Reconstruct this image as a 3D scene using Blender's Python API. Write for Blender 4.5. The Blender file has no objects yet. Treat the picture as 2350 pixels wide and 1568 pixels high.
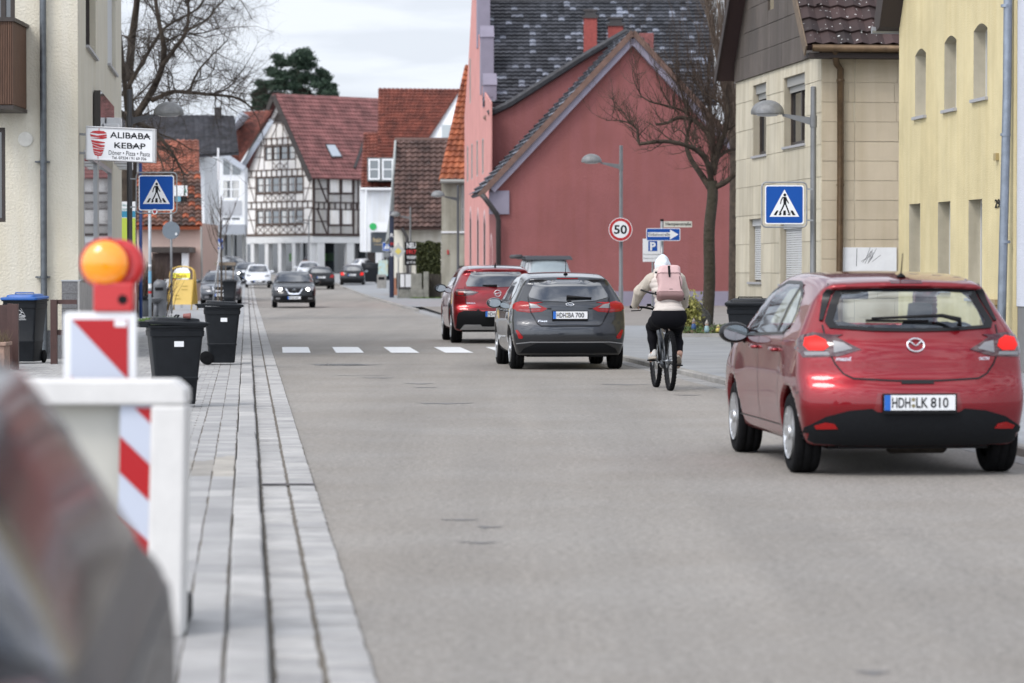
import bpy, bmesh, math, random
import numpy as np
from mathutils import Vector, Matrix
from mathutils.bvhtree import BVHTree
from mathutils.geometry import tessellate_polygon
R_ = math.radians
scene = bpy.context.scene
COL = scene.collection
random.seed(7)
# ---------------------------------------------------------------- camera, sky, sun, exposure
F_PX, CX, CY, HY, CAMH = 7000.0, 1175.0, 784.0, 621.0, 1.5
PITCH = math.atan((CY - HY) / F_PX)
cd = bpy.data.cameras.new('camera'); cam = bpy.data.objects.new('camera', cd); COL.objects.link(cam)
scene.camera = cam
cam.location = (0, 0, CAMH); cam.rotation_euler = (R_(90) - PITCH, 0, 0)
cd.sensor_width = 36; cd.lens = 36 * F_PX / 2350.0
cd.clip_start = 0.5; cd.clip_end = 3000
cd.dof.use_dof = True; cd.dof.focus_distance = 39.0; cd.dof.aperture_fstop = 3.0; cd.dof.aperture_blades = 9
SUN_EL, SUN_AZ = 50, -138          # azimuth from +Y towards +X: the sun stands behind the camera, to the left, behind thin cloud
w = bpy.data.worlds.new('World'); scene.world = w; w.use_nodes = True
nt = w.node_tree; N, L_ = nt.nodes, nt.links
N.clear()
sky = N.new('ShaderNodeTexSky'); sky.sky_type = 'NISHITA'; sky.sun_disc = False
sky.sun_elevation = R_(SUN_EL); sky.sun_rotation = R_(SUN_AZ); sky.air_density = 1.0; sky.dust_density = 2.5
tc = N.new('ShaderNodeTexCoord'); sep = N.new('ShaderNodeSeparateXYZ'); L_.new(tc.outputs['Generated'], sep.inputs[0])
# clouds on a flat layer: direction.xy / (direction.z + c)
ad = N.new('ShaderNodeMath'); ad.operation = 'ADD'; ad.inputs[1].default_value = 0.10
mxz = N.new('ShaderNodeMath'); mxz.operation = 'MAXIMUM'; mxz.inputs[1].default_value = 0.0
L_.new(sep.outputs[2], mxz.inputs[0]); L_.new(mxz.outputs[0], ad.inputs[0])
dx = N.new('ShaderNodeMath'); dx.operation = 'DIVIDE'; dy = N.new('ShaderNodeMath'); dy.operation = 'DIVIDE'
L_.new(sep.outputs[0], dx.inputs[0]); L_.new(ad.outputs[0], dx.inputs[1]); L_.new(sep.outputs[1], dy.inputs[0]); L_.new(ad.outputs[0], dy.inputs[1])
cmb = N.new('ShaderNodeCombineXYZ'); L_.new(dx.outputs[0], cmb.inputs[0]); L_.new(dy.outputs[0], cmb.inputs[1])
cn = N.new('ShaderNodeTexNoise'); cn.inputs['Scale'].default_value = 1.25; cn.inputs['Detail'].default_value = 8; cn.inputs['Roughness'].default_value = .6
L_.new(cmb.outputs[0], cn.inputs['Vector'])
cr = N.new('ShaderNodeValToRGB'); cr.color_ramp.elements[0].position = .30; cr.color_ramp.elements[0].color = (0.35, 0.35, 0.35, 1)
cr.color_ramp.elements[1].position = .62; cr.color_ramp.elements[1].color = (1, 1, 1, 1)
L_.new(cn.outputs[0], cr.inputs[0])
cn2 = N.new('ShaderNodeTexNoise'); cn2.inputs['Scale'].default_value = 3.4; cn2.inputs['Detail'].default_value = 6
L_.new(cmb.outputs[0], cn2.inputs['Vector'])
cc = N.new('ShaderNodeValToRGB'); cc.color_ramp.elements[0].position = .40; cc.color_ramp.elements[0].color = (1.7, 1.95, 2.5, 1)
cc.color_ramp.elements[1].position = .58; cc.color_ramp.elements[1].color = (8.6, 8.8, 9.2, 1)
L_.new(cn2.outputs[0], cc.inputs[0])
mx = N.new('ShaderNodeMix'); mx.data_type = 'RGBA'
L_.new(cr.outputs[0], mx.inputs[0]); L_.new(sky.outputs[0], mx.inputs[6]); L_.new(cc.outputs[0], mx.inputs[7])
bg = N.new('ShaderNodeBackground'); bg.inputs[1].default_value = 0.15
wo = N.new('ShaderNodeOutputWorld'); hz = N.new('ShaderNodeMapRange'); hz.inputs[1].default_value = .09; hz.inputs[2].default_value = .42; hz.inputs[3].default_value = .90; hz.inputs[4].default_value = 0.; L_.new(mxz.outputs[0], hz.inputs[0])
mh = N.new('ShaderNodeMix'); mh.data_type = 'RGBA'; L_.new(hz.outputs[0], mh.inputs[0]); L_.new(mx.outputs[2], mh.inputs[6]); mh.inputs[7].default_value = (4.5, 4.8, 5.25, 1)
# the half of the overcast sky where the sun stands is brighter
vd = N.new('ShaderNodeVectorMath'); vd.operation = 'DOT_PRODUCT'; L_.new(tc.outputs['Generated'], vd.inputs[0]); vd.inputs[1].default_value = (math.sin(R_(SUN_AZ)), math.cos(R_(SUN_AZ)), 0)
vr = N.new('ShaderNodeMapRange'); vr.inputs[1].default_value = -.2; vr.inputs[2].default_value = 1.; vr.inputs[3].default_value = 1.; vr.inputs[4].default_value = 2.1; L_.new(vd.outputs['Value'], vr.inputs[0])
vs = N.new('ShaderNodeVectorMath'); vs.operation = 'SCALE'; L_.new(mh.outputs[2], vs.inputs[0]); L_.new(vr.outputs[0], vs.inputs['Scale'])
L_.new(vs.outputs[0], bg.inputs[0]); L_.new(bg.outputs[0], wo.inputs[0])
sd = bpy.data.lights.new('sun', 'SUN'); so = bpy.data.objects.new('sun', sd); COL.objects.link(so)
sd.energy = 1.15; sd.angle = R_(18); sd.color = (1.0, .965, .92)
_a, _e = R_(SUN_AZ), R_(SUN_EL)
SUNV = Vector((math.sin(_a) * math.cos(_e), math.cos(_a) * math.cos(_e), math.sin(_e)))
so.rotation_euler = SUNV.to_track_quat('Z', 'Y').to_euler(); so.location = (0, 0, 60)
scene.view_settings.view_transform = 'Standard'; scene.view_settings.look = 'None'
scene.view_settings.exposure = 0.35; scene.view_settings.gamma = 1
scene.cycles.max_bounces = 8; scene.cycles.transparent_max_bounces = 12

# ---------------------------------------------------------------- points
def ray(px, py):
    v = Vector((px - CX, F_PX, -(py - CY)))
    return Matrix.Rotation(-PITCH, 3, 'X') @ v
def PD(px, py, D):
    v = ray(px, py); return Vector((0, 0, CAMH)) + v * (D / v.y)
def XD(px, D): return PD(px, HY, D).x
def gz(y):
    return float(np.interp(y, [0, 120, 160, 200, 235, 270, 320, 420, 1500], [0, 0, .12, .38, .8, 1.25, 1.8, 2.4, 4]))
def PG(px, py, z=0.0):
    v = ray(px, py); t = (z - CAMH) / v.z; return Vector((v.x * t, v.y * t, z))
RD = -0.087                                   # the street runs to the left by 8.7 cm a metre
def road(u, y): return u + RD * y
# ---------------------------------------------------------------- materials
MATS = {}
def mat(name, col=(.5, .5, .5), rough=.6, metal=0., noise=None, bump=None, coat=0., spec=.5, emit=None, trans=0., col2=None, ior=None, stretch=(1, 1, 1), streak=None, alpha=None):
    if name in MATS: return MATS[name]
    m = bpy.data.materials.new(name); m.use_nodes = True; t = m.node_tree; b = t.nodes['Principled BSDF']
    b.inputs['Base Color'].default_value = (*col, 1); b.inputs['Roughness'].default_value = rough; b.inputs['Metallic'].default_value = metal
    b.inputs['Coat Weight'].default_value = coat; b.inputs['Coat Roughness'].default_value = .03
    b.inputs['Specular IOR Level'].default_value = spec; b.inputs['Transmission Weight'].default_value = trans
    if ior: b.inputs['IOR'].default_value = ior
    if emit: b.inputs['Emission Color'].default_value = (*emit[0], 1); b.inputs['Emission Strength'].default_value = emit[1]
    if alpha is not None: b.inputs['Alpha'].default_value = alpha
    if noise or bump or streak:
        tcn = t.nodes.new('ShaderNodeTexCoord'); mp = t.nodes.new('ShaderNodeMapping'); mp.inputs['Scale'].default_value = stretch
        t.links.new(tcn.outputs['Object'], mp.inputs[0])
    out = None
    if noise:
        sc, am = noise
        n = t.nodes.new('ShaderNodeTexNoise'); n.inputs['Scale'].default_value = sc; n.inputs['Detail'].default_value = 6; n.inputs['Roughness'].default_value = .62
        t.links.new(mp.outputs[0], n.inputs['Vector'])
        r = t.nodes.new('ShaderNodeValToRGB'); r.color_ramp.elements[0].position = .3; r.color_ramp.elements[1].position = .7
        c2 = col2 or tuple(c * (1 - am) for c in col)
        r.color_ramp.elements[0].color = (*c2, 1); r.color_ramp.elements[1].color = (*(min(1, c * (1 + am * .4)) for c in col), 1)
        t.links.new(n.outputs[0], r.inputs[0]); out = r.outputs[0]
    if streak:
        # rain streaks and dirt running down a wall: noise stretched along z
        mp2 = t.nodes.new('ShaderNodeMapping'); mp2.inputs['Scale'].default_value = (2.2, 2.2, .22); t.links.new(tcn.outputs['Object'], mp2.inputs[0])
        n2 = t.nodes.new('ShaderNodeTexNoise'); n2.inputs['Scale'].default_value = 1.6; n2.inputs['Detail'].default_value = 7; t.links.new(mp2.outputs[0], n2.inputs['Vector'])
        r2 = t.nodes.new('ShaderNodeValToRGB'); r2.color_ramp.elements[0].position = .36; r2.color_ramp.elements[1].position = .6
        k = 1 - streak; r2.color_ramp.elements[0].color = (k, k * .98, k * .93, 1); r2.color_ramp.elements[1].color = (1, 1, 1, 1)
        t.links.new(n2.outputs[0], r2.inputs[0])
        mm = t.nodes.new('ShaderNodeMix'); mm.data_type = 'RGBA'; mm.blend_type = 'MULTIPLY'; mm.inputs[0].default_value = 1
        if out: t.links.new(out, mm.inputs[6])
        else: mm.inputs[6].default_value = (*col, 1)
        t.links.new(r2.outputs[0], mm.inputs[7]); out = mm.outputs[2]
    if out: t.links.new(out, b.inputs['Base Color'])
    if bump:
        sc, st, dist = bump
        n3 = t.nodes.new('ShaderNodeTexNoise'); n3.inputs['Scale'].default_value = sc; n3.inputs['Detail'].default_value = 4
        t.links.new(mp.outputs[0], n3.inputs['Vector'])
        bp = t.nodes.new('ShaderNodeBump'); bp.inputs['Strength'].default_value = st; bp.inputs['Distance'].default_value = dist
        t.links.new(n3.outputs[0], bp.inputs['Height']); t.links.new(bp.outputs[0], b.inputs['Normal'])
    MATS[name] = m; return m
def tile_mat(name, ca, cb, tw, th, cc=None, frac=.0, lichen=0.):
    """roof tiles: a colour of its own for each tile (UV in metres), larger weathering and lichen specks"""
    if name in MATS: return MATS[name]
    m = mat(name, ca, .75); t = m.node_tree; b = t.nodes['Principled BSDF']
    uv = t.nodes.new('ShaderNodeUVMap'); mp = t.nodes.new('ShaderNodeMapping'); mp.inputs['Scale'].default_value = (1 / tw, 1 / th, 1)
    t.links.new(uv.outputs[0], mp.inputs[0])
    fl = t.nodes.new('ShaderNodeVectorMath'); fl.operation = 'FLOOR'; t.links.new(mp.outputs[0], fl.inputs[0])
    wn = t.nodes.new('ShaderNodeTexWhiteNoise'); wn.noise_dimensions = '2D'; t.links.new(fl.outputs[0], wn.inputs['Vector'])
    r = t.nodes.new('ShaderNodeValToRGB'); r.color_ramp.elements[0].color = (*ca, 1); r.color_ramp.elements[1].color = (*cb, 1)
    if cc:
        r.color_ramp.elements[1].position = max(.05, 1 - frac - .02)
        e = r.color_ramp.elements.new(min(1, 1 - frac + .02)); e.color = (*cc, 1)
    t.links.new(wn.outputs[0], r.inputs[0])
    n = t.nodes.new('ShaderNodeTexNoise'); n.inputs['Scale'].default_value = .9; n.inputs['Detail'].default_value = 6; t.links.new(uv.outputs[0], n.inputs['Vector'])
    r2 = t.nodes.new('ShaderNodeValToRGB'); r2.color_ramp.elements[0].position = .35; r2.color_ramp.elements[0].color = (.55, .55, .55, 1)
    r2.color_ramp.elements[1].position = .65; r2.color_ramp.elements[1].color = (1.15, 1.15, 1.15, 1); t.links.new(n.outputs[0], r2.inputs[0])
    mm = t.nodes.new('ShaderNodeMix'); mm.data_type = 'RGBA'; mm.blend_type = 'MULTIPLY'; mm.inputs[0].default_value = 1
    t.links.new(r.outputs[0], mm.inputs[6]); t.links.new(r2.outputs[0], mm.inputs[7]); out = mm.outputs[2]
    if lichen:
        n4 = t.nodes.new('ShaderNodeTexNoise'); n4.inputs['Scale'].default_value = 13; n4.inputs['Detail'].default_value = 3; t.links.new(uv.outputs[0], n4.inputs['Vector'])
        r4 = t.nodes.new('ShaderNodeValToRGB'); r4.color_ramp.elements[0].position = 1 - lichen; r4.color_ramp.elements[1].position = 1 - lichen + .03; t.links.new(n4.outputs[0], r4.inputs[0])
        m4 = t.nodes.new('ShaderNodeMix'); m4.data_type = 'RGBA'; t.links.new(r4.outputs[0], m4.inputs[0]); t.links.new(out, m4.inputs[6]); m4.inputs[7].default_value = (.6, .6, .58, 1); out = m4.outputs[2]
    t.links.new(out, b.inputs['Base Color']); return m

# ---------------------------------------------------------------- objects
def tag(o, label=None, cat=None, group=None, kind=None):
    if label: o['label'] = label
    if cat: o['category'] = cat
    if group: o['group'] = group
    if kind: o['kind'] = kind
    return o
def thing(name, label, cat, loc=(0, 0, 0), rz=0, group=None):
    o = bpy.data.objects.new(name, None); COL.objects.link(o); o.location = loc; o.rotation_euler = (0, 0, rz); o.empty_display_size = .3
    return tag(o, label, cat, group)
def copy_tree(o, parent=None):
    c = o.copy(); COL.objects.link(c); c.parent = parent
    for ch in list(o.children): copy_tree(ch, c)
    return c
def origin_of(o):
    p = Vector((0, 0, 0))
    while o: p += o.location; o = o.parent
    return p
class MB:
    def __init__(s, M=None): s.v = []; s.f = []; s.uv = None; s.M = M or Matrix.Identity(4); s.mi = []; s.cur = 0
    def add(s, vs, fs):
        n = len(s.v); M = s.M
        s.v += [M @ Vector(p) for p in vs]; s.f += [tuple(i + n for i in f) for f in fs]; s.mi += [s.cur] * len(fs); return s
    def box(s, x0, x1, y0, y1, z0, z1):
        return s.add([(x0, y0, z0), (x1, y0, z0), (x1, y1, z0), (x0, y1, z0), (x0, y0, z1), (x1, y0, z1), (x1, y1, z1), (x0, y1, z1)],
                     [(0, 3, 2, 1), (4, 5, 6, 7), (0, 1, 5, 4), (1, 2, 6, 5), (2, 3, 7, 6), (3, 0, 4, 7)])
    def hexa(s, p):   # eight corners, bottom ring then top ring
        return s.add(p, [(0, 3, 2, 1), (4, 5, 6, 7), (0, 1, 5, 4), (1, 2, 6, 5), (2, 3, 7, 6), (3, 0, 4, 7)])
    def poly(s, pts): return s.add(pts, [tuple(range(len(pts)))])
    def prism(s, pts, ext):
        n = len(pts); e = Vector(ext); a = [Vector(p) for p in pts]
        tri = tessellate_polygon([a])
        return s.add(a + [p + e for p in a], [tuple(reversed(t)) for t in tri] + [tuple(i + n for i in t) for t in tri] + [(i, (i + 1) % n, n + (i + 1) % n, n + i) for i in range(n)])
    def rings(s, rings, close=True, cap=True):
        k = len(rings[0]); vs = [p for r in rings for p in r]; fs = []
        for i in range(len(rings) - 1):
            for j in range(k if close else k - 1):
                a, b = i * k + j, i * k + (j + 1) % k
                fs.append((a, b, b + k, a + k))
        if cap: fs.append(tuple(reversed(range(k)))); fs.append(tuple(range((len(rings) - 1) * k, len(rings) * k)))
        return s.add(vs, fs)
    def tube(s, pts, rad, n=8, cap=True):
        pts = [Vector(p) for p in pts]
        if not hasattr(rad, '__len__'): rad = [rad] * len(pts)
        rg = []; up = None
        for i, p in enumerate(pts):
            d = (pts[min(i + 1, len(pts) - 1)] - pts[max(i - 1, 0)]).normalized()
            if up is None: up = d.orthogonal().normalized()
            up = (up - d * up.dot(d)); up = up.normalized() if up.length > 1e-6 else d.orthogonal().normalized()
            b = d.cross(up)
            rg.append([p + (up * math.cos(2 * math.pi * k / n) + b * math.sin(2 * math.pi * k / n)) * rad[i] for k in range(n)])
        return s.rings(rg, True, cap)
    def lathe(s, prof, n=24, c=(0, 0, 0), axis='z', cap=True):
        rg = []
        for r, h in prof:
            ring = []
            for k in range(n):
                a = 2 * math.pi * k / n; x, y = r * math.cos(a), r * math.sin(a)
                p = {'z': (x, y, h), 'x': (h, x, y), 'y': (y, h, x)}[axis]
                ring.append((p[0] + c[0], p[1] + c[1], p[2] + c[2]))
            rg.append(ring)
        return s.rings(rg, True, cap)
    def build(s, name, m, parent=None, world=False, smooth=False, bevel=0., auto=None, uv=None):
        me = bpy.data.meshes.new(name); off = origin_of(parent) if (parent and world) else Vector((0, 0, 0))
        me.from_pydata([tuple(p - off) for p in s.v], [], s.f); me.update()
        for q in (m if isinstance(m, (list, tuple)) else [m]): me.materials.append(q)
        if isinstance(m, (list, tuple)): me.polygons.foreach_set('material_index', s.mi)
        if smooth or auto: me.polygons.foreach_set('use_smooth', [True] * len(me.polygons))
        if auto: me.set_sharp_from_angle(angle=R_(auto))
        if uv:
            l = me.uv_layers.new(name='UVMap'); idx = np.empty(len(me.loops), int); me.loops.foreach_get('vertex_index', idx)
            l.data.foreach_set('uv', np.array(uv, float)[idx].ravel())
        o = bpy.data.objects.new(name, me); COL.objects.link(o); o.parent = parent
        if bevel:
            md = o.modifiers.new('bevel', 'BEVEL'); md.width = bevel; md.segments = 2; md.limit_method = 'ANGLE'; md.angle_limit = R_(35)
            md.harden_normals = False
        return o
def np_obj(name, v, f, m, parent=None, smooth=True, off=(0, 0, 0)):
    me = bpy.data.meshes.new(name); me.from_pydata((np.asarray(v) - np.asarray(off)).tolist(), [], np.asarray(f).tolist()); me.update()
    me.materials.append(m)
    if smooth: me.polygons.foreach_set('use_smooth', [True] * len(me.polygons))
    o = bpy.data.objects.new(name, me); COL.objects.link(o); o.parent = parent; return o
# ---------------------------------------------------------------- lettering (built-in font turned into mesh)
_TX = {}
def text2d(s, bold=0.):
    k = (s, bold)
    if k not in _TX:
        c = bpy.data.curves.new('t', 'FONT'); c.body = s; c.size = 1; c.resolution_u = 3; c.offset = bold
        o = bpy.data.objects.new('t', c); COL.objects.link(o)
        dg = bpy.context.evaluated_depsgraph_get(); me = bpy.data.meshes.new_from_object(o.evaluated_get(dg))
        v = [(p.co.x, p.co.y) for p in me.vertices]; f = [tuple(p.vertices) for p in me.polygons]
        bpy.data.objects.remove(o); bpy.data.curves.remove(c); bpy.data.meshes.remove(me)
        xs = [p[0] for p in v]; ys = [p[1] for p in v]; x0, x1, y0, y1 = min(xs), max(xs), min(ys), max(ys)
        _TX[k] = ([((p[0] - x0) / (x1 - x0), (p[1] - y0) / (y1 - y0)) for p in v], f)
    return _TX[k]
def put_text(mb, s, O, Rv, Uv, x0, x1, y0, y1, bold=0., slant=0.):
    """the text fills x0..x1, y0..y1 in the plane O + Rv*x + Uv*y"""
    v, f = text2d(s, bold)
    return mb.add([O + Rv * (x0 + (x1 - x0) * p[0] + slant * (p[1]) * (y1 - y0)) + Uv * (y0 + (y1 - y0) * p[1]) for p in v], f)
# ---------------------------------------------------------------- facades
class Fr:
    """a vertical plane through two plan points, left one first as seen from outside"""
    def __init__(s, p0, p1):
        s.O = Vector((p0[0], p0[1], 0)); d = Vector((p1[0] - p0[0], p1[1] - p0[1], 0)); s.W = d.length; s.R = d.normalized(); s.N = Vector((s.R.y, -s.R.x, 0))
    def uz(s, px, py):
        v = ray(px, py); C = Vector((0, 0, CAMH)); t = (s.O - C).dot(s.N) / v.dot(s.N); p = C + v * t
        return ((p - s.O).dot(s.R), p.z)
    def u(s, px): return s.uz(px, HY)[0]
    def pt(s, u, z, d=0): return s.O + s.R * u + Vector((0, 0, z)) + s.N * d
    def box(s, mb, u0, u1, z0, z1, d0, d1):
        if u0 > u1: u0, u1 = u1, u0
        if z0 > z1: z0, z1 = z1, z0
        if d0 > d1: d0, d1 = d1, d0
        P = s.pt
        return mb.hexa([P(u0, z0, d1), P(u1, z0, d1), P(u1, z0, d0), P(u0, z0, d0), P(u0, z1, d1), P(u1, z1, d1), P(u1, z1, d0), P(u0, z1, d0)])
    def prism(s, mb, uz, d0, d1):
        return mb.prism([s.pt(a, b, d0) for a, b in uz], s.N * (d1 - d0))
    def bar(s, mb, a, b, wd, d0, d1):
        du, dz = b[0] - a[0], b[1] - a[1]; l = math.hypot(du, dz) or 1; nx, nz = -dz / l * wd / 2, du / l * wd / 2
        return s.prism(mb, [(a[0] + nx, a[1] + nz), (b[0] + nx, b[1] + nz), (b[0] - nx, b[1] - nz), (a[0] - nx, a[1] - nz)], d0, d1)
def rect(u0, u1, z0, z1): return [(u0, z0), (u1, z0), (u1, z1), (u0, z1)]
def wall(fr, outline, holes, rev, depth, name, m, parent, rmat=None):
    mb = MB(); loops = [[Vector((a, b, 0)) for a, b in outline]] + [[Vector((a, b, 0)) for a, b in h] for h in holes]
    flat = [p for l in loops for p in l]; tri = tessellate_polygon(loops)
    mb.add([fr.pt(p.x, p.y, 0) for p in flat], [tuple(t) for t in tri])
    mb.cur = 1 if rmat else 0
    for h in holes:
        n = len(h); mb.add([fr.pt(a, b, 0) for a, b in h] + [fr.pt(a, b, -rev) for a, b in h], [(i, (i + 1) % n, n + (i + 1) % n, n + i) for i in range(n)])
    mb.cur = 0
    if depth:
        n = len(outline); mb.add([fr.pt(a, b, 0) for a, b in outline] + [fr.pt(a, b, -depth) for a, b in outline], [(i, (i + 1) % n, n + (i + 1) % n, n + i) for i in range(n)])
        tr = tessellate_polygon([[Vector((a, b, 0)) for a, b in outline]]); mb.add([fr.pt(a, b, -depth) for a, b in outline], [tuple(t) for t in tr])
    return mb.build(name, [m, rmat] if rmat else m, parent, world=True)
def window(fr, u0, u1, z0, z1, d, parent, fm, pm, nu=2, nz=1, fw=.06, name='window', sill=None, curtain=None, seed=0):
    """frame bars with a pane behind; d = depth of the frame's back plane behind the wall"""
    if u0 > u1: u0, u1 = u1, u0
    mb = MB(); a, b = -d, -d + .07
    fr.box(mb, u0, u0 + fw, z0, z1, a, b); fr.box(mb, u1 - fw, u1, z0, z1, a, b)
    fr.box(mb, u0 + fw, u1 - fw, z0, z0 + fw, a, b); fr.box(mb, u0 + fw, u1 - fw, z1 - fw, z1, a, b)
    for i in range(1, nu):
        c = u0 + (u1 - u0) * i / nu; fr.box(mb, c - fw * .5, c + fw * .5, z0 + fw, z1 - fw, a, b - .004)
    for i in range(1, nz):
        c = z0 + (z1 - z0) * i / nz; fr.box(mb, u0 + fw, u1 - fw, c - fw * .3, c + fw * .3, a, b - .008)
    w_ = mb.build(name, fm, parent, world=True)
    p = MB(); fr.box(p, u0 + fw * .5, u1 - fw * .5, z0 + fw * .5, z1 - fw * .5, -d + .01, -d + .03); p.build('pane', pm, w_, world=True)
    if curtain:
        c = MB(); k = 16; rnd = random.Random(seed)
        for (ca, cb) in curtain:
            ua, ub = u0 + (u1 - u0) * ca, u0 + (u1 - u0) * cb
            row = [[fr.pt(ua + (ub - ua) * i / k, z, -d + .033 + .006 * math.sin(i * 2.4 + rnd.random())) for i in range(k + 1)] for z in (z0 + fw * 1.1, z1 - fw * 1.1)]
            c.rings(row, False, False)
        c.build('curtain', MATS['curtain'], w_, world=True)
    if sill:
        s_ = MB(); fr.box(s_, u0 - .05, u1 + .05, z0 - .05, z0 - .003, -d + .02, sill); s_.build('sill', MATS['sill'], w_, world=True)
    return w_
def roof(c, tw, th, name, m, parent, amp=.03, step=.035, thick=.12):
    """a tiled roof slope over corners c = eave left, eave right, ridge right, ridge left (seen from outside)"""
    A, B, C, D = [Vector(p) for p in c]; wd = max((B - A).length, (C - D).length); ht = max((D - A).length, (C - B).length)
    nr = max(1, round(ht / th)); nc = max(1, round(wd / tw)); nrm = (B - A).cross(D - A).normalized()
    us = [i / (nc * 4) for i in range(nc * 4 + 1)]
    lines = []
    for r in range(nr): lines += [(r / nr, step, r + .01), ((r + .985) / nr, 0, r + .99)]
    vs, fs, uv = [], [], []
    for (t, o, tv) in lines:
        for i, u in enumerate(us):
            p = (A.lerp(B, u)).lerp(D.lerp(C, u), t); vs.append(p + nrm * (o + amp * (.5 - .5 * math.cos(2 * math.pi * u * nc)))); uv.append((u * nc * tw, tv * th))
    k = len(us)
    for r in range(len(lines) - 1):
        for i in range(k - 1): fs.append((r * k + i, r * k + i + 1, (r + 1) * k + i + 1, (r + 1) * k + i))
    mb = MB(); mb.add(vs, fs)
    a = [A, B, C, D]; mb.add([p - nrm * .004 for p in a] + [p - nrm * thick for p in a], [(0, 1, 2, 3), (7, 6, 5, 4), (0, 4, 5, 1), (1, 5, 6, 2), (2, 6, 7, 3), (3, 7, 4, 0)]); uv += [(0, 0)] * 8
    return mb.build(name, m, parent, world=True, uv=uv)
# ---------------------------------------------------------------- implicit surfaces
def surface_nets(func, lo, hi, h, newton=2):
    lo = np.array(lo, float); n = np.ceil((np.array(hi) - lo) / h).astype(int) + 1
    ax = [lo[i] + h * np.arange(n[i]) for i in range(3)]
    X, Y, Z = np.meshgrid(*ax, indexing='ij'); Fv = func(X, Y, Z); S = Fv < 0
    nc = n - 1; acc = np.zeros((*nc, 3)); cnt = np.zeros(nc)
    def sl(a, o): return a[o[0]:o[0] + nc[0], o[1]:o[1] + nc[1], o[2]:o[2] + nc[2]]
    cs = [(0, 0, 0), (1, 0, 0), (0, 1, 0), (1, 1, 0), (0, 0, 1), (1, 0, 1), (0, 1, 1), (1, 1, 1)]
    for a in range(8):
        for axx in range(3):
            if cs[a][axx]: continue
            b = list(cs[a]); b[axx] = 1
            fa, fb = sl(Fv, cs[a]), sl(Fv, b); m = (fa < 0) != (fb < 0)
            t = np.where(m, fa / np.where(m, fa - fb, 1), 0)
            p = np.zeros((*nc, 3)); p[..., :] = cs[a]; p[..., axx] = t
            acc += p * m[..., None]; cnt += m
    act = cnt > 0; idx = -np.ones(nc, int); idx[act] = np.arange(act.sum())
    ci = np.argwhere(act); V = lo + h * (ci + acc[act] / cnt[act][:, None])
    Fs = []
    for axx in range(3):
        o = [0, 0, 0]; o[axx] = 1; u, v = [(1, 2), (2, 0), (0, 1)][axx]
        A = S[tuple(slice(0, n[i] - o[i]) for i in range(3))]; B = S[tuple(slice(o[i], n[i]) for i in range(3))]
        e = np.argwhere(A != B); ok = (e[:, u] > 0) & (e[:, v] > 0) & (e[:, u] < nc[u]) & (e[:, v] < nc[v]); e = e[ok]
        du = np.zeros(3, int); du[u] = 1; dv = np.zeros(3, int); dv[v] = 1
        q = [idx[tuple((e - k).T)] for k in (du + dv, dv, 0 * du, du)]
        q = np.stack(q, 1); ins = A[tuple(e.T)]; q[~ins] = q[~ins][:, ::-1]; Fs.append(q)
    Q = np.concatenate(Fs); Q = Q[(Q >= 0).all(1)]
    for _ in range(newton):
        e = h * .2; x, y, z = V.T; f0 = func(x, y, z)
        g = np.stack([func(x + e, y, z) - func(x - e, y, z), func(x, y + e, z) - func(x, y - e, z), func(x, y, z + e) - func(x, y, z - e)], 1) / (2 * e)
        st = f0[:, None] * g / np.maximum((g * g).sum(1), .2)[:, None]; l = np.linalg.norm(st, axis=1, keepdims=True); V = V - st * np.minimum(1, .5 * h / np.maximum(l, 1e-9))
    return V, Q
def smax(a, b, k): hh = np.clip(.5 + .5 * (a - b) / k, 0, 1); return b + (a - b) * hh + k * hh * (1 - hh)
def smin(a, b, k): return -smax(-a, -b, k)
def sdcap(X, Y, Z, a, b, ra, rb):
    a = np.array(a, float); b = np.array(b, float); d = b - a; L2 = (d * d).sum()
    t = np.clip(((X - a[0]) * d[0] + (Y - a[1]) * d[1] + (Z - a[2]) * d[2]) / L2, 0, 1)
    return np.sqrt((X - a[0] - t * d[0]) ** 2 + (Y - a[1] - t * d[1]) ** 2 + (Z - a[2] - t * d[2]) ** 2) - (ra + (rb - ra) * t)
def sdell(X, Y, Z, c, r, M=None):
    x, y, z = X - c[0], Y - c[1], Z - c[2]
    if M is not None: x, y, z = M[0][0] * x + M[0][1] * y + M[0][2] * z, M[1][0] * x + M[1][1] * y + M[1][2] * z, M[2][0] * x + M[2][1] * y + M[2][2] * z
    k0 = np.sqrt((x / r[0]) ** 2 + (y / r[1]) ** 2 + (z / r[2]) ** 2); k1 = np.sqrt((x / r[0] ** 2) ** 2 + (y / r[1] ** 2) ** 2 + (z / r[2] ** 2) ** 2)
    return k0 * (k0 - 1) / np.maximum(k1, 1e-6)
# ---------------------------------------------------------------- shared materials
mat('curtain', (.62, .62, .60), .9); mat('sill', (.35, .35, .36), .5)
GLASS = mat('window_glass', (.02, .025, .03), .06, coat=1., spec=1.)
GLASS2 = mat('window_glass_pale', (.10, .12, .13), .05, coat=1., spec=1.)
GALV = mat('galvanised_steel', (.33, .34, .35), .45, .6, noise=(6, .25))
LAMPG = mat('lamp_post_paint', (.17, .175, .18), .45, .2, noise=(3, .2))
DKM = mat('dark_metal_paint', (.05, .045, .045), .5, .2, noise=(4, .2))
BLK = mat('black_plastic', (.008, .008, .009), .55, spec=.15)
BINM = mat('bin_plastic', (.011, .013, .016), .5, spec=.22, noise=(9, .25), bump=(220, .25, .002))
RUB = mat('tyre_rubber', (.008, .008, .009), .9, spec=.12, noise=(30, .3), bump=(160, .5, .004))
WHP = mat('white_paint', (.78, .79, .80), .5, noise=(5, .08))
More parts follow.
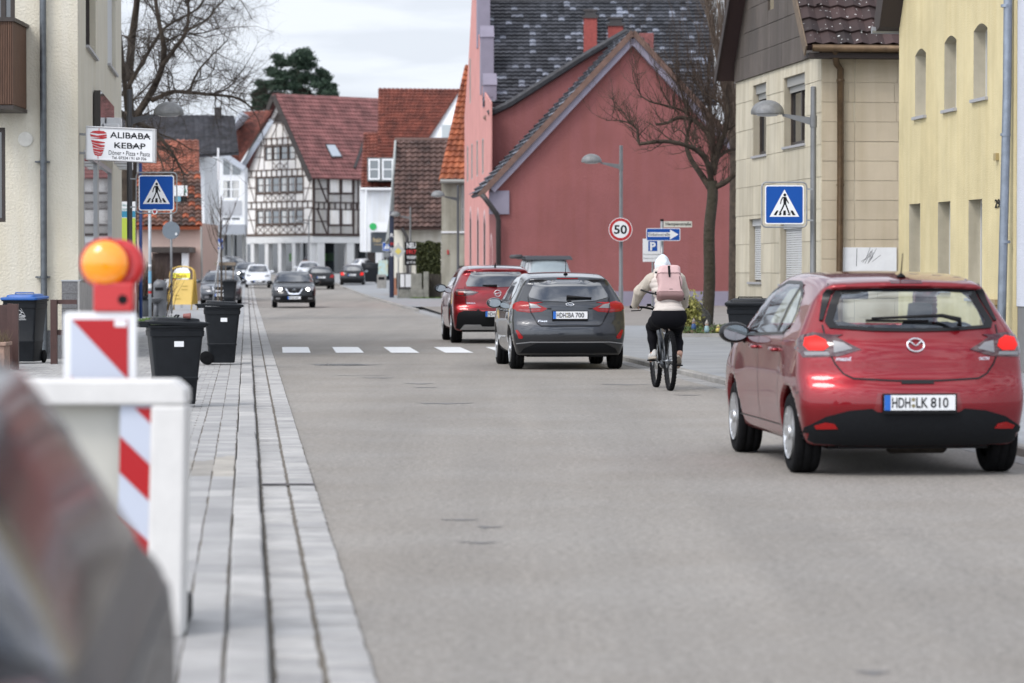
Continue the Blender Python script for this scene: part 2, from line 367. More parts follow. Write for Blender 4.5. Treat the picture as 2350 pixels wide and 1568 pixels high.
RED = mat('sign_red', (.42, .012, .016), .4); BLU = mat('sign_blue', (.003, .068, .33), .6, spec=.25); SWH = mat('sign_white', (.74, .75, .76), .4); SBK = mat('sign_black', (.008, .008, .010), .6, spec=.15)
CHR = mat('chrome', (.75, .76, .78), .12, 1.)
SIL = mat('silver_wheel', (.50, .51, .52), .32, .8)
def asphalt():
    m = mat('asphalt', (.27, .26, .25), .85); t = m.node_tree; b = t.nodes['Principled BSDF']
    tcn = t.nodes.new('ShaderNodeTexCoord')
    def noise(sc, det, st=(1, 1, 1), rough=.6):
        mp = t.nodes.new('ShaderNodeMapping'); mp.inputs['Scale'].default_value = st; t.links.new(tcn.outputs['Object'], mp.inputs[0])
        n = t.nodes.new('ShaderNodeTexNoise'); n.inputs['Scale'].default_value = sc; n.inputs['Detail'].default_value = det; n.inputs['Roughness'].default_value = rough
        t.links.new(mp.outputs[0], n.inputs['Vector']); return n.outputs[0]
    def ramp(i, p0, c0, p1, c1):
        r = t.nodes.new('ShaderNodeValToRGB'); e = r.color_ramp.elements; e[0].position = p0; e[0].color = (*c0, 1); e[1].position = p1; e[1].color = (*c1, 1); t.links.new(i, r.inputs[0]); return r.outputs[0]
    def mul(a, c):
        mm = t.nodes.new('ShaderNodeMix'); mm.data_type = 'RGBA'; mm.blend_type = 'MULTIPLY'; mm.inputs[0].default_value = 1; t.links.new(a, mm.inputs[6]); t.links.new(c, mm.inputs[7]); return mm.outputs[2]
    base = ramp(noise(.55, 7), .33, (.248, .228, .204), .68, (.290, .274, .254))
    grit = ramp(noise(70, 3, rough=.8), .36, (.62, .62, .62), .64, (1.3, 1.29, 1.27))
    grit2 = ramp(noise(260, 2), .35, (.72, .72, .72), .65, (1.2, 1.2, 1.2))
    lane = ramp(noise(.8, 4, (1.3, .06, 1)), .38, (.89, .89, .89), .64, (1.05, 1.04, 1.03))
    base = mul(base, ramp(noise(21, 4, rough=.75), .38, (.74, .74, .74), .62, (1.2, 1.2, 1.19)))
    # sealed cracks: thin dark lines where a stretched noise passes its mean
    nz = noise(.9, 5, (.55, 1.9, 1)); mt = t.nodes.new('ShaderNodeMath'); mt.operation = 'SUBTRACT'; mt.inputs[1].default_value = .5; t.links.new(nz, mt.inputs[0])
    ab = t.nodes.new('ShaderNodeMath'); ab.operation = 'ABSOLUTE'; t.links.new(mt.outputs[0], ab.inputs[0])
    gate = noise(.33, 2); g2 = ramp(gate, .56, (1, 1, 1), .62, (0, 0, 0))
    ck = ramp(ab.outputs[0], .0012, (.55, .55, .57), .003, (1, 1, 1)); 
    mg = t.nodes.new('ShaderNodeMix'); mg.data_type = 'RGBA'; t.links.new(g2, mg.inputs[0]); t.links.new(ck, mg.inputs[6]); mg.inputs[7].default_value = (1, 1, 1, 1)
    t.links.new(mul(mul(mul(mul(base, grit), grit2), lane), mg.outputs[2]), b.inputs['Base Color'])
    bp = t.nodes.new('ShaderNodeBump'); bp.inputs['Strength'].default_value = .5; bp.inputs['Distance'].default_value = .006
    t.links.new(noise(110, 3), bp.inputs['Height']); t.links.new(bp.outputs[0], b.inputs['Normal']); return m
ASPH = asphalt()
def stone(name, col, am=.25, sc=3., perstone=True):
    """stone whose colour differs a little from one stone (mesh island) to the next"""
    m = mat(name, col, .8, noise=(sc, am), bump=(60, .4, .004)); t = m.node_tree; b = t.nodes['Principled BSDF']
    lk = b.inputs['Base Color'].links[0].from_socket
    g = t.nodes.new('ShaderNodeNewGeometry'); r = t.nodes.new('ShaderNodeValToRGB'); r.color_ramp.elements[0].color = (.80, .80, .81, 1); r.color_ramp.elements[1].color = (1.1, 1.09, 1.08, 1)
    t.links.new(g.outputs['Random Per Island'], r.inputs[0]); mm = t.nodes.new('ShaderNodeMix'); mm.data_type = 'RGBA'; mm.blend_type = 'MULTIPLY'; mm.inputs[0].default_value = 1
    t.links.new(lk, mm.inputs[6]); t.links.new(r.outputs[0], mm.inputs[7]); t.links.new(mm.outputs[2], b.inputs['Base Color']); return m
KERB = stone('kerb_granite', (.385, .38, .37)); PAV = stone('paver_concrete', (.355, .352, .345), .2, 2.); JOINT = mat('joint_soil', (.15, .13, .105), .95, noise=(12, .5), col2=(.07, .06, .045))
SLABM = mat('pavement_concrete', (.30, .305, .31), .85, noise=(1.5, .18), bump=(90, .4, .004))
# ================================================================ the setting: ground, pavements, kerbs
def strip(mb, u0, u1, y0, y1, z, step=4., dz=0):
    n = max(1, int((y1 - y0) / step)); ys = [y0 + (y1 - y0) * i / n for i in range(n + 1)]
    mb.add([p for y in ys for p in ((road(u0, y), y, gz(y) + z), (road(u1, y), y, gz(y) + z))], [(2 * i, 2 * i + 1, 2 * i + 3, 2 * i + 2) for i in range(n)])
mb = MB(); xs = [-900, -300, -120, -60, -30, 0, 30, 60, 120, 300, 900]; ys = [-60, 0] + [20 * i for i in range(1, 22)] + [600, 1500, 2600]
mb.add([(x, y, gz(y) - .03) for y in ys for x in xs], [(j * 11 + i, j * 11 + i + 1, (j + 1) * 11 + i + 1, (j + 1) * 11 + i) for j in range(len(ys) - 1) for i in range(10)])
tag(mb.build('ground', SLABM), kind='structure')
mb = MB(); strip(mb, .47, 6.27, -8, 262, .0)
tag(mb.build('road', ASPH), kind='structure')
# side street on the right between the two houses, and the widened end of the street
mb = MB()
mb.add([(road(6.27, 79), 79, 0), (60, 83, 0), (60, 126, .20), (road(6.27, 113), 119.3, .09)], [(0, 1, 2, 3)])
sidest = mat('old_asphalt', (.215, .195, .175), .9, noise=(.8, .2), bump=(90, .5, .006))
mb.M = Matrix.Translation((0, 0, -.006)); tag(mb.build('side_street', sidest), kind='structure')
# gutter of two rows of setts, with the soil joint under them
rnd = random.Random(3)
def stones(mb, u0, u1, y0, y1, ln, gap, z, h=.03, jit=.004, off=0, inset=.006):
    y = y0 - off
    while y < y1:
        l = ln * rnd.uniform(.85, 1.15); a, b = u0 + gap / 2, u1 - gap / 2; j = rnd.uniform(-jit, jit); e = rnd.uniform(-.004, .004); zz = gz(y) + z + j
        ya, yb = y + gap / 2, y + l - gap / 2
        q = [(road(a + e, ya), ya), (road(b + e, ya), ya), (road(b + e, yb), yb), (road(a + e, yb), yb)]
        cx = sum(p[0] for p in q) / 4; cy = sum(p[1] for p in q) / 4
        top = [(p[0] + (inset if p[0] < cx else -inset), p[1] + (inset if p[1] < cy else -inset), zz + rnd.uniform(-.0015, .0015)) for p in q]
        bot = [(p[0], p[1], zz - h) for p in q]; mid = [(p[0], p[1], zz - inset) for p in q]
        n = [(4, 5, 6, 7), (0, 1, 5, 4), (1, 2, 6, 5), (2, 3, 7, 6), (3, 0, 4, 7), (8, 9, 1, 0), (9, 10, 2, 1), (10, 11, 3, 2), (11, 8, 0, 3)]
        mb.add(mid + top + bot, n); y += l
mb = MB(); strip(mb, .09, .475, 4, 240, .004); tag(mb.build('gutter_bed', JOINT), kind='structure')
mb = MB(); stones(mb, .10, .282, 5, 120, .15, .012, .012); stones(mb, .290, .475, 5, 120, .16, .014, .018)
stones(mb, .10, .28, 120, 235, .6, .03, .012); stones(mb, .29, .475, 120, 235, .6, .03, .018)
tag(mb.build('gutter_setts', KERB), kind='structure')
mb = MB(); strip(mb, .10, .47, 21.02, 21.16, .022, .1); tag(mb.build('gutter_drain', mat('rusty_iron', (.07, .06, .065), .7, .3, noise=(20, .4))), 'narrow rusty iron drain bar across the paved gutter', 'drain')
mb = MB(); stones(mb, -.085, .085, 4, 150, 1.0, .008, .06, .09, .001, inset=.012); stones(mb, -.085, .085, 150, 235, 3, .01, .06, .09, .001)
tag(mb.build('kerb', KERB), kind='structure')
# left pavement: pavers
mb = MB(); strip(mb, -3.6, -.087, 3, 236, .0465); tag(mb.build('pavement_bed', JOINT), kind='structure')
mb = MB(); wd = .158; r = 0; u = -.09
while u > -.34:
    ye = 100 if r < 17 else 80
    for (a, b, c, l) in ((6, 21.45, 0, .5), (21.45, 23.35, 1, .62), (23.35, ye, 0, .24)):
        mb.cur = c; stones(mb, u - wd, u, a, b, l if r > 1 else l * 1.0, .0065, .052, .02, .0012, off=0 if c else rnd.random() * .2, inset=.004)
    r += 1; u -= wd
y = 5.6; k = 0                                   # courses across the pavement, their lengthwise joints staggered
while y < 100:
    u2 = u + .0 - (wd / 2 if k % 2 else 0); mb.cur = 1 if 21.45 < y < 23.2 else 0
    if k % 2: stones(mb, u - wd / 2, u, y, y + .1, .236, .008, .052, .02, .0012, inset=.004)
    while u2 > (-3.3 if y < 80 else -2.7): stones(mb, u2 - wd, u2, y, y + .1, .236, .008, .052, .02, .0012, inset=.004); u2 -= wd
    y += .245; k += 1
tag(mb.build('pavement_left', [PAV, stone('beige_slab', (.34, .32, .285))]), kind='structure')
mb = MB(); strip(mb, -30, -.09, 80, 236, .0525); strip(mb, -30, -3.24, 8, 80, .051); tag(mb.build('forecourt_left', SLABM), kind='structure')
# right pavement and kerb
mb = MB(); stones(mb, 6.25, 6.40, 4, 79, 1.0, .008, .075, .1, .002, inset=.015); stones(mb, 6.25, 6.40, 113, 215, 1.0, .01, .085, .1, .002, inset=.015)
tag(mb.build('kerb_right', stone('kerb_concrete', (.30, .29, .27))), kind='structure')
mb = MB(); stones(mb, 5.98, 6.24, 4, 110, .32, .012, .006, .03, .003)
tag(mb.build('gutter_right', stone('gutter_concrete', (.27, .265, .255))), kind='structure')
mb = MB(); strip(mb, 6.39, 30, 2, 79, .072); strip(mb, 6.39, 30, 119.2, 215, .08)
tag(mb.build('pavement_right', mat('pavement_asphalt', (.27, .28, .29), .9, noise=(1.4, .18), bump=(90, .5, .006))), kind='structure')
# zebra crossing, manhole
mb = MB(); VP = -.078; wpaint = mat('road_paint', (.78, .79, .79), .6, noise=(14, .12), bump=(120, .3, .003))
for px in (648, 771, 898, 1022, 1150): 
    a = PG(px, 810.5).x; y0, y1 = 55.45, 59.6; x1 = a + VP * 4.1
    mb.add([(a, y0, .005), (a + .51, y0, .005), (x1 + .51, y1, .005), (x1, y1, .005)], [(0, 1, 2, 3)])
tag(mb.build('zebra_marking', wpaint), kind='structure')
mb = MB(); rq = random.Random(8)
for (x0, x1, y0, y1) in ((958, 1092, 925, 930), (1092, 1158, 1208, 1217), (1010, 1100, 1192, 1198), (1048, 1150, 1244, 1251), (1375, 1500, 882, 886), (828, 905, 867, 870), (925, 1000, 880, 883), (1960, 2045, 1540, 1556), (1545, 1610, 906, 911), (700, 880, 836, 842), (940, 1010, 889, 891), (760, 900, 862, 863.5)):
    pts = [(x0 + (x1 - x0) * t, y0 + (y1 - y0) * (.35 + .5 * rq.random()) * (1 - abs(2 * t - 1) ** 3)) for t in (0, .15, .3, .5, .7, .85, 1)]; pts += [(x0 + (x1 - x0) * t, y0 + (y1 - y0) * rq.random() * .25) for t in (.85, .6, .4, .2)]
    mb.add([(*PG(a, b).xy, .003) for a, b in pts], [tuple(range(len(pts)))])
tag(mb.build('road_repairs', mat('tar_repair', (.165, .16, .158), .8, noise=(9, .3))), kind='structure')
mb = MB(); c = PG(785, 838); mb.lathe([(.44, 0), (.44, .006), (.36, .007), (.36, .004), (.30, .004), (.30, .009), (.0, .009)], 32, (c.x, c.y, 0), cap=False)
for k in range(-4, 5): mb.box(c.x + k * .06 - .012, c.x + k * .06 + .012, c.y - .22, c.y + .22, .0095, .015)
tag(mb.build('manhole_cover', mat('cast_iron', (.16, .155, .15), .55, .4, noise=(30, .4))), 'round iron manhole cover in the asphalt before the zebra crossing', 'manhole cover')
# ================================================================ cream building on the left with the kebab sign
CRM = mat('cream_render', (.60, .565, .475), .9, noise=(1.3, .07), bump=(26, .8, .02), streak=.05)
GRAN = mat('granite_cladding', (.17, .17, .175), .5, noise=(60, .6), bump=(40, .1, .002))
GRAN2 = mat('granite_pale', (.36, .355, .34), .5, noise=(5, .35))
DBR = mat('dark_brown_frame', (.035, .025, .02), .5, noise=(8, .3))
c0 = (XD(180, 50), 50.0); c1 = (XD(280, 67), 67.0); Ff = Fr((c0[0] - 6.5, 50), c0); Fs = Fr(c0, c1)
B = thing('apartment_building', 'cream rendered corner building with a brown balcony, a downpipe and a shop window', 'building', (c0[0], 50, 0))
def pxrect(fr, x0, y0, x1, y1, yr=None):
    a, zb = fr.uz(x0, y1); b, zt = fr.uz(x1, y0); _, zt0 = fr.uz(x0, y0); return min(a, b), max(a, b), fr.uz((x0 + x1) / 2, y1)[1], fr.uz((x0 + x1) / 2, y0)[1]
w1 = pxrect(Ff, -70, 293, 12, 510); w2 = pxrect(Ff, -50, -60, 34, 50)
wall(Ff, rect(0, Ff.W, 0, 9.5), [rect(*w1), rect(*w2)], .14, 0, 'wall', CRM, B)
window(Ff, *w1, .12, B, DBR, GLASS, 2, 1, .07); window(Ff, *w2, .12, B, DBR, GLASS, 3, 1, .08)
sw = [pxrect(Fs, 197, -90, 219, 118), pxrect(Fs, 247, -30, 265, 158)]
sh = (Fs.u(193), Fs.u(224), 1.36, 3.55), (Fs.u(226), Fs.u(256), 1.36, 3.55)
wall(Fs, rect(0, Fs.W, 0, 9.5), [rect(*q) for q in (*sw, *sh)], .2, 0, 'wall', CRM, B)
mb = MB(); mb.prism([Vector((c0[0] - 6.5, 50.3, 0)), Vector((c0[0] - .4, 50.3, 0)), Vector((c1[0] - .4, 66.8, 0)), Vector((c1[0], 67, 0)), Vector((c1[0] - 9, 67, 0))], Vector((0, 0, 9.4))); mb.build('inner_walls', CRM, B, world=True)
sp = MB()
window(Fs, *sw[0], .18, B, DBR, GLASS, 1, 1, .1, sill=.06); 
o = window(Fs, *sw[1], .16, B, DBR, GLASS, 1, 1, .08, sill=.06) if False else None
window(Fs, *sw[1], .18, B, DBR, GLASS, 1, 1, .08, sill=.06)
mb = MB(); u0, u1, z0, z1 = sw[1]
for k in range(34): z = z1 - .05 - k * .045; (z > z0 + .05) and Fs.box(mb, u0 + .02, u1 - .02, z - .04, z, -.09, -.075)
mb.build('roller_shutter', mat('shutter_white', (.55, .56, .56), .6), B, world=True)
ALU = mat('aluminium', (.42, .43, .44), .35, .8)
for q in sh: window(Fs, *q, .06, B, ALU, GLASS2, 1, 1, .09, name='shop_window')
mb = MB(); Fs.box(mb, -.25, .75, 0.02, 1.33, .0, .03); Fs.box(mb, .78, 8, .02, 1.30, 0, .026); mb.build('side_plinth', GRAN2, B, world=True)
mb = MB(); Ff.box(mb, Ff.W - .27, Ff.W + .03, .88, 1.12, 0, .03); Ff.box(mb, Ff.W - .27, Ff.W + .03, 1.125, 1.32, 0, .03); Ff.box(mb, Ff.W - .27, Ff.W + .03, 0.02, .875, 0, .03)
Ff.box(mb, Ff.W - 3.2, Ff.W - .275, 0.02, .52, 0, .02); mb.build('plinth', GRAN, B, world=True)
mb = MB(); Ff.box(mb, Ff.W - .28, Ff.W + .04, 1.322, 1.345, 0, .045); Fs.box(mb, .05, 2.2, 1.335, 1.355, 0, .045); mb.build('plinth_flashing', ALU, B, world=True)
# downpipe with clamps
p = Ff.pt(Ff.u(103), 0, .11); mb = MB(); mb.tube([(p.x, p.y, .1), (p.x, p.y, 9.4)], .055, 14); 
for y in (372, 636): z = PD(103, y, 50).z; mb.tube([(p.x, p.y, z - .02), (p.x, p.y, z + .02)], .066, 14); mb.box(p.x - .14, p.x + .09, p.y - .01, p.y + .11, z - .012, z + .012)
mb.build('downpipe', mat('zinc_pipe', (.135, .15, .165), .45, .5, noise=(7, .35), streak=.3), B, world=True, auto=40)
# timber-clad balcony
x0, x1 = XD(-60, 48.6), XD(60, 50.0) ; bz0, bz1 = 4.12, 5.46
mb = MB(); wood = mat('brown_boards', (.125, .062, .035), .6, noise=(5, .4), stretch=(6, 6, .5))
mb.box(x0, x1, 48.62, 49.98, bz0 + .03, bz1 - .05); n = 14
for k in range(n): a = 48.6 + 1.38 * k / n; mb.box(x1, x1 + .022, a + .012, a + 1.38 / n - .012, bz0 + .02, bz1)
for k in range(22): a = x0 + (x1 - x0) * k / 22; mb.box(a + .006, a + (x1 - x0) / 22 - .006, 48.585, 48.61, bz0 + .02, bz1)
b_ = mb.build('balcony', wood, B, world=True); mb = MB(); mb.box(x0, x1 + .06, 48.55, 50, bz1, bz1 + .06); mb.build('balcony_rail', DBR, b_, world=True); mb = MB(); mb.box(x0, x1 + .03, 48.6, 50, bz0 - .05, bz0 + .01); mb.build('balcony_floor', DBR, b_, world=True)
mb = MB(); p = Ff.pt(*Ff.uz(59, 320), .0); mb.lathe([(.125, 0), (.125, -.02), (.11, -.03), (0, -.03)], 24, (p.x, p.y, p.z), 'y'); mb.build('vent_plate', mat('vent_cream', (.62, .60, .54), .7, noise=(9, .15)), B, world=True)
# shop fascia: black panel with white block letters standing out from the side wall
S = thing('shop_fascia', 'black fascia panel with projecting white block letters above the shop window', 'shop sign', Fs.pt(Fs.u(225), 3.9, .05))
mb = MB(); ua, ub = Fs.u(214), Fs.u(247); za, zb = Fs.uz(214, 290)[1] - .1, Fs.uz(214, 209)[1]; Fs.box(mb, ua, ub, za, zb, .02, .14); mb.build('panel', mat('gloss_black', (.02, .018, .02), .08, coat=1), S, world=True)
k = 7; spn = (ub - ua) - 1.0
for i in range(k):
    a = ua + .9 + i * (Fs.u(262) - ua - 1.0) / k; mb = MB(); zz = zb - .55 - .02 * i
    Fs.box(mb, a, a + .5, zz - .5, zz + (.18 if i == 1 else 0), .15, .42); mb.build('block_letter', RED if i == 3 else WHP, S, world=True, bevel=.01)
# ---------------------------------------------------------------- the projecting kebab sign
SW, SH = 1.154, .56
tilt = R_(2.6); cs = PD(278, 332, 50.4); Rv = Vector((math.cos(tilt), 0, -math.sin(tilt))); Uv = Vector((math.sin(tilt) * .3, 0, 1)).normalized(); Nv = Vector((0, -1, 0))
K = thing('kebab_sign', 'white projecting sign reading ALIBABA KEBAP with a red kebab spit', 'shop sign', cs)
O = cs - Rv * SW / 2 - Uv * SH / 2
def kb(mb, x0, x1, y0, y1, d0, d1):
    P = lambda x, y, d: O + Rv * x + Uv * y + Nv * d
    mb.hexa([P(x0, y0, d1), P(x1, y0, d1), P(x1, y0, d0), P(x0, y0, d0), P(x0, y1, d1), P(x1, y1, d1), P(x1, y1, d0), P(x0, y1, d0)])
mb = MB(); kb(mb, .02, SW - .02, .02, SH - .02, -.07, .07); mb.build('face_panel', SWH, K, world=True)
mb = MB()
for q in ((0, SW, 0, .024), (0, SW, SH - .024, SH), (0, .026, .0245, SH - .0245), (SW - .05, SW, .0245, SH - .0245)): kb(mb, *q, -.09, .09)
mb.build('frame', mat('sign_frame', (.5, .5, .5), .4, .5), K, world=True, bevel=.008)
for z in (.11, .42): mb = MB(); kb(mb, -.12, .0, z - .02, z + .02, -.02, .02); kb(mb, -.16, -.12, z - .05, z + .05, -.05, .05); mb.build('bracket', GALV, K, world=True)
def sx(x): return (x - 75) / 755 * SW
def sy(x, y): return SH - (y - 505 - (x - 75) * .047) / 365 * SH
def stext(s, x0, x1, yt, yb, m, bold=0., nm='lettering'):
    mb = MB(); xm = (x0 + x1) / 2; put_text(mb, s, O + Nv * .074, Rv, Uv, sx(x0), sx(x1), sy(xm, yb), sy(xm, yt), bold); mb.build(nm, m, K, world=True)
stext('ALIBABA', 338, 775, 580, 645, SBK, .012); stext('KEBAP', 385, 722, 690, 752, SBK, .012)
# arms crossing the letters, as the lettering has them
mb = MB()
for (xa, xb, yy) in ((345, 400, 612), (505, 548, 612), (548, 620, 612), (635, 700, 614), (700, 770, 616), (385, 450, 718), (462, 505, 718), (535, 580, 718), (580, 640, 720), (650, 700, 722)):
    kb(mb, sx(xa), sx(xb), sy(xa, yy + 3), sy(xa, yy - 3), .074, .077)
mb.build('letter_bars', SBK, K, world=True)
stext('Döner • Pizza • Pasta', 325, 770, 778, 826, SBK); stext('Tel. 07324 / 91 69 706', 360, 732, 838, 870, SBK, .01)
mb = MB(); pt = lambda x, y: O + Nv * .075 + Rv * sx(x) + Uv * (SH - (y - 505) / 365 * SH)
for poly in ([(122, 580), (150, 558), (210, 550), (270, 554), (303, 575), (270, 582), (210, 585), (150, 578)], [(122, 592), (200, 604), (300, 588), (305, 602), (240, 622), (130, 618)],
             [(300, 610), (304, 625), (262, 640), (128, 636), (200, 628)], [(136, 654), (210, 662), (283, 672), (284, 682), (210, 690), (140, 676)], [(142, 682), (210, 696), (283, 706), (280, 720), (240, 730), (148, 700)],
             [(150, 708), (240, 738), (276, 734), (274, 744), (230, 746), (152, 736)], [(155, 744), (200, 752), (270, 752), (268, 770), (240, 782), (160, 768)], [(160, 772), (230, 790), (264, 782), (258, 798), (215, 800), (164, 792)],
             [(166, 796), (210, 806), (256, 802), (248, 818), (210, 824), (176, 814)], [(216, 524), (222, 524), (222, 552), (216, 552)], [(208, 822), (214, 822), (214, 852), (208, 852)]):
    mb.prism([pt(*q) for q in poly], Nv * .002)
mb.build('kebab_spit', RED, K, world=True)
# ---------------------------------------------------------------- brown fence posts, planter
BRP = mat('brown_steel', (.075, .035, .03), .5, noise=(6, .3), streak=.2)
def post(px0, px1, yt, D, nm, lab, extra=None):
    p = XD(px0, D); q = XD(px1, D); zt = PD(px0, yt, D).z; T = thing(nm, lab, 'fence', (p, D, .05)); mb = MB(); mb.box(p, q, D, D + (q - p), .05, zt); mb.build('post', BRP, T, world=True, bevel=.004)
    if extra: e = MB(); extra(e, p, q, zt); e.build('rail', BRP, T, world=True)
    return T
post(16, 28, 697, 44.9, 'steel_fence', 'brown steel fence post furthest left in front of the blue-lidded bin', lambda e, p, q, z: e.box(p - 1, p, 45.0, 45.06, .3, z - .02))
post(27, 41, 698, 44.4, 'fence_post', 'brown fence post right beside another before the blue-lidded bin')
post(115, 130, 688, 47.2, 'garden_gate', 'brown steel gate post with rails between bin and granite plinth', lambda e, p, q, z: (e.box(q + .002, q + .3, 47.25, 47.3, z - .07, z - .001), e.box(q + .002, q + .3, 47.25, 47.3, .5, .58)))
T = thing('planter', 'weathered stone trough with dry plants beside the brown fence', 'planter', (XD(2, 44), 44, 0.05)); mb = MB(); mb.box(XD(-60, 44), XD(17, 44), 43.7, 44.2, .05, .42); mb.box(XD(-60, 44) - .02, XD(17, 44) + .03, 43.67, 44.23, .42, .47)
mb.build('trough', mat('terracotta_old', (.33, .22, .17), .9, noise=(9, .4)), T, world=True, bevel=.01)
mb = MB(); rr = random.Random(5)
for k in range(220):
    b = Vector((rr.uniform(XD(-60, 44), XD(17, 44)), rr.uniform(43.75, 44.15), .46)); t = b + Vector((rr.gauss(0, .05), rr.gauss(0, .05), rr.uniform(.05, .2))); mb.tube([b, t], [.003, .001], 3)
mb.build('dry_plants', mat('dry_stems', (.12, .09, .05), .9), T, world=True)
# ================================================================ beige clad house, yellow house, white house (right side)
def clad(fr, u0, u1, z0, z1, holes, hh, ww, name, m, parent, seed, d=.012, clip=None, stag=.5):
    """cladding boards laid in courses with their own joints, cut round the openings"""
    rnd = random.Random(seed); mb = MB(); z = z0; r = 0
    while z < z1 - .02:
        zt = min(z + hh, z1); u = u0 - (rnd.random() * ww * stag)
        while u < u1:
            l = ww * rnd.uniform(.8, 1.2); pcs = [(max(u, u0), min(u + l, u1), z, zt)]
            for (a, b, c, e) in holes:
                nx_ = []
                for (p, q, s, t) in pcs:
                    if q <= a or p >= b or t <= c or s >= e: nx_.append((p, q, s, t)); continue
                    if p < a: nx_.append((p, a, s, t))
                    if q > b: nx_.append((b, q, s, t))
                    if s < c: nx_.append((max(p, a), min(q, b), s, c))
                    if t > e: nx_.append((max(p, a), min(q, b), e, t))
                pcs = nx_
            for (p, q, s, t) in pcs:
                if clip:   # gable: cut by the roof line
                    lim = lambda x: clip(x)
                    if max(lim(p), lim(q), lim((p + q) / 2)) <= s + .01: continue
                    if min(lim(p), lim(q)) < t:
                        pl = [(p, s), (q, s)]; xs_ = [q + (p - q) * i / 6 for i in range(7)]; top = [(x, max(s, min(t, lim(x)))) for x in xs_]; fr.prism(mb, pl + top, .001, d); continue
                if q - p > .02 and t - s > .02:
                    g = .004; e1 = rnd.uniform(-.002, .003); P = fr.pt
                    mb.hexa([P(p + g, s + g, d + .006 + e1), P(q - g, s + g, d + .006 + e1), P(q - g, s + g, 0.0005), P(p + g, s + g, 0.0005), P(p + g, t - g, d + e1), P(q - g, t - g, d + e1), P(q - g, t - g, 0.0005), P(p + g, t - g, 0.0005)])
            u += l
        z += hh; r += 1
    return mb.build(name, m, parent, world=True)
def island(m, lo, hi):
    t = m.node_tree; b = t.nodes['Principled BSDF']; lk = b.inputs['Base Color'].links[0].from_socket
    g = t.nodes.new('ShaderNodeNewGeometry'); r = t.nodes.new('ShaderNodeValToRGB'); r.color_ramp.elements[0].color = (lo, lo, lo, 1); r.color_ramp.elements[1].color = (hi, hi, hi, 1); t.links.new(g.outputs['Random Per Island'], r.inputs[0])
    mm = t.nodes.new('ShaderNodeMix'); mm.data_type = 'RGBA'; mm.blend_type = 'MULTIPLY'; mm.inputs[0].default_value = 1; t.links.new(lk, mm.inputs[6]); t.links.new(r.outputs[0], mm.inputs[7]); t.links.new(mm.outputs[2], b.inputs['Base Color']); return m
BEI = island(mat('fibre_cement_beige', (.60, .55, .43), .75, noise=(1.1, .12), bump=(30, .2, .004), streak=.15), .90, 1.06)
BEI2 = island(mat('fibre_cement_sand', (.54, .46, .34), .8, noise=(1.1, .1), bump=(30, .2, .004), streak=.12), .93, 1.04)
BRG = island(mat('fibre_cement_brown', (.10, .082, .07), .75, noise=(1.5, .2), streak=.2), .85, 1.1)
far, near = (XD(1690, 65.5), 65.5), (XD(1885, 57), 57.0); Gs = Fr(far, near); sd_ = Vector((-Gs.R.y, Gs.R.x, 0)); Gf = Fr(near, (near[0] + sd_.x * 9.5, near[1] + sd_.y * 9.5)) if sd_.x > 0 else Fr(near, (near[0] - sd_.x * 9.5, near[1] - sd_.y * 9.5))
H = thing('clad_house', 'beige panel-clad house with a brown clad gable and dark tiled roof', 'house', (near[0], near[1], 0))
EZ = 5.52; EW = EZ + .45; W_ = Gs.W; RZ = EW + (W_ / 2 + .0) * 1.02; gl = lambda x: EW + .04 + (W_ / 2 - abs(x - W_ / 2)) * 1.02
hs = [pxrect(Gs, 1729, 193, 1760, 356), pxrect(Gs, 1800, 173, 1849, 333), pxrect(Gs, 1720, 503, 1748, 647), pxrect(Gs, 1791, 508, 1842, 652)]
aw = pxrect(Gs, 1768, -60, 1782, 22)
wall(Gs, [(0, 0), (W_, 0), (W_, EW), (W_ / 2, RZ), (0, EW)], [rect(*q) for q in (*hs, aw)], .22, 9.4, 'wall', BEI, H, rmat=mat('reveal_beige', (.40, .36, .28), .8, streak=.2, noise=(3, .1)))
clad(Gs, 0, W_, .25, EZ, hs, .60, 1.05, 'cladding', BEI, H, 1, stag=.9); clad(Gs, 0, W_, EZ + .002, RZ, [aw], .48, 1.1, 'gable_cladding', BRG, H, 2, d=.05, clip=gl)
clad(Gf, 0, .62, .25, EW, [], .366, .62, 'corner_cladding', BEI2, H, 4, stag=0); clad(Gf, .63, 9.3, .25, EW, [], .366, 1.1, 'side_cladding', BEI2, H, 3)
mb = MB(); Gf.box(mb, -.02, 0.6, .05, .24, 0, .02); Gf.box(mb, .6, 9, .05, .24, 0, .02); Gs.box(mb, 0, W_, .05, .24, 0, .02); mb.build('plinth', mat('grey_plinth', (.2, .2, .2), .9, noise=(3, .2)), H, world=True)
SHB = mat('shutter_box_grey', (.30, .30, .28), .6)
for i, q in enumerate(hs):
    u0, u1, z0, z1 = q
    if i < 2:
        wn_ = window(Gs, u0, u1, z0, z1 - .18, .2, H, DBR, GLASS, 2, 1, .085, sill=.05)
        mb = MB(); Gs.box(mb, u0 + .01, u1 - .01, z1 - .18, z1 - .005, -.2, -.05); Gs.box(mb, u0 + .03, u1 - .03, z1 - .30, z1 - .182, -.12, -.10); mb.build('shutter_box', SHB, H, world=True)
    else:
        window(Gs, u0, u1, z0, z1, .2, H, DBR, GLASS, 1, 1, .06, sill=.05); mb = MB(); z = z1 - .14
        Gs.box(mb, u0 + .01, u1 - .01, z1 - .14, z1 - .005, -.2, -.06)
        while z > z0 + .04: Gs.box(mb, u0 + .03, u1 - .03, z - .041, z - .004, -.125, -.108); z -= .045
        mb.build('roller_shutter', mat('shutter_white', (.55, .56, .56)), H, world=True)
window(Gs, *aw, .15, H, DBR, GLASS, 1, 1, .06)
ROOFB = tile_mat('dark_brown_tiles', (.020, .012, .012), (.060, .032, .030), .30, .36, lichen=.34)
ov, bk = .42, 9.4; s_ = 1.02
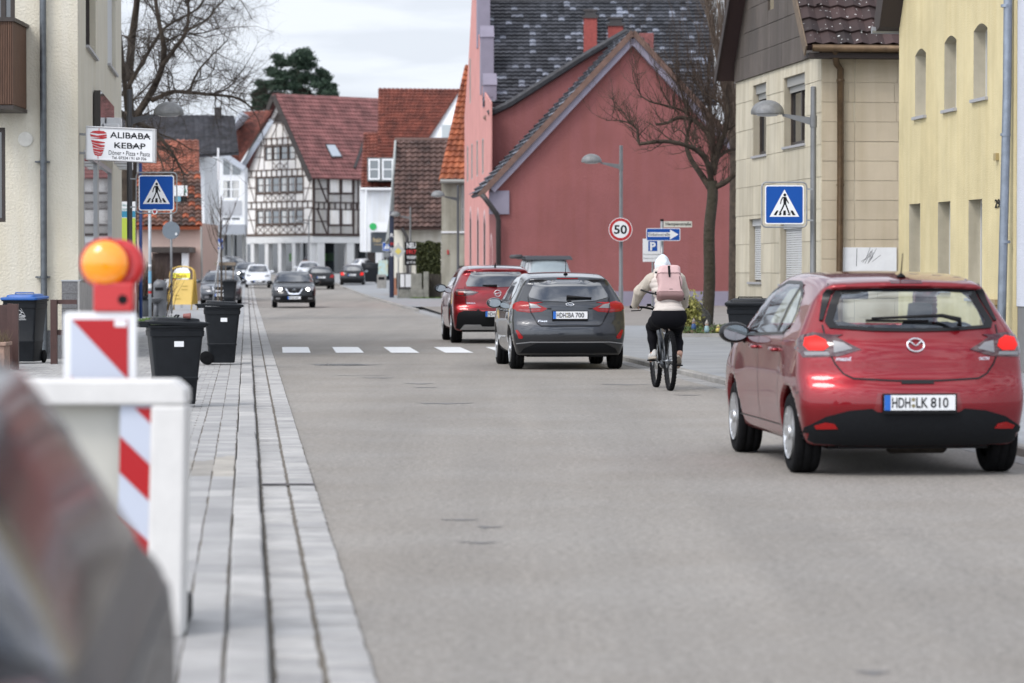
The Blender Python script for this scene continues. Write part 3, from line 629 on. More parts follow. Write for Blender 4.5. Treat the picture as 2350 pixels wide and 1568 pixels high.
def rc(uo, u1_, eu, ru): pass
# slopes: A faces us (near eave), B faces away; the street verge hangs over
ez = EW + .12; P = Gs.pt; N0 = .38
roofA = [P(W_ + ov, ez - ov * s_, N0), P(W_ + ov, ez - ov * s_, -bk), P(W_ / 2, ez + W_ / 2 * s_, -bk), P(W_ / 2, ez + W_ / 2 * s_, N0)]
roofB = [P(-ov, ez - ov * s_, -bk), P(-ov, ez - ov * s_, N0), P(W_ / 2, ez + W_ / 2 * s_, N0), P(W_ / 2, ez + W_ / 2 * s_, -bk)]
ra = roof(roofA, .30, .36, 'roof', ROOFB, H, amp=.05, step=.045); roof(roofB, .30, .36, 'roof', ROOFB, H, amp=.05, step=.045)
mb = MB(); brd = mat('verge_board', (.16, .115, .075), .7, noise=(4, .3)); sof = mat('dark_soffit', (.04, .03, .027), .8)
for sg in (0, 1):
    e = [(W_ + ov, ez - ov * s_), (W_ / 2, ez + W_ / 2 * s_)] if sg else [(-ov, ez - ov * s_), (W_ / 2, ez + W_ / 2 * s_)]
    mb.cur = 0 if sg else 1; Gs.bar(mb, (e[0][0], e[0][1] - .10), (e[1][0], e[1][1] - .10), .24 if sg else .2, N0 + .002, N0 + .03)
mb.build('verge_board', [brd, sof], H, world=True)
gu = [P(W_ + ov + .06, ez - ov * s_ - .05, N0 - .1), P(W_ + ov + .06, ez - ov * s_ - .05, -bk)]; mb = MB(); mb.tube(gu, .07, 12); mb.build('gutter', mat('copper_brown', (.15, .095, .05), .45, .4, noise=(5, .4), streak=.3), H, world=True, smooth=True)
mb = MB(); Gs.box(mb, W_ + .005, W_ + ov, ez - ov * s_ - .22, ez - ov * s_ - .13, -bk, N0 - .05); mb.build('soffit', sof, H, world=True)
dp = lambda px, y, d: Gf.pt(*Gf.uz(px, y), d)
mb = MB(); mb.tube([dp(1904, 108, .42), dp(1905, 122, .40), dp(1916, 148, .15), dp(1926, 160, .10), dp(1926, 420, .10), dp(1924, 640, .10), dp(1924, 820, .10)], .062, 14)
for y in (185, 425): a = dp(1926, y, .10); mb.tube([a - Vector((0, 0, .02)), a + Vector((0, 0, .02))], .072, 14)
mb.build('downpipe', MATS['copper_brown'], H, world=True, auto=50)
# white board on the side wall
q = (Gf.u(1929), Gf.u(2056), Gf.uz(1990, 626)[1], Gf.uz(1990, 568)[1])
T = thing('notice_board', 'white board with faint scribbles fixed to the sand-coloured side wall', 'board', Gf.pt(q[0], q[2], .03)); mb = MB(); Gf.box(mb, *q, .03, .05); mb.build('panel', WHP, T, world=True)
mb = MB(); rr = random.Random(9)
for k in range(9): a = (q[0] + .38 + rr.random() * .3, q[2] + .16 + rr.random() * .1); Gf.bar(mb, a, (a[0] + rr.uniform(.06, .2), a[1] + rr.uniform(.1, .25)), .008, .0505, .052)
Gf.bar(mb, (q[0] + .29, q[2] + .12), (q[0] + .3, q[3] - .02), .012, .0505, .052); mb.build('scribble', mat('grey_marks', (.15, .15, .16)), T, world=True)
# ---------------------------------------------------------------- yellow house
YU = 10.74; yf, yn = YU * 7000 / (2062 - 566), YU * 7000 / (2325 - 566)
Ys = Fr((XD(2062, yf), yf), (XD(2325, yn), yn)); YEL = mat('yellow_render', (.64, .55, .32), .9, noise=(1.3, .12), bump=(45, .6, .015), streak=.07)
H = thing('yellow_house', 'yellow rendered house with arched upper windows and house number 29', 'house', (XD(2325, yn), yn, 0))
def arch(q, r=.09, n=7):
    u0, u1, z0, z1 = q; return [(u0, z0), (u1, z0)] + [(u1 + (u0 - u1) * i / n, z1 - r + r * math.sin(math.pi * i / n)) for i in range(n + 1)]
up = [pxrect(Ys, 2100, 112, 2125, 266), pxrect(Ys, 2167, 82, 2195, 250), pxrect(Ys, 2234, 54, 2266, 225)]
dn = [pxrect(Ys, 2086, 468, 2112, 648), pxrect(Ys, 2152, 463, 2181, 664), pxrect(Ys, 2222, 458, 2254, 684)]
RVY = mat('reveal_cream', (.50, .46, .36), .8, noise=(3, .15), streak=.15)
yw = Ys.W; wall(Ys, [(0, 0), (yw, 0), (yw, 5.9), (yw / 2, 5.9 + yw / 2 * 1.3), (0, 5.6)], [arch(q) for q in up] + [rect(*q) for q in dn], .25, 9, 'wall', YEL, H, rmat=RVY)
for q in up + dn: window(Ys, *q[:2], q[2], q[3] - (.0 if q in dn else .03), .25, H, mat('frame_offwhite', (.55, .55, .53), .5), GLASS, 1, 1, .05)
mb = MB()
for q in up + dn: Ys.box(mb, q[0] - .06, q[1] + .05, q[2] - .05, q[2] - .004, -.24, .05)
mb.build('sill', MATS['sill'], H, world=True)
mb = MB()
for i, s in enumerate(('29',)):
    o_ = Ys.pt(Ys.u(2284), PD(2288, 479, 43.9).z, .012); put_text(mb, s, o_, Ys.R, Vector((0, 0, 1)), 0, .30, 0, .13, .03)
mb.build('house_number', SBK, H, world=True)
a, z = Ys.uz(2290, 357); mb = MB(); Ys.box(mb, a - .07, a + .07, z - .07, z + .03, 0, .05); mb.build('wall_fitting', mat('brass_old', (.35, .27, .12), .5), H, world=True)
mb = MB(); rr = random.Random(4)
a0, a1 = Ys.u(2256), Ys.u(2291); z = .0
while z < 1.05:
    u = a0 + (.08 if int(z / .1) % 2 else 0)
    while u < a1: Ys.box(mb, u, min(a1, u + .2), z, z + .085, .0, .05); u += .215
    z += .1
mb.build('brick_plinth', stone('clinker_brick', (.33, .25, .14)), H, world=True)
mb = MB(); yz = PD(2062, 70, yf).z
Ys.prism(mb, [(-.35, yz - .02), (-.35, yz + .25), (yw / 2, yz + .4 + (yw / 2 + .3) * 1.3), (yw / 2, yz + .1 + (yw / 2 + .3) * 1.3), (.03, yz + .05)], -9, .34)
mb.build('roof', sof, H, world=True)
mb = MB(); pz = Ys.pt(-.28, yz + .02, .4); mb.tube([pz, pz + Ys.N * -9], .06, 10); mb.build('gutter', GALV, H, world=True)
# white house at the right edge
H = thing('white_house', 'bluish white house with grey plinth and zinc downpipe at the right edge', 'house', (XD(2326, yn), yn, 0))
e = (XD(2326, yn) + .10, yn - .004); Wf = Fr(e, (e[0] + .087 * 14, e[1] - 14)); mb = MB(); Wf.box(mb, 0, 14, .9, 9, -8, -.004); Wf.box(mb, 0, 14, 1.0, 9, -.003, .06); mb.build('wall', mat('bluewhite_render', (.60, .62, .68), .9, noise=(2, .06), bump=(40, .8, .02)), H, world=True)
mb = MB(); Wf.box(mb, 0.001, 14, 0.03, .998, -7.9, .045); mb.build('plinth', MATS['grey_plinth'], H, world=True)
mb = MB(); p0 = Ys.pt(yw - .02, 0, .11); mb.tube([p0 + Vector((.04, -.02, 8.)), p0 + Vector((.02, 0, 4.0)), p0 + Vector((-.06, 0, .15))], .062, 14)
for z in (1.9, 3.4, 5.2): mb.tube([p0 + Vector((.0, 0, z - .02)), p0 + Vector((.0, 0, z + .02))], .074, 14)
mb.build('downpipe', mat('zinc_pale', (.27, .31, .37), .4, .5, noise=(6, .25), streak=.2), H, world=True, auto=50)
# ================================================================ the pink house
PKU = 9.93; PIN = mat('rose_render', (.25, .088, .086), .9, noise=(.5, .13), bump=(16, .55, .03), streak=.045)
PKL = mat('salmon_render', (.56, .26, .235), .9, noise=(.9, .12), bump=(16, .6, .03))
LIL = mat('lilac_paint', (.235, .215, .27), .85, noise=(2, .1))
dn_, df_ = 120.0, PKU * 7000 / 500.
ca, cb_ = (XD(1142, dn_), dn_), (XD(1066, df_), df_); Ps = Fr(cb_, ca); Pf = Fr(ca, (ca[0] + 14 * .996, ca[1] + 14 * .087))
H = thing('rose_house', 'old rose-red gabled house with long steep dark roofs and chimneys', 'house', (ca[0], ca[1], 0))
q = lambda px, y: Pf.uz(px, y)
ga = q(1450, 88); ey = q(1122, 432); rgt = (2 * ga[0] - ey[0], ey[1]); zE = ey[1]
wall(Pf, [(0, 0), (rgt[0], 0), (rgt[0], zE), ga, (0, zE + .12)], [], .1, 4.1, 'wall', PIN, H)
mb = MB(); Pf.box(mb, -.02, rgt[0], .02, .68, 0, .03); mb.build('plinth', LIL, H, world=True)
a, b = q(1122, 438), q(1168, 492); mb = MB(); Pf.box(mb, a[0], b[0], b[1], a[1], 0.002, .12); mb.build('cornice_block', LIL, H, world=True)
RFD = tile_mat('weathered_tiles_sheen', (.030, .033, .040), (.085, .09, .105), .26, .30, cc=(.25, .27, .32), frac=.12)  # the pale bluish tiles paint in the sky's sheen on the dark roof
nL = Vector((-(ga[1] - ey[1]), 0, 0))
apz = q(1450, 70)[1]; sl = (apz - q(1098, 445)[1]) / (ga[0] - q(1098, 445)[0]); le = q(1098, 445)
PP = Pf.pt; bk = 4.2
roof([PP(le[0], le[1], -bk), PP(le[0], le[1], .35), PP(ga[0], apz, .35), PP(ga[0], apz, -bk)], .26, .30, 'roof', RFD, H, amp=.03, step=.09)
re_ = 2 * ga[0] - le[0]; roof([PP(re_, le[1], .35), PP(re_, le[1], -bk), PP(ga[0], apz, -bk), PP(ga[0], apz, .35)], .26, .30, 'roof', RFD, H, amp=.03, step=.09)
mb = MB(); ml = MB()
for sg in (-1, 1):
    x = ga[0] + sg * (ga[0] - le[0]); Pf.bar(mb, (x, le[1] - .10), (ga[0], apz - .10), .22, .352, .40); Pf.bar(ml, (x - sg * .5, le[1] + .15), (ga[0], apz - .38), .30, .002, .30)
mb.build('verge_board', mat('brown_verge', (.16, .095, .075), .8, noise=(4, .3)), H, world=True); ml.build('verge_trim', LIL, H, world=True)
# main range behind: wall with raking top, roof slope, gable to the street
def at(px, y, D): return PD(px, y, D)
w3 = [at(1125, 262, 124.5), at(1345, 131, 124.7), at(1440, 76, 124.8), at(1500, 76, 124.8), at(1500, 470, 124.8), at(1125, 470, 124.5)]
mb = MB(); mb.prism(w3, Vector((-.26, 3, 0))); mb.build('raking_wall', PIN, H, world=True)
mb = MB(); mb.tube([at(1120, 262, 124.4), at(1170, 238, 124.4), at(1345, 127, 124.5), at(1440, 72, 124.6)], .15, 6); mb.build('raking_coping', mat('dark_tiles_plain', (.05, .05, .055), .8, noise=(5, .5)), H, world=True)
eL, eR = at(1108, 238, 126.6), at(1646, 238, 127.6); rL, rR = at(1106, 3, 133.6), at(1626, 3, 134.6)
roof([eL, eR, rR, rL], .26, .30, 'roof', RFD, H, amp=.03, step=.10)
mb = MB(); mb.tube([rL, rR], .16, 8); mb.build('ridge', MATS['dark_tiles_plain'], H, world=True)
mb = MB(); mb.prism([Vector((eL.x + .2, 127.5, 0)), Vector((eR.x - .2, 128.5, 0)), Vector((rR.x, 140, 0)), Vector((eL.x - .8, 139, 0))], Vector((0, 0, 8.2))); mb.build('core', PIN, H, world=True)
# street front with narrow windows and arches (all one plane)
gz1 = 8.3; us = Ps.W
uA = Ps.u(1112); us -= .06; gout = [(0, 0), (us, 0), (us, ey[1] + .2), (Ps.u(1126), ey[1] + .2), (Ps.u(1126), gz1), (uA, 8.9), (uA - 1.4, 8.9), (uA - 1.6, 11), (uA - 3.4, 11), (uA - 3.6, 13.2), (uA - 6.5, 14.6), (uA - 9.4, 11), (uA - 11.5, 8.5), (0, 8.5)]
gout = [(max(0, a), b) for a, b in gout[:12]] + [(0, 8.5)]
hol = []
for px, y0, y1 in ((1073, 335, 418), (1083, 330, 412), (1095, 322, 405), (1108, 318, 400)): a = Ps.u(px); z0, z1 = Ps.uz(px, y1)[1], Ps.uz(px, y0)[1]; hol.append((a - .45, a + .45, z0, z1))
arc = []
for px, y0, y1 in ((1080, 482, 612), (1097, 485, 612), (1112, 490, 612), (1128, 545, 612)): a = Ps.u(px); arc.append((a - .5, a + .5, .9, Ps.uz(px, y0)[1]))
hb = (Ps.u(1079) - .4, Ps.u(1079) + .4, 8.9, 10.9)
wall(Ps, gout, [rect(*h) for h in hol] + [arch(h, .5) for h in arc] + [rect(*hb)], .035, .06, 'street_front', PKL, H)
for h in hol + [hb]: window(Ps, *h, .075, H, SHB, GLASS, 2, 2, .07)
for h in arc: window(Ps, *h[:3], h[3] - .1, .075, H, DBR, GLASS, 1, 1, .08)
mb = MB()
for h in arc:
    o_ = arch((h[0] - .14, h[1] + .14, h[2], h[3] + .18), .6); i_ = arch(h, .5); n = len(o_)
    for k in range(1, n - 1): Ps.prism(mb, [o_[k], o_[k + 1], i_[k + 1], i_[k]], .002, .012)
    Ps.box(mb, h[0] - .14, h[0], h[2], h[3] - .5, .002, .012)
mb.build('window_surround', mat('surround_rose', (.55, .42, .42), .8), H, world=True)
mb = MB()
for (u, z0, z1) in ((uA + .0, 8.3, 9.2), (uA - 1.5, 8.9, 11.3), (uA - 3.5, 11., 13.6)): Ps.box(mb, u - .6, u + .05, z0, z1, -.5, .04); Ps.prism(mb, [(u - .65, z1), (u + .1, z1), (u - .25, z1 + .5)], -.52, .06)
mb.build('stepped_gable', LIL, H, world=True)
for px0, px1, y0, D in ((1340, 1370, 42, 129.5), (1396, 1430, 60, 131)):
    mb = MB(); a, b = at(px0, y0, D), at(px1, y0, D); mb.box(a.x, b.x, D, D + .6, 8, a.z); c_ = mb.build('chimney', mat('chimney_brick', (.30, .07, .06), .9, noise=(8, .3)), H, world=True)
    mb = MB(); mb.box(a.x - .06, b.x + .06, D - .06, D + .66, a.z + .002, a.z + .12); mb.box(a.x + .05, b.x - .05, D + .05, D + .55, a.z + .12, a.z + .3); mb.box(a.x - .02, b.x + .02, D, D + .6, a.z + .3, a.z + .38); mb.build('chimney_cap', DKM, c_, world=True)
mb = MB(); mb.tube([at(1106, 446, 119.4), at(1118, 462, 119.4), at(1140, 492, 119.6), at(1144, 505, 119.75), at(1144, 712, 119.75)], .10, 8); mb.build('downpipe', DKM, H, world=True, smooth=True)
mb = MB(); mb.tube([at(1112, 268, 126), at(1128, 285, 126.2), at(1134, 320, 126.3), at(1134, 415, 126.3)], .09, 8); mb.build('downpipe', mat('brown_pipe', (.16, .09, .07), .6), H, world=True, smooth=True)
# ================================================================ houses further down the street
def FD(D): return Fr((-200., D), (200., D))
def A_(px, y, D): return PD(px, y, D)
WHR = mat('white_render', (.76, .78, .81), .9, noise=(1, .05), streak=.06)
RBR = tile_mat('redbrown_tiles', (.13, .032, .020), (.20, .055, .035), .33, .38)
ORT = tile_mat('orange_tiles', (.22, .055, .022), (.40, .12, .05), .33, .38)
BRT = tile_mat('brown_tiles', (.065, .036, .030), (.13, .075, .062), .33, .38, lichen=.30)
PKT = tile_mat('rosy_tiles', (.19, .075, .072), (.24, .10, .095), .33, .38)
GRT = tile_mat('grey_black_tiles', (.035, .035, .042), (.07, .07, .08), .36, .40)
# ---- orange-roofed house beyond the rose house
H = thing('orange_roof_house', 'weathered beige house with a steep orange tiled roof beside the rose house', 'house', (*A_(1012, 690, 144).xy, 0)); f = FD(144)
wl = mat('old_beige_render', (.37, .36, .30), .95, noise=(1.2, .25), streak=.25)
hl = [pxrect(f, 1056, 420, 1075, 540)]; wall(f, rect(f.u(1013), f.u(1125), 0.05, f.uz(1013, 408)[1]), [rect(*h) for h in hl], .15, 9, 'wall', wl, H)
window(f, *hl[0], .12, H, SHB, GLASS, 2, 2, .1); mb = MB(); f.box(mb, f.u(1012.5), f.u(1125), f.uz(0, 535)[1], f.uz(0, 531)[1], 0.003, .05); mb.build('string_course', WHR, H, world=True)
mb = MB(); f.box(mb, f.u(1052), f.u(1068), .1, f.uz(0, 610)[1], .003, .06); mb.build('door', DKM, H, world=True); mb = MB(); f.box(mb, f.u(1026), f.u(1030), f.uz(0, 584)[1], f.uz(0, 574)[1], .003, .05); mb.build('letter_plate', RED, H, world=True)
roof([A_(1007, 413, 143.6), A_(1130, 413, 143.6), A_(1130, 150, 149), A_(1067, 150, 149)], .33, .38, 'roof', ORT, H, amp=.07, step=.07)
mb = MB(); mb.prism([A_(1009, 412, 143.8), A_(1069, 150, 149), A_(1060, 412, 153)], Vector((.04, .1, 0))); mb.tube([A_(1010, 416, 143.5), A_(1125, 416, 143.5)], .09, 8); mb.build('verge', SHB, H, world=True)
# ---- brown-tiled low house
H = thing('brown_roof_house', 'low cream house under a tall brown tiled roof behind the hedge', 'house', (*A_(930, 680, 160).xy, .1)); f = FD(160)
mb = MB(); f.box(mb, f.u(924), f.u(1030), .1, f.uz(0, 514)[1], -8, 0); mb.build('wall', mat('cream_wall', (.60, .57, .50), .9, noise=(1, .1), streak=.15), H, world=True)
mb = MB(); f.box(mb, f.u(899), f.u(925), .9, f.uz(0, 520)[1], -6, .15); mb.build('wall', mat('pale_wall', (.70, .67, .58), .9, noise=(1, .06)), H, world=True)
mb = MB(); f.box(mb, f.u(898), f.u(926), .1, f.uz(0, 638)[1], -6, .18); mb.build('plinth', mat('terracotta_paint', (.36, .16, .10), .9, noise=(2, .2)), H, world=True)
mb = MB(); a = [A_(883, 560, 160), A_(893, 500, 160), A_(905, 322, 164.5), A_(909, 322, 164.5), A_(905, 528, 160)]; mb.prism(a, Vector((.1, 3, 0))); mb.build('gable', mat('grey_slate_clad', (.36, .38, .37), .8, noise=(3, .15)), H, world=True)
roof([A_(904, 524, 159.2), A_(1032, 524, 159.2), A_(1032, 322, 165), A_(906, 322, 165)], .34, .40, 'roof', BRT, H, amp=.08, step=.09)
mb = MB(); mb.tube([A_(906, 322, 165), A_(1032, 322, 165)], .14, 8); mb.build('ridge', BRT, H, world=True)
mb = MB(); mb.tube([A_(922, 524, 158.9), A_(934, 545, 158.9), A_(936, 640, 158.9)], .09, 8); mb.build('downpipe', DKM, H, world=True)
# ---- white building with the big red-brown roof
H = thing('white_roof_house', 'bright white building with a large red-brown roof and a dormer', 'building', (*A_(860, 640, 232).xy, gz(232))); f = FD(232)
zb = f.uz(0, 578)[1]; mb = MB(); f.box(mb, f.u(826), f.u(985), zb, f.uz(0, 428)[1], -12, 0); f.box(mb, f.u(862), f.u(876), gz(232) - .1, zb, -.6, 0); f.box(mb, f.u(876), f.u(985), gz(232) - .1, zb - .01, -12, -2.5); mb.build('wall', WHR, H, world=True)
mb = MB(); f.box(mb, f.u(838), f.u(862), gz(232), zb - .02, -9, -4); f.box(mb, f.u(880), f.u(893), gz(232), f.uz(0, 590)[1], -2.49, -2.4); mb.build('shop_glazing', GLASS, H, world=True)
roof([A_(866, 432, 231.5), A_(908, 432, 231.5), A_(1056, 205, 241), A_(868, 203, 241)], .34, .42, 'roof', RBR, H, amp=.07, step=.08)
roof([A_(828, 432, 231.5), A_(866, 432, 231.5), A_(868, 303, 236.9), A_(834, 305, 236.9)], .34, .42, 'roof', RBR, H, amp=.07, step=.08)
mb = MB(); mb.prism([A_(900, 440, 232.2), A_(1056, 206, 241.3), A_(1070, 206, 241.3), A_(1070, 440, 232.2)], Vector((.3, 1.5, 0))); mb.build('gable', WHR, H, world=True)
mb = MB(); g = FD(231); g.box(mb, g.u(843), g.u(912), g.uz(0, 416)[1], g.uz(0, 362)[1], -4, 0); mb.build('dormer', mat('dormer_zinc', (.12, .13, .13), .6), H, world=True)
for a, b in ((846, 872), (877, 903)): window(g, g.u(a), g.u(b), g.uz(0, 413)[1], g.uz(0, 365)[1], -.005, H, WHP, GLASS2, 1, 2, .12)
g2 = FD(236); mb = MB(); g2.box(mb, g2.u(1014), g2.u(1045), g2.uz(0, 320)[1], g2.uz(0, 287)[1], -.5, .3); mb.build('window', mat('blind_grey', (.42, .46, .47), .6), H, world=True)
mb = MB(); mb.tube([A_(828, 434, 231.2), A_(905, 434, 231.2)], .1, 8); mb.tube([A_(840, 436, 231.2), A_(840, 576, 231.2)], .08, 8); mb.build('gutter', WHP, H, world=True)
T = thing('hair_shop_sign', 'dark grey shop sign with a gold word hair on the white wall', 'shop sign', A_(872, 555, 230)); g = FD(230); mb = MB(); g.box(mb, g.u(851), g.u(893), g.uz(0, 580)[1], g.uz(0, 533)[1], -.1, .1); mb.build('panel', mat('slate_panel', (.055, .065, .075), .5), T, world=True)
mb = MB(); put_text(mb, 'hair', g.pt(g.u(857), g.uz(0, 556)[1], .11), g.R, Vector((0, 0, 1)), 0, .62, 0, .36, .01); g.box(mb, g.u(858), g.u(884), g.uz(0, 562)[1], g.uz(0, 561)[1], .1, .12); mb.build('lettering', mat('gold_letters', (.55, .42, .22), .4), T, world=True)
T = thing('round_logo_sign', 'small white sign with a round green emblem above the hair sign', 'shop sign', A_(866, 520, 229.5)); mb = MB(); g = FD(229.5); g.box(mb, g.u(850), g.u(889), g.uz(0, 531)[1], g.uz(0, 510)[1], -.06, .06); mb.build('panel', WHP, T, world=True)
mb = MB(); c = A_(856, 520, 229.4); mb.lathe([(.27, 0), (.27, -.03), (0, -.03)], 20, tuple(c), 'y'); mb.build('emblem', mat('leaf_green', (.02, .38, .10), .5), T, world=True)
# ---- half-timbered house
GL, GC = (XD(567, 277.5), 277.5), (XD(718, 270), 270.0); G = Fr(GL, GC); back = -G.N; GK = (GC[0] + back.x * 9.2, GC[1] + back.y * 9.2); K_ = Fr(GC, GK)
H = thing('half_timbered_house', 'tall white half-timbered house with brown beams and a rosy tiled roof', 'house', (GC[0], GC[1], gz(270)))
PL_ = mat('timber_plaster', (.80, .78, .76), .9, noise=(1.2, .1), streak=.1); BM = mat('brown_beams', (.105, .072, .056), .8, noise=(3, .3)); BM2 = mat('dark_beams', (.05, .032, .028), .8)
X = lambda x: (400 + x / 2.529) * .918
Y = lambda y: (180 + y / 2.529) * .918
def gp(fr, x, y): return fr.uz(X(x), Y(y))
gw = G.W; z0 = gp(G, 700, 1045)[1]; zA = gp(G, 750, 170)[1]; zEv = gp(G, 960, 632)[1]; um = gw / 2
wins = []
for yr, xs_ in (((870, 965), (608, 905, 6)), ((662, 765), (608, 905, 6)), ((467, 560), (662, 858, 4))):
    n = xs_[2]; u0, u1 = gp(G, xs_[0], 800)[0], gp(G, xs_[1], 800)[0]; za, zb_ = gp(G, 760, yr[1])[1], gp(G, 760, yr[0])[1]
    for i in range(n): a = u0 + (u1 - u0) * i / n; wins.append((a + .015, a + (u1 - u0) / n - .015, za, zb_))
wall(G, [(0, z0), (gw, z0), (gw, zEv), (um, zA), (0, zEv)], [rect(*w_) for w_ in wins], .12, 9.1, 'wall', PL_, H)
for i, w_ in enumerate(wins): window(G, *w_, .1, H, mat('window_brown', (.06, .035, .025), .6), GLASS2, 1, 2, .13, curtain=((.2, .5),) if i % 3 == 1 else ((.3, .8),) if i % 3 == 0 else None, seed=i)
mb = MB(); b = lambda a, c, wd=.16, fr=G: fr.bar(mb, a, c, wd * .6, .002, .04)
def hb_(yc, xa, xb, dent=True, fr=G, s=13):
    z = gp(fr, 760, yc)[1]; ua, ub = gp(fr, xa, 800)[0], gp(fr, xb, 800)[0]; e = .30
    fr.box(mb, ua, ub, z - e - .05, z - e + .05, .002, .05); fr.box(mb, ua, ub, z + e - .05, z + e + .05, .002, .07)
    if dent:
        for k in range(0, s + 1): u = ua + (ub - ua) * k / s; fr.box(mb, u - .07, u + .07, z - e + .05, z + e - .05, .002, .06)
hb_(842, 548, 968); hb_(640, 548, 968); hb_(440, 640, 880, s=7); z = gp(G, 760, 1030)[1]; G.box(mb, 0, gw, z - .12, z + .1, .002, .07)
for x in (550, 966): b(gp(G, x, 1030), gp(G, x, 640))
for ya, yb in ((1025, 860), (825, 655)):
    for x in (606, 908): b(gp(G, x, ya), gp(G, x, yb))
    b(gp(G, 552, yb), gp(G, 600, ya), .13); b(gp(G, 962, yb), gp(G, 915, ya), .13)
    for q in ((548, 606), (908, 966)): z = (ya + yb) / 2 - 5; b(gp(G, q[0], z), gp(G, q[1], z), .13)
    G.box(mb, gp(G, 606, 0)[0], gp(G, 908, 0)[0], gp(G, 760, ya - 57)[1] - .06, gp(G, 760, ya - 57)[1] + .06, .002, .07)
u0, u1 = gp(G, 608, 0)[0], gp(G, 905, 0)[0]
for i in range(6):
    a, c = u0 + (u1 - u0) * i / 6, u0 + (u1 - u0) * (i + 1) / 6; b((a, gp(G, 760, 1025)[1]), (c, gp(G, 760, 970)[1]), .11); b((c, gp(G, 760, 1025)[1]), (a, gp(G, 760, 970)[1]), .11); b((a, gp(G, 760, 1025)[1]), (a, gp(G, 760, 970)[1]), .12)
    if 1 <= i <= 4: b((a, gp(G, 760, 825)[1]), (c, gp(G, 760, 770)[1]), .11); b((c, gp(G, 760, 825)[1]), (a, gp(G, 760, 770)[1]), .11)
    b((a, gp(G, 760, 825)[1]), (a, gp(G, 760, 770)[1]), .12)
for x in (660, 712, 760, 808, 858): b(gp(G, x, 622), gp(G, x, 455), .14)
for xa, xb in ((712, 760), (760, 808)): b(gp(G, xa, 622), gp(G, xb, 570), .1); b(gp(G, xb, 622), gp(G, xa, 570), .1)
b(gp(G, 575, 540), gp(G, 930, 540), .12) if False else None
for q in (((600, 540), (660, 540)), ((858, 540), (915, 540)), ((620, 622), (645, 470)), ((900, 622), (872, 470)), ((700, 430), (745, 330)), ((815, 430), (770, 330)), ((735, 430), (735, 330)), ((778, 430), (778, 330)), ((700, 325), (815, 325))): b(gp(G, *q[0]), gp(G, *q[1]), .13)
mb.build('timber_frame', BM, H, world=True)
mb = MB(); G.prism(mb, [gp(G, 716, 318), gp(G, 806, 318), gp(G, 762, 225)], .002, .08); mb.build('attic_window', DBR, H, world=True)
kw = K_.W; kh = [pxrect(K_, X(1072), Y(665), X(1135), Y(760)), pxrect(K_, X(1150), Y(665), X(1212), Y(760)), pxrect(K_, X(1072), Y(872), X(1135), Y(962)), pxrect(K_, X(1150), Y(872), X(1212), Y(962))]
wall(K_, rect(0.01, kw, z0, zEv), [rect(*h) for h in kh], .12, 0, 'wall', PL_, H)
for h in kh: window(K_, *h, .1, H, BM2, GLASS, 1, 2, .16)
mb = MB(); b = lambda a, c, wd=.2: K_.bar(mb, a, c, wd * .8, .002, .05)
for yc in (640, 842): hb_(yc, 968, 1275, True, K_, 9)
for x in (974, 1062, 1222, 1252): b(gp(K_, x, 1030), gp(K_, x, 640), .24 if x in (974, 1222) else .18)
K_.box(mb, 0, kw, gp(K_, 1100, 1030)[1] - .12, gp(K_, 1100, 1030)[1] + .12, .002, .07)
for ya, yb in ((1025, 860), (825, 655)): b(gp(K_, 990, yb), gp(K_, 1055, ya), .2); b(gp(K_, 975, yb + 85), gp(K_, 1062, yb + 85), .13); b(gp(K_, 1062, ya - 55), gp(K_, 1222, ya - 55), .22); b(gp(K_, 1142, ya - 55), gp(K_, 1142, ya), .15)
for h in kh: K_.box(mb, h[0] - .3, h[0] - .02, h[2] - .1, h[3] + .1, .002, .08); K_.box(mb, h[1] + .02, h[1] + .28, h[2] - .1, h[3] + .1, .002, .079)
mb.build('timber_frame', BM2, H, world=True)
mb = MB(); GP = G.pt; ov = .55; sl = (zA + .25 - zEv) / um
roof([GP(gw + ov, zEv - ov * sl + .2, .7), GP(gw + ov, zEv - ov * sl + .2, -13), GP(um, zA + .45, -13), GP(um, zA + .45, .7)], .34, .42, 'roof', PKT, H, amp=.06, step=.07)
roof([GP(-ov, zEv - ov * sl + .2, -13), GP(-ov, zEv - ov * sl + .2, .7), GP(um, zA + .45, .7), GP(um, zA + .45, -13)], .34, .42, 'roof', PKT, H, amp=.06, step=.07)
for sg in (0, 1): x = gw + ov if sg else -ov; G.bar(mb, (x, zEv - ov * sl), (um, zA + .22), .5, .6, .72)
mb.build('verge_board', DBR, H, world=True)
c = [K_.uz(*p) for p in ((792, 335), (806, 335), (822, 362), (808, 362))]
def onslope(px, py):    # a point of the right-hand roof slope
    a, b_, c_ = GP(gw + ov, zEv - ov * sl + .2, .7), GP(gw + ov, zEv - ov * sl + .2, -13), GP(um, zA + .45, .7); n = (b_ - a).cross(c_ - a); v = ray(px, py); C = Vector((0, 0, CAMH)); return C + v * ((a - C).dot(n) / v.dot(n)), n.normalized()
sk = [onslope(*p) for p in ((744, 334), (766, 334), (784, 364), (759, 364))]; n = sk[0][1]; n = n if n.y < 0 else -n
mb = MB(); mb.prism([p[0] for p in sk], n * .2); s_ = mb.build('skylight', DKM, H, world=True); ctr = sum((p[0] for p in sk), Vector()) / 4; mb = MB(); mb.prism([ctr + (p[0] - ctr) * .86 + n * .201 for p in sk], n * .02); mb.build('pane', mat('sky_glass', (.4, .45, .5), .05, coat=1), s_, world=True)
mb = MB(); q = [onslope(*p)[0] for p in ((895, 0),)]; a, _n = onslope(835, 323); c_, _n = onslope(812, 388); mb.tube([a + n * .1, c_ + n * .1], .14, 6); mb.build('flashing', DKM, H, world=True)
gf = MB(); gb = gz(270) - .2; cols = [(G, .05), (G, .27), (G, .47), (G, .68), (G, .92)]
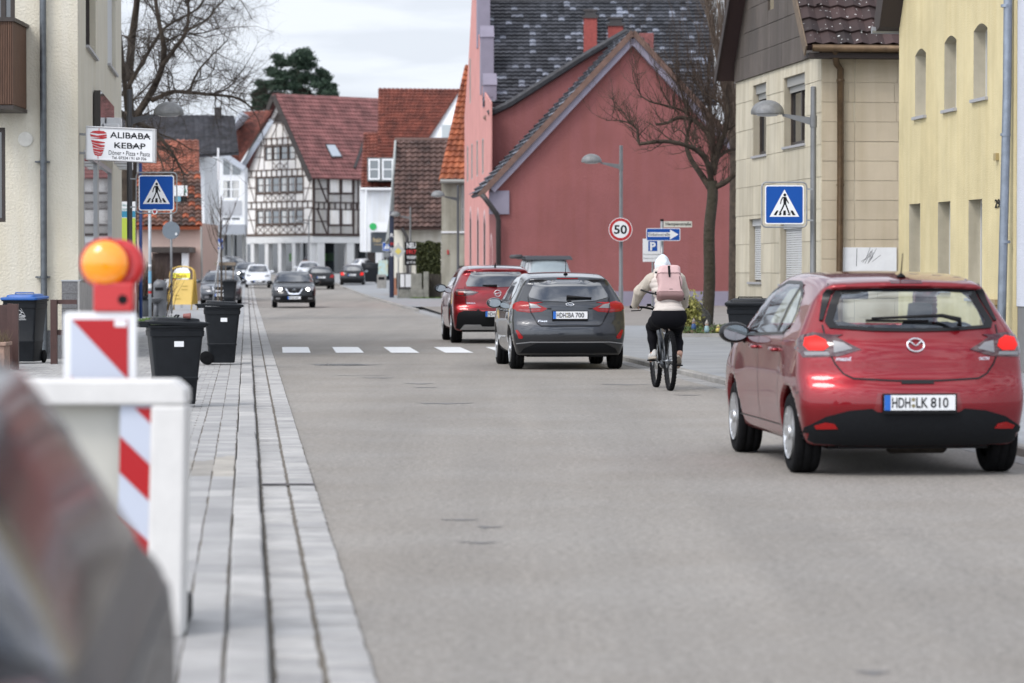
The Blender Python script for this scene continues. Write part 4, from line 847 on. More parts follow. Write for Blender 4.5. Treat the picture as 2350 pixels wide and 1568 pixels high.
for fr, t in cols: u = fr.W * t; fr.box(gf, u, u + .5, gb, z0 - .4, -.55, -.05)
for t in (.06, .42, .80): u = K_.W * t; K_.box(gf, u, u + .8, gb, z0 - .4, -.5, -.05)
G.box(gf, 0, gw, z0 - .55, z0 - .005, -9, .02); gf.build('arcade_pillar', mat('pillar_white', (.62, .62, .61), .8, noise=(2, .08)), H, world=True)
mb = MB(); G.box(mb, -5, gw - .3, gb, z0 - .56, -3, -2.6); K_.box(mb, .2, kw, gb, z0 - .56, -2, -1.7); mb.build('shop_glazing', GLASS, H, world=True)
mb = MB()
for t in (.3, .5, .72): G.box(mb, gw * t, gw * t + 1.3, gb + 1.3, gb + 2.0, -2.59, -2.55)
K_.box(mb, 1.2, 3.2, gb + 1.3, gb + 2.0, -1.69, -1.65); mb.build('green_sticker_band', mat('leaf_green2', (.10, .26, .07), .5), H, world=True)
# ---- modern white building
H = thing('modern_house', 'modern white building with a glazed gable bay and grey barge boards', 'building', (*A_(510, 640, 262).xy, gz(262))); f = FD(264); z = lambda y: f.uz(0, y)[1]; g = FD(262)
w_ = [pxrect(f, 478, 412, 490, 446), pxrect(f, 477, 485, 489, 505)]
wall(f, rect(f.u(440), f.u(500), z(520), z(372)), [rect(*q) for q in w_], .1, 3, 'wall', WHR, H)
for q in w_: window(f, *q, .08, H, WHP, GLASS2, 1, 2, .1)
gb2 = [(g.u(492), g.uz(0, 522)[1]), (g.u(562), g.uz(0, 522)[1]), (g.u(562), g.uz(0, 384)[1]), (g.u(484), g.uz(0, 336)[1]), (g.u(492), g.uz(0, 400)[1])]
hw = [pxrect(g, 508, 411, 553, 458), pxrect(g, 508, 497, 553, 508)]
wall(g, gb2, [rect(*q) for q in hw], .1, 3, 'bay_wall', WHR, H); window(g, *hw[0], .08, H, WHP, GLASS, 2, 2, .16, curtain=((.1, .3), (.6, .9))); window(g, *hw[1], .08, H, WHP, GLASS, 2, 1, .1)
mb = MB()
for poly in ([(512, 401), (528, 401), (528, 376), (512, 366)], [(533, 401), (552, 401), (552, 391), (533, 379)]): g.prism(mb, [g.uz(*p) for p in poly], .002, .05)
mb.build('slanted_window', GLASS2, H, world=True)
mb = MB(); g.box(mb, g.u(507), g.u(555), g.uz(0, 494)[1], g.uz(0, 461)[1], .002, .06); mb.build('grey_panel', mat('balcony_panel', (.40, .41, .43), .6), H, world=True)
bb = mat('barge_grey', (.42, .45, .50), .5); mb = MB(); g.bar(mb, g.uz(482, 332), g.uz(562, 388), .45, .1, .5); g.bar(mb, g.uz(552, 376), g.uz(618, 272), .38, -3, -2.7); g.bar(mb, g.uz(494, 330), g.uz(556, 258), .3, -6, -.2); mb.build('barge_board', bb, H, world=True)
roof([A_(548, 372, 262), A_(549, 371, 262), A_(618, 254, 270), A_(554, 257, 270)], .34, .42, 'roof', RBR, H); roof([A_(494, 336, 263), A_(552, 372, 262.5), A_(625, 254, 272), A_(554, 257, 272)], .34, .42, 'roof', RBR, H, amp=.07, step=.08)
roof([A_(464, 376, 264), A_(486, 376, 264), A_(490, 340, 268), A_(482, 342, 268)], .34, .42, 'roof', RBR, H)
mb = MB(); g.box(mb, g.u(462), g.u(566), g.uz(0, 538)[1], g.uz(0, 516)[1], -.2, 1.6); mb.build('canopy', mat('canopy_zinc', (.34, .36, .39), .5, .4), H, world=True)
mb = MB(); g.box(mb, g.u(466), g.u(560), gz(262) - .2, g.uz(0, 538)[1] - .01, -3, -2); mb.build('shop_glazing', GLASS, H, world=True)
mb = MB()
for px in (470, 508, 530, 556): g.box(mb, g.u(px), g.u(px + 4), gz(262) - .2, g.uz(0, 538)[1] - .01, -.5, -.2)
g.box(mb, g.u(466), g.u(560), gz(262) - .1, g.uz(0, 608)[1], -1.2, -1.0); mb.build('pillar', SHB, H, world=True)
# ---- dark roofed house far left
H = thing('dark_roof_house', 'distant house with a dark grey roof and a small black chimney', 'house', (*A_(440, 500, 205).xy, gz(205)))
roof([A_(250, 372, 203), A_(548, 352, 203), A_(538, 266, 212), A_(262, 262, 212)], .36, .42, 'roof', GRT, H, amp=.06, step=.07)
mb = MB(); f = FD(205); f.box(mb, f.u(255), f.u(470), .5, f.uz(0, 356)[1], -10, 0); mb.build('wall', WHR, H, world=True)
mb = MB(); a, b = A_(492, 250, 211), A_(507, 268, 211); mb.box(a.x, b.x, 211, 211.6, b.z - 1, a.z); mb.box(a.x - .06, b.x + .06, 210.95, 211.65, a.z, a.z + .1); mb.build('chimney', DKM, H, world=True)
# ---- salmon house
H = thing('salmon_house', 'pale salmon house with patchy orange-brown roof behind the yellow sign board', 'house', (*A_(400, 700, 140).xy, 0)); f = FD(140); z = lambda y: f.uz(0, y)[1]
mb = MB(); f.box(mb, f.u(300), f.u(462), 0, z(512), -8, 0); mb.build('wall', mat('salmon_wall', (.56, .42, .36), .9, noise=(.9, .08)), H, world=True)
MIX = tile_mat('patchy_tiles', (.075, .052, .045), (.17, .085, .06), .30, .42, cc=(.40, .11, .05), frac=.2)
roof([A_(300, 522, 139.4), A_(464, 522, 139.4), A_(460, 396, 144.5), A_(300, 396, 144.5)], .30, .42, 'roof', MIX, H, amp=.08, step=.10)
roof([A_(320, 398, 146), A_(458, 396, 146), A_(456, 322, 150), A_(320, 322, 150)], .30, .36, 'upper_roof', tile_mat('pale_orange_tiles', (.26, .085, .05), (.38, .14, .09), .3, .36), H, amp=.06, step=.06)
mb = MB(); mb.tube([A_(462, 520, 139), A_(464, 700, 139)], .05, 8); mb.build('downpipe', SHB, H, world=True); mb = MB(); f.box(mb, f.u(456), f.u(460), z(400), z(322), -9.2, -8.9); mb.build('gable_edge', WHR, H, world=True)
g = FD(137.5); mb = MB(); g.box(mb, g.u(345), g.u(436), g.uz(0, 580)[1], g.uz(0, 567)[1], -2.4, .2); mb.build('lean_to_roof', DBR, H, world=True)
mb = MB(); g.box(mb, g.u(347), g.u(413), 0, g.uz(0, 581)[1], -2, -.4); mb.build('garage_opening', BM2, H, world=True); mb = MB(); g.box(mb, g.u(416), g.u(431), 0.02, g.uz(0, 581)[1], -.5, -.2); mb.build('post', WHP, H, world=True)
# ---- dark blue sign pylon, hedge, fence, walls by the brown-roofed house
T = thing('sign_pylon', 'tall dark blue sign pylon with red and white lettering', 'pylon sign', (*A_(898, 690, 150).xy, 0)); g = FD(150); mb = MB(); g.box(mb, g.u(893.5), g.u(904), 0.1, g.uz(0, 486)[1], -.2, 0); mb.build('panel', mat('navy', (.012, .018, .045), .4), T, world=True, bevel=.05)
for i, (y, m_) in enumerate(((536, 0), (556, 1), (568, 0), (580, 0))): mb = MB(); put_text(mb, 'RMNE'[i], g.pt(g.u(896), g.uz(0, y + 8)[1], .01), g.R, Vector((0, 0, 1)), 0, .16, 0, .17, .02); mb.build('lettering', RED if m_ else SWH, T, world=True)
# ================================================================ vehicles
def polysdf_grid(poly, lo, hi, h=.012):
    P = np.array(poly, float); ys = np.arange(lo[0], hi[0], h); zs = np.arange(lo[1], hi[1], h); Yg, Zg = np.meshgrid(ys, zs, indexing='ij')
    d = np.full(Yg.shape, 1e9); ins = np.zeros(Yg.shape, bool); n = len(P)
    for i in range(n):
        a, b = P[i], P[(i + 1) % n]; e = b - a; wy, wz = Yg - a[0], Zg - a[1]; t = np.clip((wy * e[0] + wz * e[1]) / max(e @ e, 1e-12), 0, 1)
        d = np.minimum(d, (wy - t * e[0]) ** 2 + (wz - t * e[1]) ** 2)
        c = ((a[1] <= Zg) & (b[1] > Zg)) | ((b[1] <= Zg) & (a[1] > Zg))
        if c.any():
            with np.errstate(all='ignore'): xi = a[0] + (Zg - a[1]) / (b[1] - a[1] if b[1] != a[1] else 1e-9) * e[0]
            ins ^= c & (Yg < xi)
    s = np.sqrt(d) * np.where(ins, -1, 1)
    def f(Yq, Zq):
        i = np.clip((Yq - lo[0]) / h, 0, len(ys) - 1.001); j = np.clip((Zq - lo[1]) / h, 0, len(zs) - 1.001); i0 = i.astype(int); j0 = j.astype(int); a, b = i - i0, j - j0
        return s[i0, j0] * (1 - a) * (1 - b) + s[i0 + 1, j0] * a * (1 - b) + s[i0, j0 + 1] * (1 - a) * b + s[i0 + 1, j0 + 1] * a * b
    return f
def spline(pts, n=6):
    out = []; P = [Vector(p) for p in pts]
    for i in range(len(P) - 1):
        p0, p1, p2, p3 = P[max(i - 1, 0)], P[i], P[i + 1], P[min(i + 2, len(P) - 1)]
        for k in range(n):
            t = k / n; out.append(.5 * ((2 * p1) + (p2 - p0) * t + (2 * p0 - 5 * p1 + 4 * p2 - p3) * t * t + (3 * p1 - p0 - 3 * p2 + p3) * t ** 3))
    out.append(P[-1]); return [tuple(p) for p in out]
class Car:
    """body from a side outline, a width curve over height and rounded ends; everything else is laid on that body"""
    def __init__(s, name, label, cat, L, W, H, wb, ro, wr, side, gtab, zb, paint, cell=.035, h3=.10, crown=.05, cr=.16, cf=.30, kr=.07, tw=.2, rise=0., bottom=.22, openings=None, group=None, wheelmat=None, spokes=7, loc=None, rz=0, tuck=.0, nospoke=False):
        s.L, s.W, s.H = L, W, H; s.hw = W / 2; s.cell = cell
        s.root = thing(name, label, cat, loc or (0, 0, 0), rz, group)
        top = spline(side, 5); poly = top + [(L - .12, bottom), (.16, bottom)]
        sd = polysdf_grid(poly, (-1.0, -.4), (L + 1.0, H + .6)); gt = np.array(gtab, float); zz = np.linspace(-.3, H + .5, 400); gg = np.interp(zz, gt[:, 0], gt[:, 1])
        kern = np.ones(9) / 9; gg = np.convolve(np.pad(gg, 4, 'edge'), kern, 'valid'); hw = s.hw; yw = (ro, ro + wb); s.yw = yw
        def body(X, Y, Z):
            u = np.abs(X) / hw; t = np.clip((Y - L * .3) / (L * .4), 0, 1); t = t * t * (3 - 2 * t)
            up = np.clip(u, 0, 1.3) ** 3.2
            Yp = Y - cr * up * (1 - t) * (1 + .0 * Z) + cf * up * t
            Zp = Z + crown * u ** 2 * np.clip((Z - zb + .25) / .5, 0, 1)
            Ze = Z - rise * (1 - Y / L)
            Wd = hw * np.interp(Ze, zz, gg)
            Wd = Wd * (1 - .03 * np.clip(1 - Y / 1.0, 0, 1) ** 2 - .05 * np.clip((Y - L + 1.1) / 1.1, 0, 1) ** 2)
            gl = np.clip((Ze - zb) / .4, 0, 1); Wd = Wd - hw * gl * (.08 * np.clip(1 - Y / 1.3, 0, 1) + .10 * np.clip((Y - L * .55) / (L * .3), 0, 1))
            for c in yw: Wd = Wd + .018 * np.exp(-((Y - c) / .42) ** 2) * np.clip(1 - np.abs(Z - .5) / .45, 0, 1)
            return smax(sd(Yp, Zp), (np.abs(X) - Wd) * .96, kr)
        s.body = body
        def arches(X, Y, Z, f):
            for c in yw:
                a = wr + .055 - np.sqrt((Y - c) ** 2 + (Z - wr) ** 2); f = np.where(np.abs(X) > hw - .34, np.maximum(f, a), f)
            return f
        lo, hi = (-hw - .1, -.1, bottom - .08), (hw + .1, L + .1, H + .12)
        V, Q = surface_nets(body, lo, hi, cell); s.bvh = BVHTree.FromPolygons(V.tolist(), Q.tolist())
        def full(X, Y, Z):
            f = body(X, Y, Z)
            if openings:
                inner = np.maximum(f + .07, .52 - Z); g = inner
                for kind, pr in openings:
                    e = pr(X, Y, Z); g = np.minimum(g, e)
                f = np.maximum(f, -g)
            return arches(X, Y, Z, f)
        V2, Q2 = surface_nets(full, lo, hi, cell)
        np_obj('body', V2, Q2, paint, s.root)
        # wheels: tyre with rim and spokes as its sub-parts
        wm = wheelmat or SIL
        for c in yw:
            for sg in (-1, 1):
                cx = sg * (hw - tw / 2 - .015); mb = MB(); r = wr; h = tw / 2
                mb.lathe([(r * .62, -h * .9), (r * .80, -h), (r * .93, -h * .98), (r * .985, -h * .82), (r, -h * .6), (r, -h * .36), (r - .006, -h * .34), (r - .006, -h * .30), (r, -h * .28), (r, h * .28), (r - .006, h * .30), (r - .006, h * .34), (r, h * .36), (r, h * .6), (r * .985, h * .82), (r * .93, h * .98), (r * .80, h), (r * .62, h * .9)], 40, (cx, c, r), 'x', cap=False)
                ty = mb.build('tyre', RUB, s.root, smooth=True); mb = MB(); o = cx + sg * h * .78
                if nospoke:
                    mb.lathe([(r * .64, -h * .9), (r * .64, h * .9)], 28, (cx, c, r), 'x', cap=False)
                mb.lathe([(r * .66, -sg * .02), (r * .65, sg * .03), (r * .60, sg * .015), (r * .58, -sg * .01), (r * .58, -sg * .1)], 36, (o, c, r), 'x', cap=False)
                for k in range(spokes):
                    for da in ((-.13, .13) if spokes < 9 else (0,)):
                        a = 2 * math.pi * k / spokes; a2 = a + da; r1, r2 = r * .10, r * .62; e = .022 if spokes < 9 else .03
                        ca, sa = math.cos(a2), math.sin(a2); pa, qa = math.cos(a + da * .3), math.sin(a + da * .3)
                        p = [(o + sg * x_, c + rr_ * cc - tt * ss, r + rr_ * ss + tt * cc) for (x_, rr_, cc, ss, tt) in ((.02, r1, pa, qa, -e), (.02, r1, pa, qa, e), (0, r1, pa, qa, e), (0, r1, pa, qa, -e), (.025, r2, ca, sa, -e), (.025, r2, ca, sa, e), (.0, r2, ca, sa, e), (.0, r2, ca, sa, -e))]
                        mb.hexa(p)
                mb.lathe([(.0, sg * .035), (.05, sg * .033), (.06, sg * .015), (.06, -.01)], 16, (o, c, r), 'x', cap=False)
                mb.build('rim', wm, ty, auto=40); mb = MB(); mb.lathe([(r * .57, 0), (r * .1, 0)], 24, (o - sg * .06, c, r), 'x', cap=False); mb.build('brake_disc', DKM, ty)
        mb = MB(); mb.box(-hw + .25, hw - .25, ro - .3, L - .6, bottom - .03, bottom + .1)
        mb.box(-hw + .12, hw - .12, ro - .12, ro + .12, wr - .06, wr + .04); mb.box(-hw + .30, hw - .30, .22, .6, bottom - .02, bottom + .06); mb.build('underbody', BLK, s.root)
    def cast(s, o, d):
        h = s.bvh.ray_cast(Vector(o), Vector(d))
        if h[0] is None:
            q = s.bvh.find_nearest(Vector(o) + Vector(d) * 1.0); return q[0], q[1]
        n = h[1]; return h[0], (n if n.dot(Vector(d)) < 0 else -n)
    def hit(s, view, a, b):
        if view == 'rear': return s.cast((a, -1, b), (0, 1, 0))
        if view == 'front': return s.cast((a, s.L + 1, b), (0, -1, 0))
        if view == 'left': return s.cast((-2.5, a, b), (1, 0, 0))
        if view == 'right': return s.cast((2.5, a, b), (-1, 0, 0))
        if view == 'top': return s.cast((a, b, 4), (0, 0, -1))
        if view == 'rl': return s.cast((-2 + a * .6, -2 - a * .8 + 0, b), (.8, .6, 0)) # unused
    def patch(s, name, view, poly, m, off=.004, grid=.04, skirt=.012, mirror=False, parent=None, dome=0., smooth=True):
        """a panel in the shape of poly (as seen from that side), laid on the body"""
        for sg in ((1, -1) if mirror else (1,)):
            vw = view if sg == 1 else {'left': 'right', 'right': 'left'}.get(view, view)
            pl = [(p[0] * (sg if view in ('rear', 'front', 'top') else 1), p[1]) for p in poly]
            bm = bmesh.new(); vs = [bm.verts.new((p[0], p[1], 0)) for p in pl]; bm.faces.new(vs)
            xs = [p[0] for p in pl]; ys = [p[1] for p in pl]
            for ax, lo_, hi_ in ((0, min(xs), max(xs)), (1, min(ys), max(ys))):
                k = math.floor(lo_ / grid) + 1
                while k * grid < hi_ - 1e-5:
                    co = [0, 0, 0]; no = [0, 0, 0]; co[ax] = k * grid; no[ax] = 1
                    bmesh.ops.bisect_plane(bm, geom=bm.verts[:] + bm.edges[:] + bm.faces[:], plane_co=co, plane_no=no); k += 1
            cx, cy = sum(xs) / len(xs), sum(ys) / len(ys); wx, wy = (max(xs) - min(xs)) / 2, (max(ys) - min(ys)) / 2; nn = {}
            for v in bm.verts:
                x0, y0 = v.co.x, v.co.y; p, n = s.hit(vw, x0, y0); e = dome * max(0, 1 - ((x0 - cx) / wx) ** 2) * max(0, 1 - ((y0 - cy) / wy) ** 2) if dome else 0
                v.co = p + n * (off + e); nn[v] = n
            be = [e for e in bm.edges if e.is_boundary]
            if skirt:
                r = bmesh.ops.extrude_edge_only(bm, edges=be); nv = [g for g in r['geom'] if isinstance(g, bmesh.types.BMVert)]
                for v in nv:
                    o_ = [e.other_vert(v) for e in v.link_edges if e.other_vert(v) in nn]; n = nn[o_[0]] if o_ else Vector((0, 0, 1)); v.co = v.co - n * (skirt + off)
            bmesh.ops.recalc_face_normals(bm, faces=bm.faces[:]); f0 = max(bm.faces, key=lambda f: f.calc_area()); c0_ = f0.calc_center_median()
            q = s.bvh.find_nearest(c0_)
            if q[1] is not None and (c0_ - q[0]).dot(f0.normal) < 0: bmesh.ops.reverse_faces(bm, faces=bm.faces[:])
            me = bpy.data.meshes.new(name); bm.to_mesh(me); bm.free(); me.materials.append(m); me.polygons.foreach_set('use_smooth', [smooth] * len(me.polygons)); me.set_sharp_from_angle(angle=R_(50))
            o = bpy.data.objects.new(name, me); COL.objects.link(o); o.parent = parent or s.root
        return o
    def line(s, mb, view, pts, wd=.008, off=.003, mirror=False):
        """a shut line or thin strip along a polyline, collected in mb"""
        for sg in ((1, -1) if mirror else (1,)):
            vw = view if sg == 1 else {'left': 'right', 'right': 'left'}.get(view, view); fl = sg if view in ('rear', 'front', 'top') else 1
            d = []
            for i in range(len(pts) - 1):
                a, b = Vector(pts[i]), Vector(pts[i + 1]); n = max(1, int((b - a).length / .05)); d += [a.lerp(b, k / n) for k in range(n)]
            d.append(Vector(pts[-1])); L3, R3 = [], []
            for i, p in enumerate(d):
                t = (d[min(i + 1, len(d) - 1)] - d[max(i - 1, 0)]).normalized(); nx = Vector((-t.y, t.x)) * wd / 2
                for q, lst in ((p + nx, L3), (p - nx, R3)): h, n = s.hit(vw, q.x * fl, q.y); lst.append(h + n * off)
            n = len(d); mb.add(L3 + R3, [(i, i + 1, n + i + 1, n + i) for i in range(n - 1)])
    def plate(s, view, x, z, txt, w_=.52, h_=.11, dist=.01, tilt=0):
        sg = -1 if view == 'rear' else 1; p, n = s.hit(view, x, z); y = min(s.hit(view, x, z - .05)[0].y, s.hit(view, x, z + .05)[0].y) if view == 'rear' else max(s.hit(view, x, z - .05)[0].y, s.hit(view, x, z + .05)[0].y)
        y += sg * dist; hd = MB(); hd.box(x - w_ / 2 - .012, x + w_ / 2 + .012, min(y, y + sg * .012), max(y, y + sg * .012), z - h_ / 2 - .025, z + h_ / 2 + .010); ho = hd.build('plate_holder', BLK, s.root)
        yy = y + sg * .0125; mb = MB(); mb.box(x - w_ / 2, x + w_ / 2, min(yy, yy + sg * .003), max(yy, yy + sg * .003), z - h_ / 2, z + h_ / 2); pl = mb.build('number_plate', SWH, s.root)
        Rv = Vector((1 if view == 'rear' else -1, 0, 0)); O = Vector((x, yy + sg * .0045, z)) - Rv * w_ / 2 - Vector((0, 0, h_ / 2)); U = Vector((0, 0, 1))
        mb = MB(); mb.add([O, O + Rv * .045, O + Rv * .045 + U * h_, O + U * h_], [(0, 1, 2, 3)]); mb.build('blue_band', mat('plate_blue', (.01, .12, .48), .4), pl)
        O2 = O + Vector((0, sg * .0015, 0)); a, b, c = (txt + ('', '', ''))[:3]; mb = MB(); xs = .055; k = .0475
        u_ = lambda n_: n_ * k - .008
        put_text(mb, a, O2, Rv, U, xs, xs + u_(len(a)), .018, .092, .012); xs += len(a) * k; mb2 = MB()
        for zz_ in (.032, .078): c_ = O2 + Rv * (xs + .014) + U * zz_; mb2.add([c_ + (Rv * math.cos(t) + U * math.sin(t)) * .014 for t in np.linspace(0, 2 * math.pi, 13)[:-1]], [tuple(range(12))])
        mb2.build('seal', mat('plate_seal', (.22, .19, .10), .5), pl); xs += .034
        if b: put_text(mb, b, O2, Rv, U, xs, xs + u_(len(b)), .018, .092, .012); xs += len(b) * k + .012
        if c: put_text(mb, c, O2, Rv, U, xs, xs + u_(len(c)) - .004, .018, .092, .012)
        mb.build('lettering', SBK, pl)
        mb = MB(); 
        return pl
    def mirror(s, y, z, x=None, m=BLK, sc=1., parts=True):
        for sg in (-1, 1):
            cx = sg * (s.hw + .08) if x is None else sg * x
            f = lambda X, Y, Z: smax(sdell(X, Y, Z, (cx, y + .03, z), (.125 * sc, .10, .085 * sc)), (y - .035) - Y, .015)
            f2 = lambda X, Y, Z: np.minimum(f(X, Y, Z), sdcap(X, Y, Z, (cx - sg * .05, y + .04, z - .03), (sg * (s.hw - .09), y + .10, z - .10), .026, .035))
            V, Q = surface_nets(f2, (min(cx, sg * (s.hw - .1)) - .16, y - .12, z - .2), (max(cx, sg * (s.hw - .1)) + .16, y + .22, z + .13), .014)
            o = np_obj('wing_mirror', V, Q, m, s.root)
            mb = MB(); r = [(cx + .10 * sc * math.cos(t) * (1 if abs(math.cos(t)) < .9 else .96), y - .038, z + .062 * sc * math.sin(t)) for t in np.linspace(0, 2 * math.pi, 25)[:-1]]; mb.poly(r); mb.build('mirror_glass', mat('mirror_glass', (.25, .28, .30), .04, .85), o)
    def glow(s): pass
def place_car(o, x, y, flip=False, yaw=4.97, L=0):
    """o stands with its rear centre (or front centre when facing us) at x, y"""
    a = R_(yaw + (180 if flip else 0)); o.rotation_euler = (0, 0, a)
    if flip: x, y = x + math.sin(a) * L, y - math.cos(a) * L
    o.location = (x, y, gz(y)); return o
def paint(name, c, metal=.35, rough=.32, flake=.06):
    return mat(name, c, rough, metal, coat=1., noise=(3, flake), spec=.5)
CARGL = mat('car_glass_dark', (.012, .014, .016), .03, coat=1., spec=1., ior=1.9)
def see_glass():
    m = mat('car_glass_clear', (.55, .62, .62), .02); t = m.node_tree; N = t.nodes; b = N['Principled BSDF']; out = [n for n in N if n.type == 'OUTPUT_MATERIAL'][0]
    tr = N.new('ShaderNodeBsdfTransparent'); tr.inputs[0].default_value = (.85, .90, .90, 1); gl = N.new('ShaderNodeBsdfGlossy'); gl.inputs['Roughness'].default_value = .02; gl.inputs['Color'].default_value = (.9, .95, 1, 1)
    fr = N.new('ShaderNodeFresnel'); fr.inputs[0].default_value = 2.1; mx_ = N.new('ShaderNodeMixShader'); gb_ = N.new('ShaderNodeNewGeometry'); iv = N.new('ShaderNodeMath'); iv.operation = 'SUBTRACT'; iv.inputs[0].default_value = 1; t.links.new(gb_.outputs['Backfacing'], iv.inputs[1]); ml_ = N.new('ShaderNodeMath'); ml_.operation = 'MULTIPLY'; t.links.new(fr.outputs[0], ml_.inputs[0]); t.links.new(iv.outputs[0], ml_.inputs[1]); t.links.new(ml_.outputs[0], mx_.inputs[0]); t.links.new(tr.outputs[0], mx_.inputs[1]); t.links.new(gl.outputs[0], mx_.inputs[2]); t.links.new(mx_.outputs[0], out.inputs[0]); return m
CLGL = see_glass()
LRED = mat('lamp_red', (.27, .004, .005), .25, spec=.3, coat=.35); LRED_ON = mat('lamp_red_lit', (.55, .012, .01), .4, spec=.2, emit=((1., .03, .02), .25)); LDK = mat('lamp_smoked', (.05, .008, .01), .08, coat=1.); LCL = mat('lamp_clear', (.22, .22, .23), .4, .2, coat=.3)
CLAD = mat('grey_cladding', (.010, .011, .013), .65, spec=.15, noise=(40, .2))
G_HATCH = lambda zb, H: [(-.3, .90), (.2, .925), (.33, .965), (.48, .99), (.70, 1.0), (zb - .08, .985), (zb - .02, .955), (zb + .03, .925), (zb + .2, .835), (H - .08, .70), (H, .64), (H + .5, .4)]
def rrect(x0, x1, z0, z1): return [(x0, z0), (x1, z0), (x1, z1), (x0, z1)]
def prism_open(view, poly, lim):
    f = polysdf_grid(poly, (-2.2, -.2), (5.5, 2.4), .02)
    if view == 'rear': return ('r', lambda X, Y, Z: np.maximum(f(X, Z), Y - lim))
    if view == 'front': return ('f', lambda X, Y, Z: np.maximum(f(X, Z), lim - Y))
    if view == 'side': return ('s', lambda X, Y, Z: np.maximum(f(Y, Z), lim - np.abs(X)))
# ---------------------------------------------------------------- the red hatchback, nearest of the cars
RDP = paint('crystal_red_paint', (.235, .002, .008), .80, .36)
side = [(.10, .24), (.035, .34), (.0, .50), (.015, .64), (.075, .74), (.095, .86), (.125, .97), (.20, 1.06), (.33, 1.19), (.45, 1.33), (.42, 1.405), (.60, 1.445), (1.0, 1.48), (1.6, 1.497), (2.15, 1.475), (2.55, 1.39), (3.0, 1.13), (3.2, 1.02), (3.55, .93), (3.88, .78), (4.02, .62), (4.06, .45), (4.02, .30)]
rw = [(-.60, 1.075), (-.3, 1.055), (0, 1.05), (.3, 1.055), (.60, 1.075), (.625, 1.12), (.52, 1.36), (.3, 1.372), (-.3, 1.372), (-.52, 1.36), (-.625, 1.12)]
rwo = [(p[0] * .93, 1.20 + (p[1] - 1.20) * .86) for p in rw]
sw_ = [(1.02, 1.02), (2.95, .965), (2.98, 1.0), (2.42, 1.33), (1.95, 1.42), (1.35, 1.415), (1.05, 1.33), (.86, 1.19), (.84, 1.10)]
swo = [(1.85 + (p[0] - 1.9) * .95, 1.17 + (p[1] - 1.19) * .86) for p in sw_]
ws = [(-.60, 1.07), (.60, 1.07), (.50, 1.38), (-.50, 1.38)]
M2 = Car('red_hatchback', 'shiny red hatchback with grey lower bumper, nearest car at the right', 'car', 4.06, 1.695, 1.495, 2.57, .66, .298, side, G_HATCH(1.03, 1.495), 1.03, RDP, cell=.026, rise=.03, spokes=10, openings=[prism_open('rear', rwo, .62), prism_open('side', swo, .3), prism_open('front', ws, 2.2)], cr=.20, crown=.045, kr=.06)
C = M2; blackt = mat('black_gloss_trim', (.008, .008, .009), .35, spec=.3)
C.patch('rear_window', 'rear', rw, CLGL, .006, .05)
fr_ = MB()
mbp = []
def ring_patch(C, name, view, outer, inner, m, off=.008):
    # frame between two outlines with the same number of points
    n = len(outer)
    mb = MB()
    for i in range(n):
        a, b, c, d = outer[i], outer[(i + 1) % n], inner[(i + 1) % n], inner[i]; k = 4
        g = [[None] * 3 for _ in range(k + 1)]
        for ii in range(k + 1):
            for jj in range(3):
                t, w_ = ii / k, jj / 2; x = (a[0] * (1 - t) + b[0] * t) * (1 - w_) + (d[0] * (1 - t) + c[0] * t) * w_; y = (a[1] * (1 - t) + b[1] * t) * (1 - w_) + (d[1] * (1 - t) + c[1] * t) * w_
                p, nn_ = C.hit(view, x, y); g[ii][jj] = p + nn_ * off
        vs = [q for r in g for q in r]; mb.add(vs, [(ii * 3 + jj, ii * 3 + jj + 1, (ii + 1) * 3 + jj + 1, (ii + 1) * 3 + jj) for ii in range(k) for jj in range(2)])
    return mb.build(name, m, C.root, smooth=True)
def shr(p, c, a, b): return [(c[0] + (q[0] - c[0]) * a, c[1] + (q[1] - c[1]) * b) for q in p]
ring_patch(C, 'window_frit', 'rear', rw, shr(rw, (0, 1.2), .90, .84), blackt, .008)
C.patch('spoiler_fin', 'rear', [(-.66, 1.13), (-.635, 1.13), (-.53, 1.36), (-.56, 1.40), (-.60, 1.33)], blackt, .012, mirror=True)
C.patch('side_window', 'left', sw_, CLGL, .005, .06, mirror=True); mb = MB()
for vw in ('left', 'right'):
    ring_patch(C, 'window_seal', vw, sw_, shr(sw_, (1.9, 1.18), .965, .90), blackt, .008)
    C.line(mb, vw, [(1.28, 1.04), (1.26, 1.40)], .075, .010)
mb.build('door_pillar_trim', blackt, C.root, smooth=True)
C.patch('windscreen', 'front', [(-.66, 1.04), (.66, 1.04), (.54, 1.40), (-.54, 1.40)], CLGL, .005, .08)
lamp = [(.40, .925), (.56, .875), (.80, .865), (.83, .93), (.80, 1.02), (.72, 1.045), (.60, 1.03)]
C.patch('tail_lamp', 'rear', lamp, LDK, .008, .03, mirror=True)
for sg in (1, -1):
    for k, (pl, m_) in enumerate((([(.62, .945), (.66, .915), (.76, .915), (.79, .95), (.775, 1.005), (.70, 1.02), (.64, .99)], LRED_ON), ([(.46, .93), (.59, .90), (.59, .985), (.52, .972)], LCL), ([(.62, .885), (.78, .88), (.79, .905), (.63, .908)], LCL))):
        C.patch('lamp_lens', 'rear', [(p[0] * sg, p[1]) for p in pl], m_, .012, .02, skirt=.006)
C.patch('tail_lamp_side', 'left', [(.20, .90), (.36, .945), (.42, .975), (.36, 1.03), (.22, 1.03)], LDK, .006, .03, mirror=True)
bump = [(-.80, .28), (-.72, .245), (-.5, .235), (.5, .235), (.72, .245), (.80, .28), (.795, .36), (.66, .44), (.50, .485), (.34, .50), (.30, .475), (-.30, .475), (-.34, .50), (-.50, .485), (-.66, .44), (-.795, .36)]
C.patch('bumper_insert', 'rear', bump, CLAD, .010, .04)
C.patch('plate_recess', 'rear', [(-.33, .475), (.33, .475), (.30, .615), (-.30, .615)], paint('recess_red', (.20, .004, .008)), .003, .05)
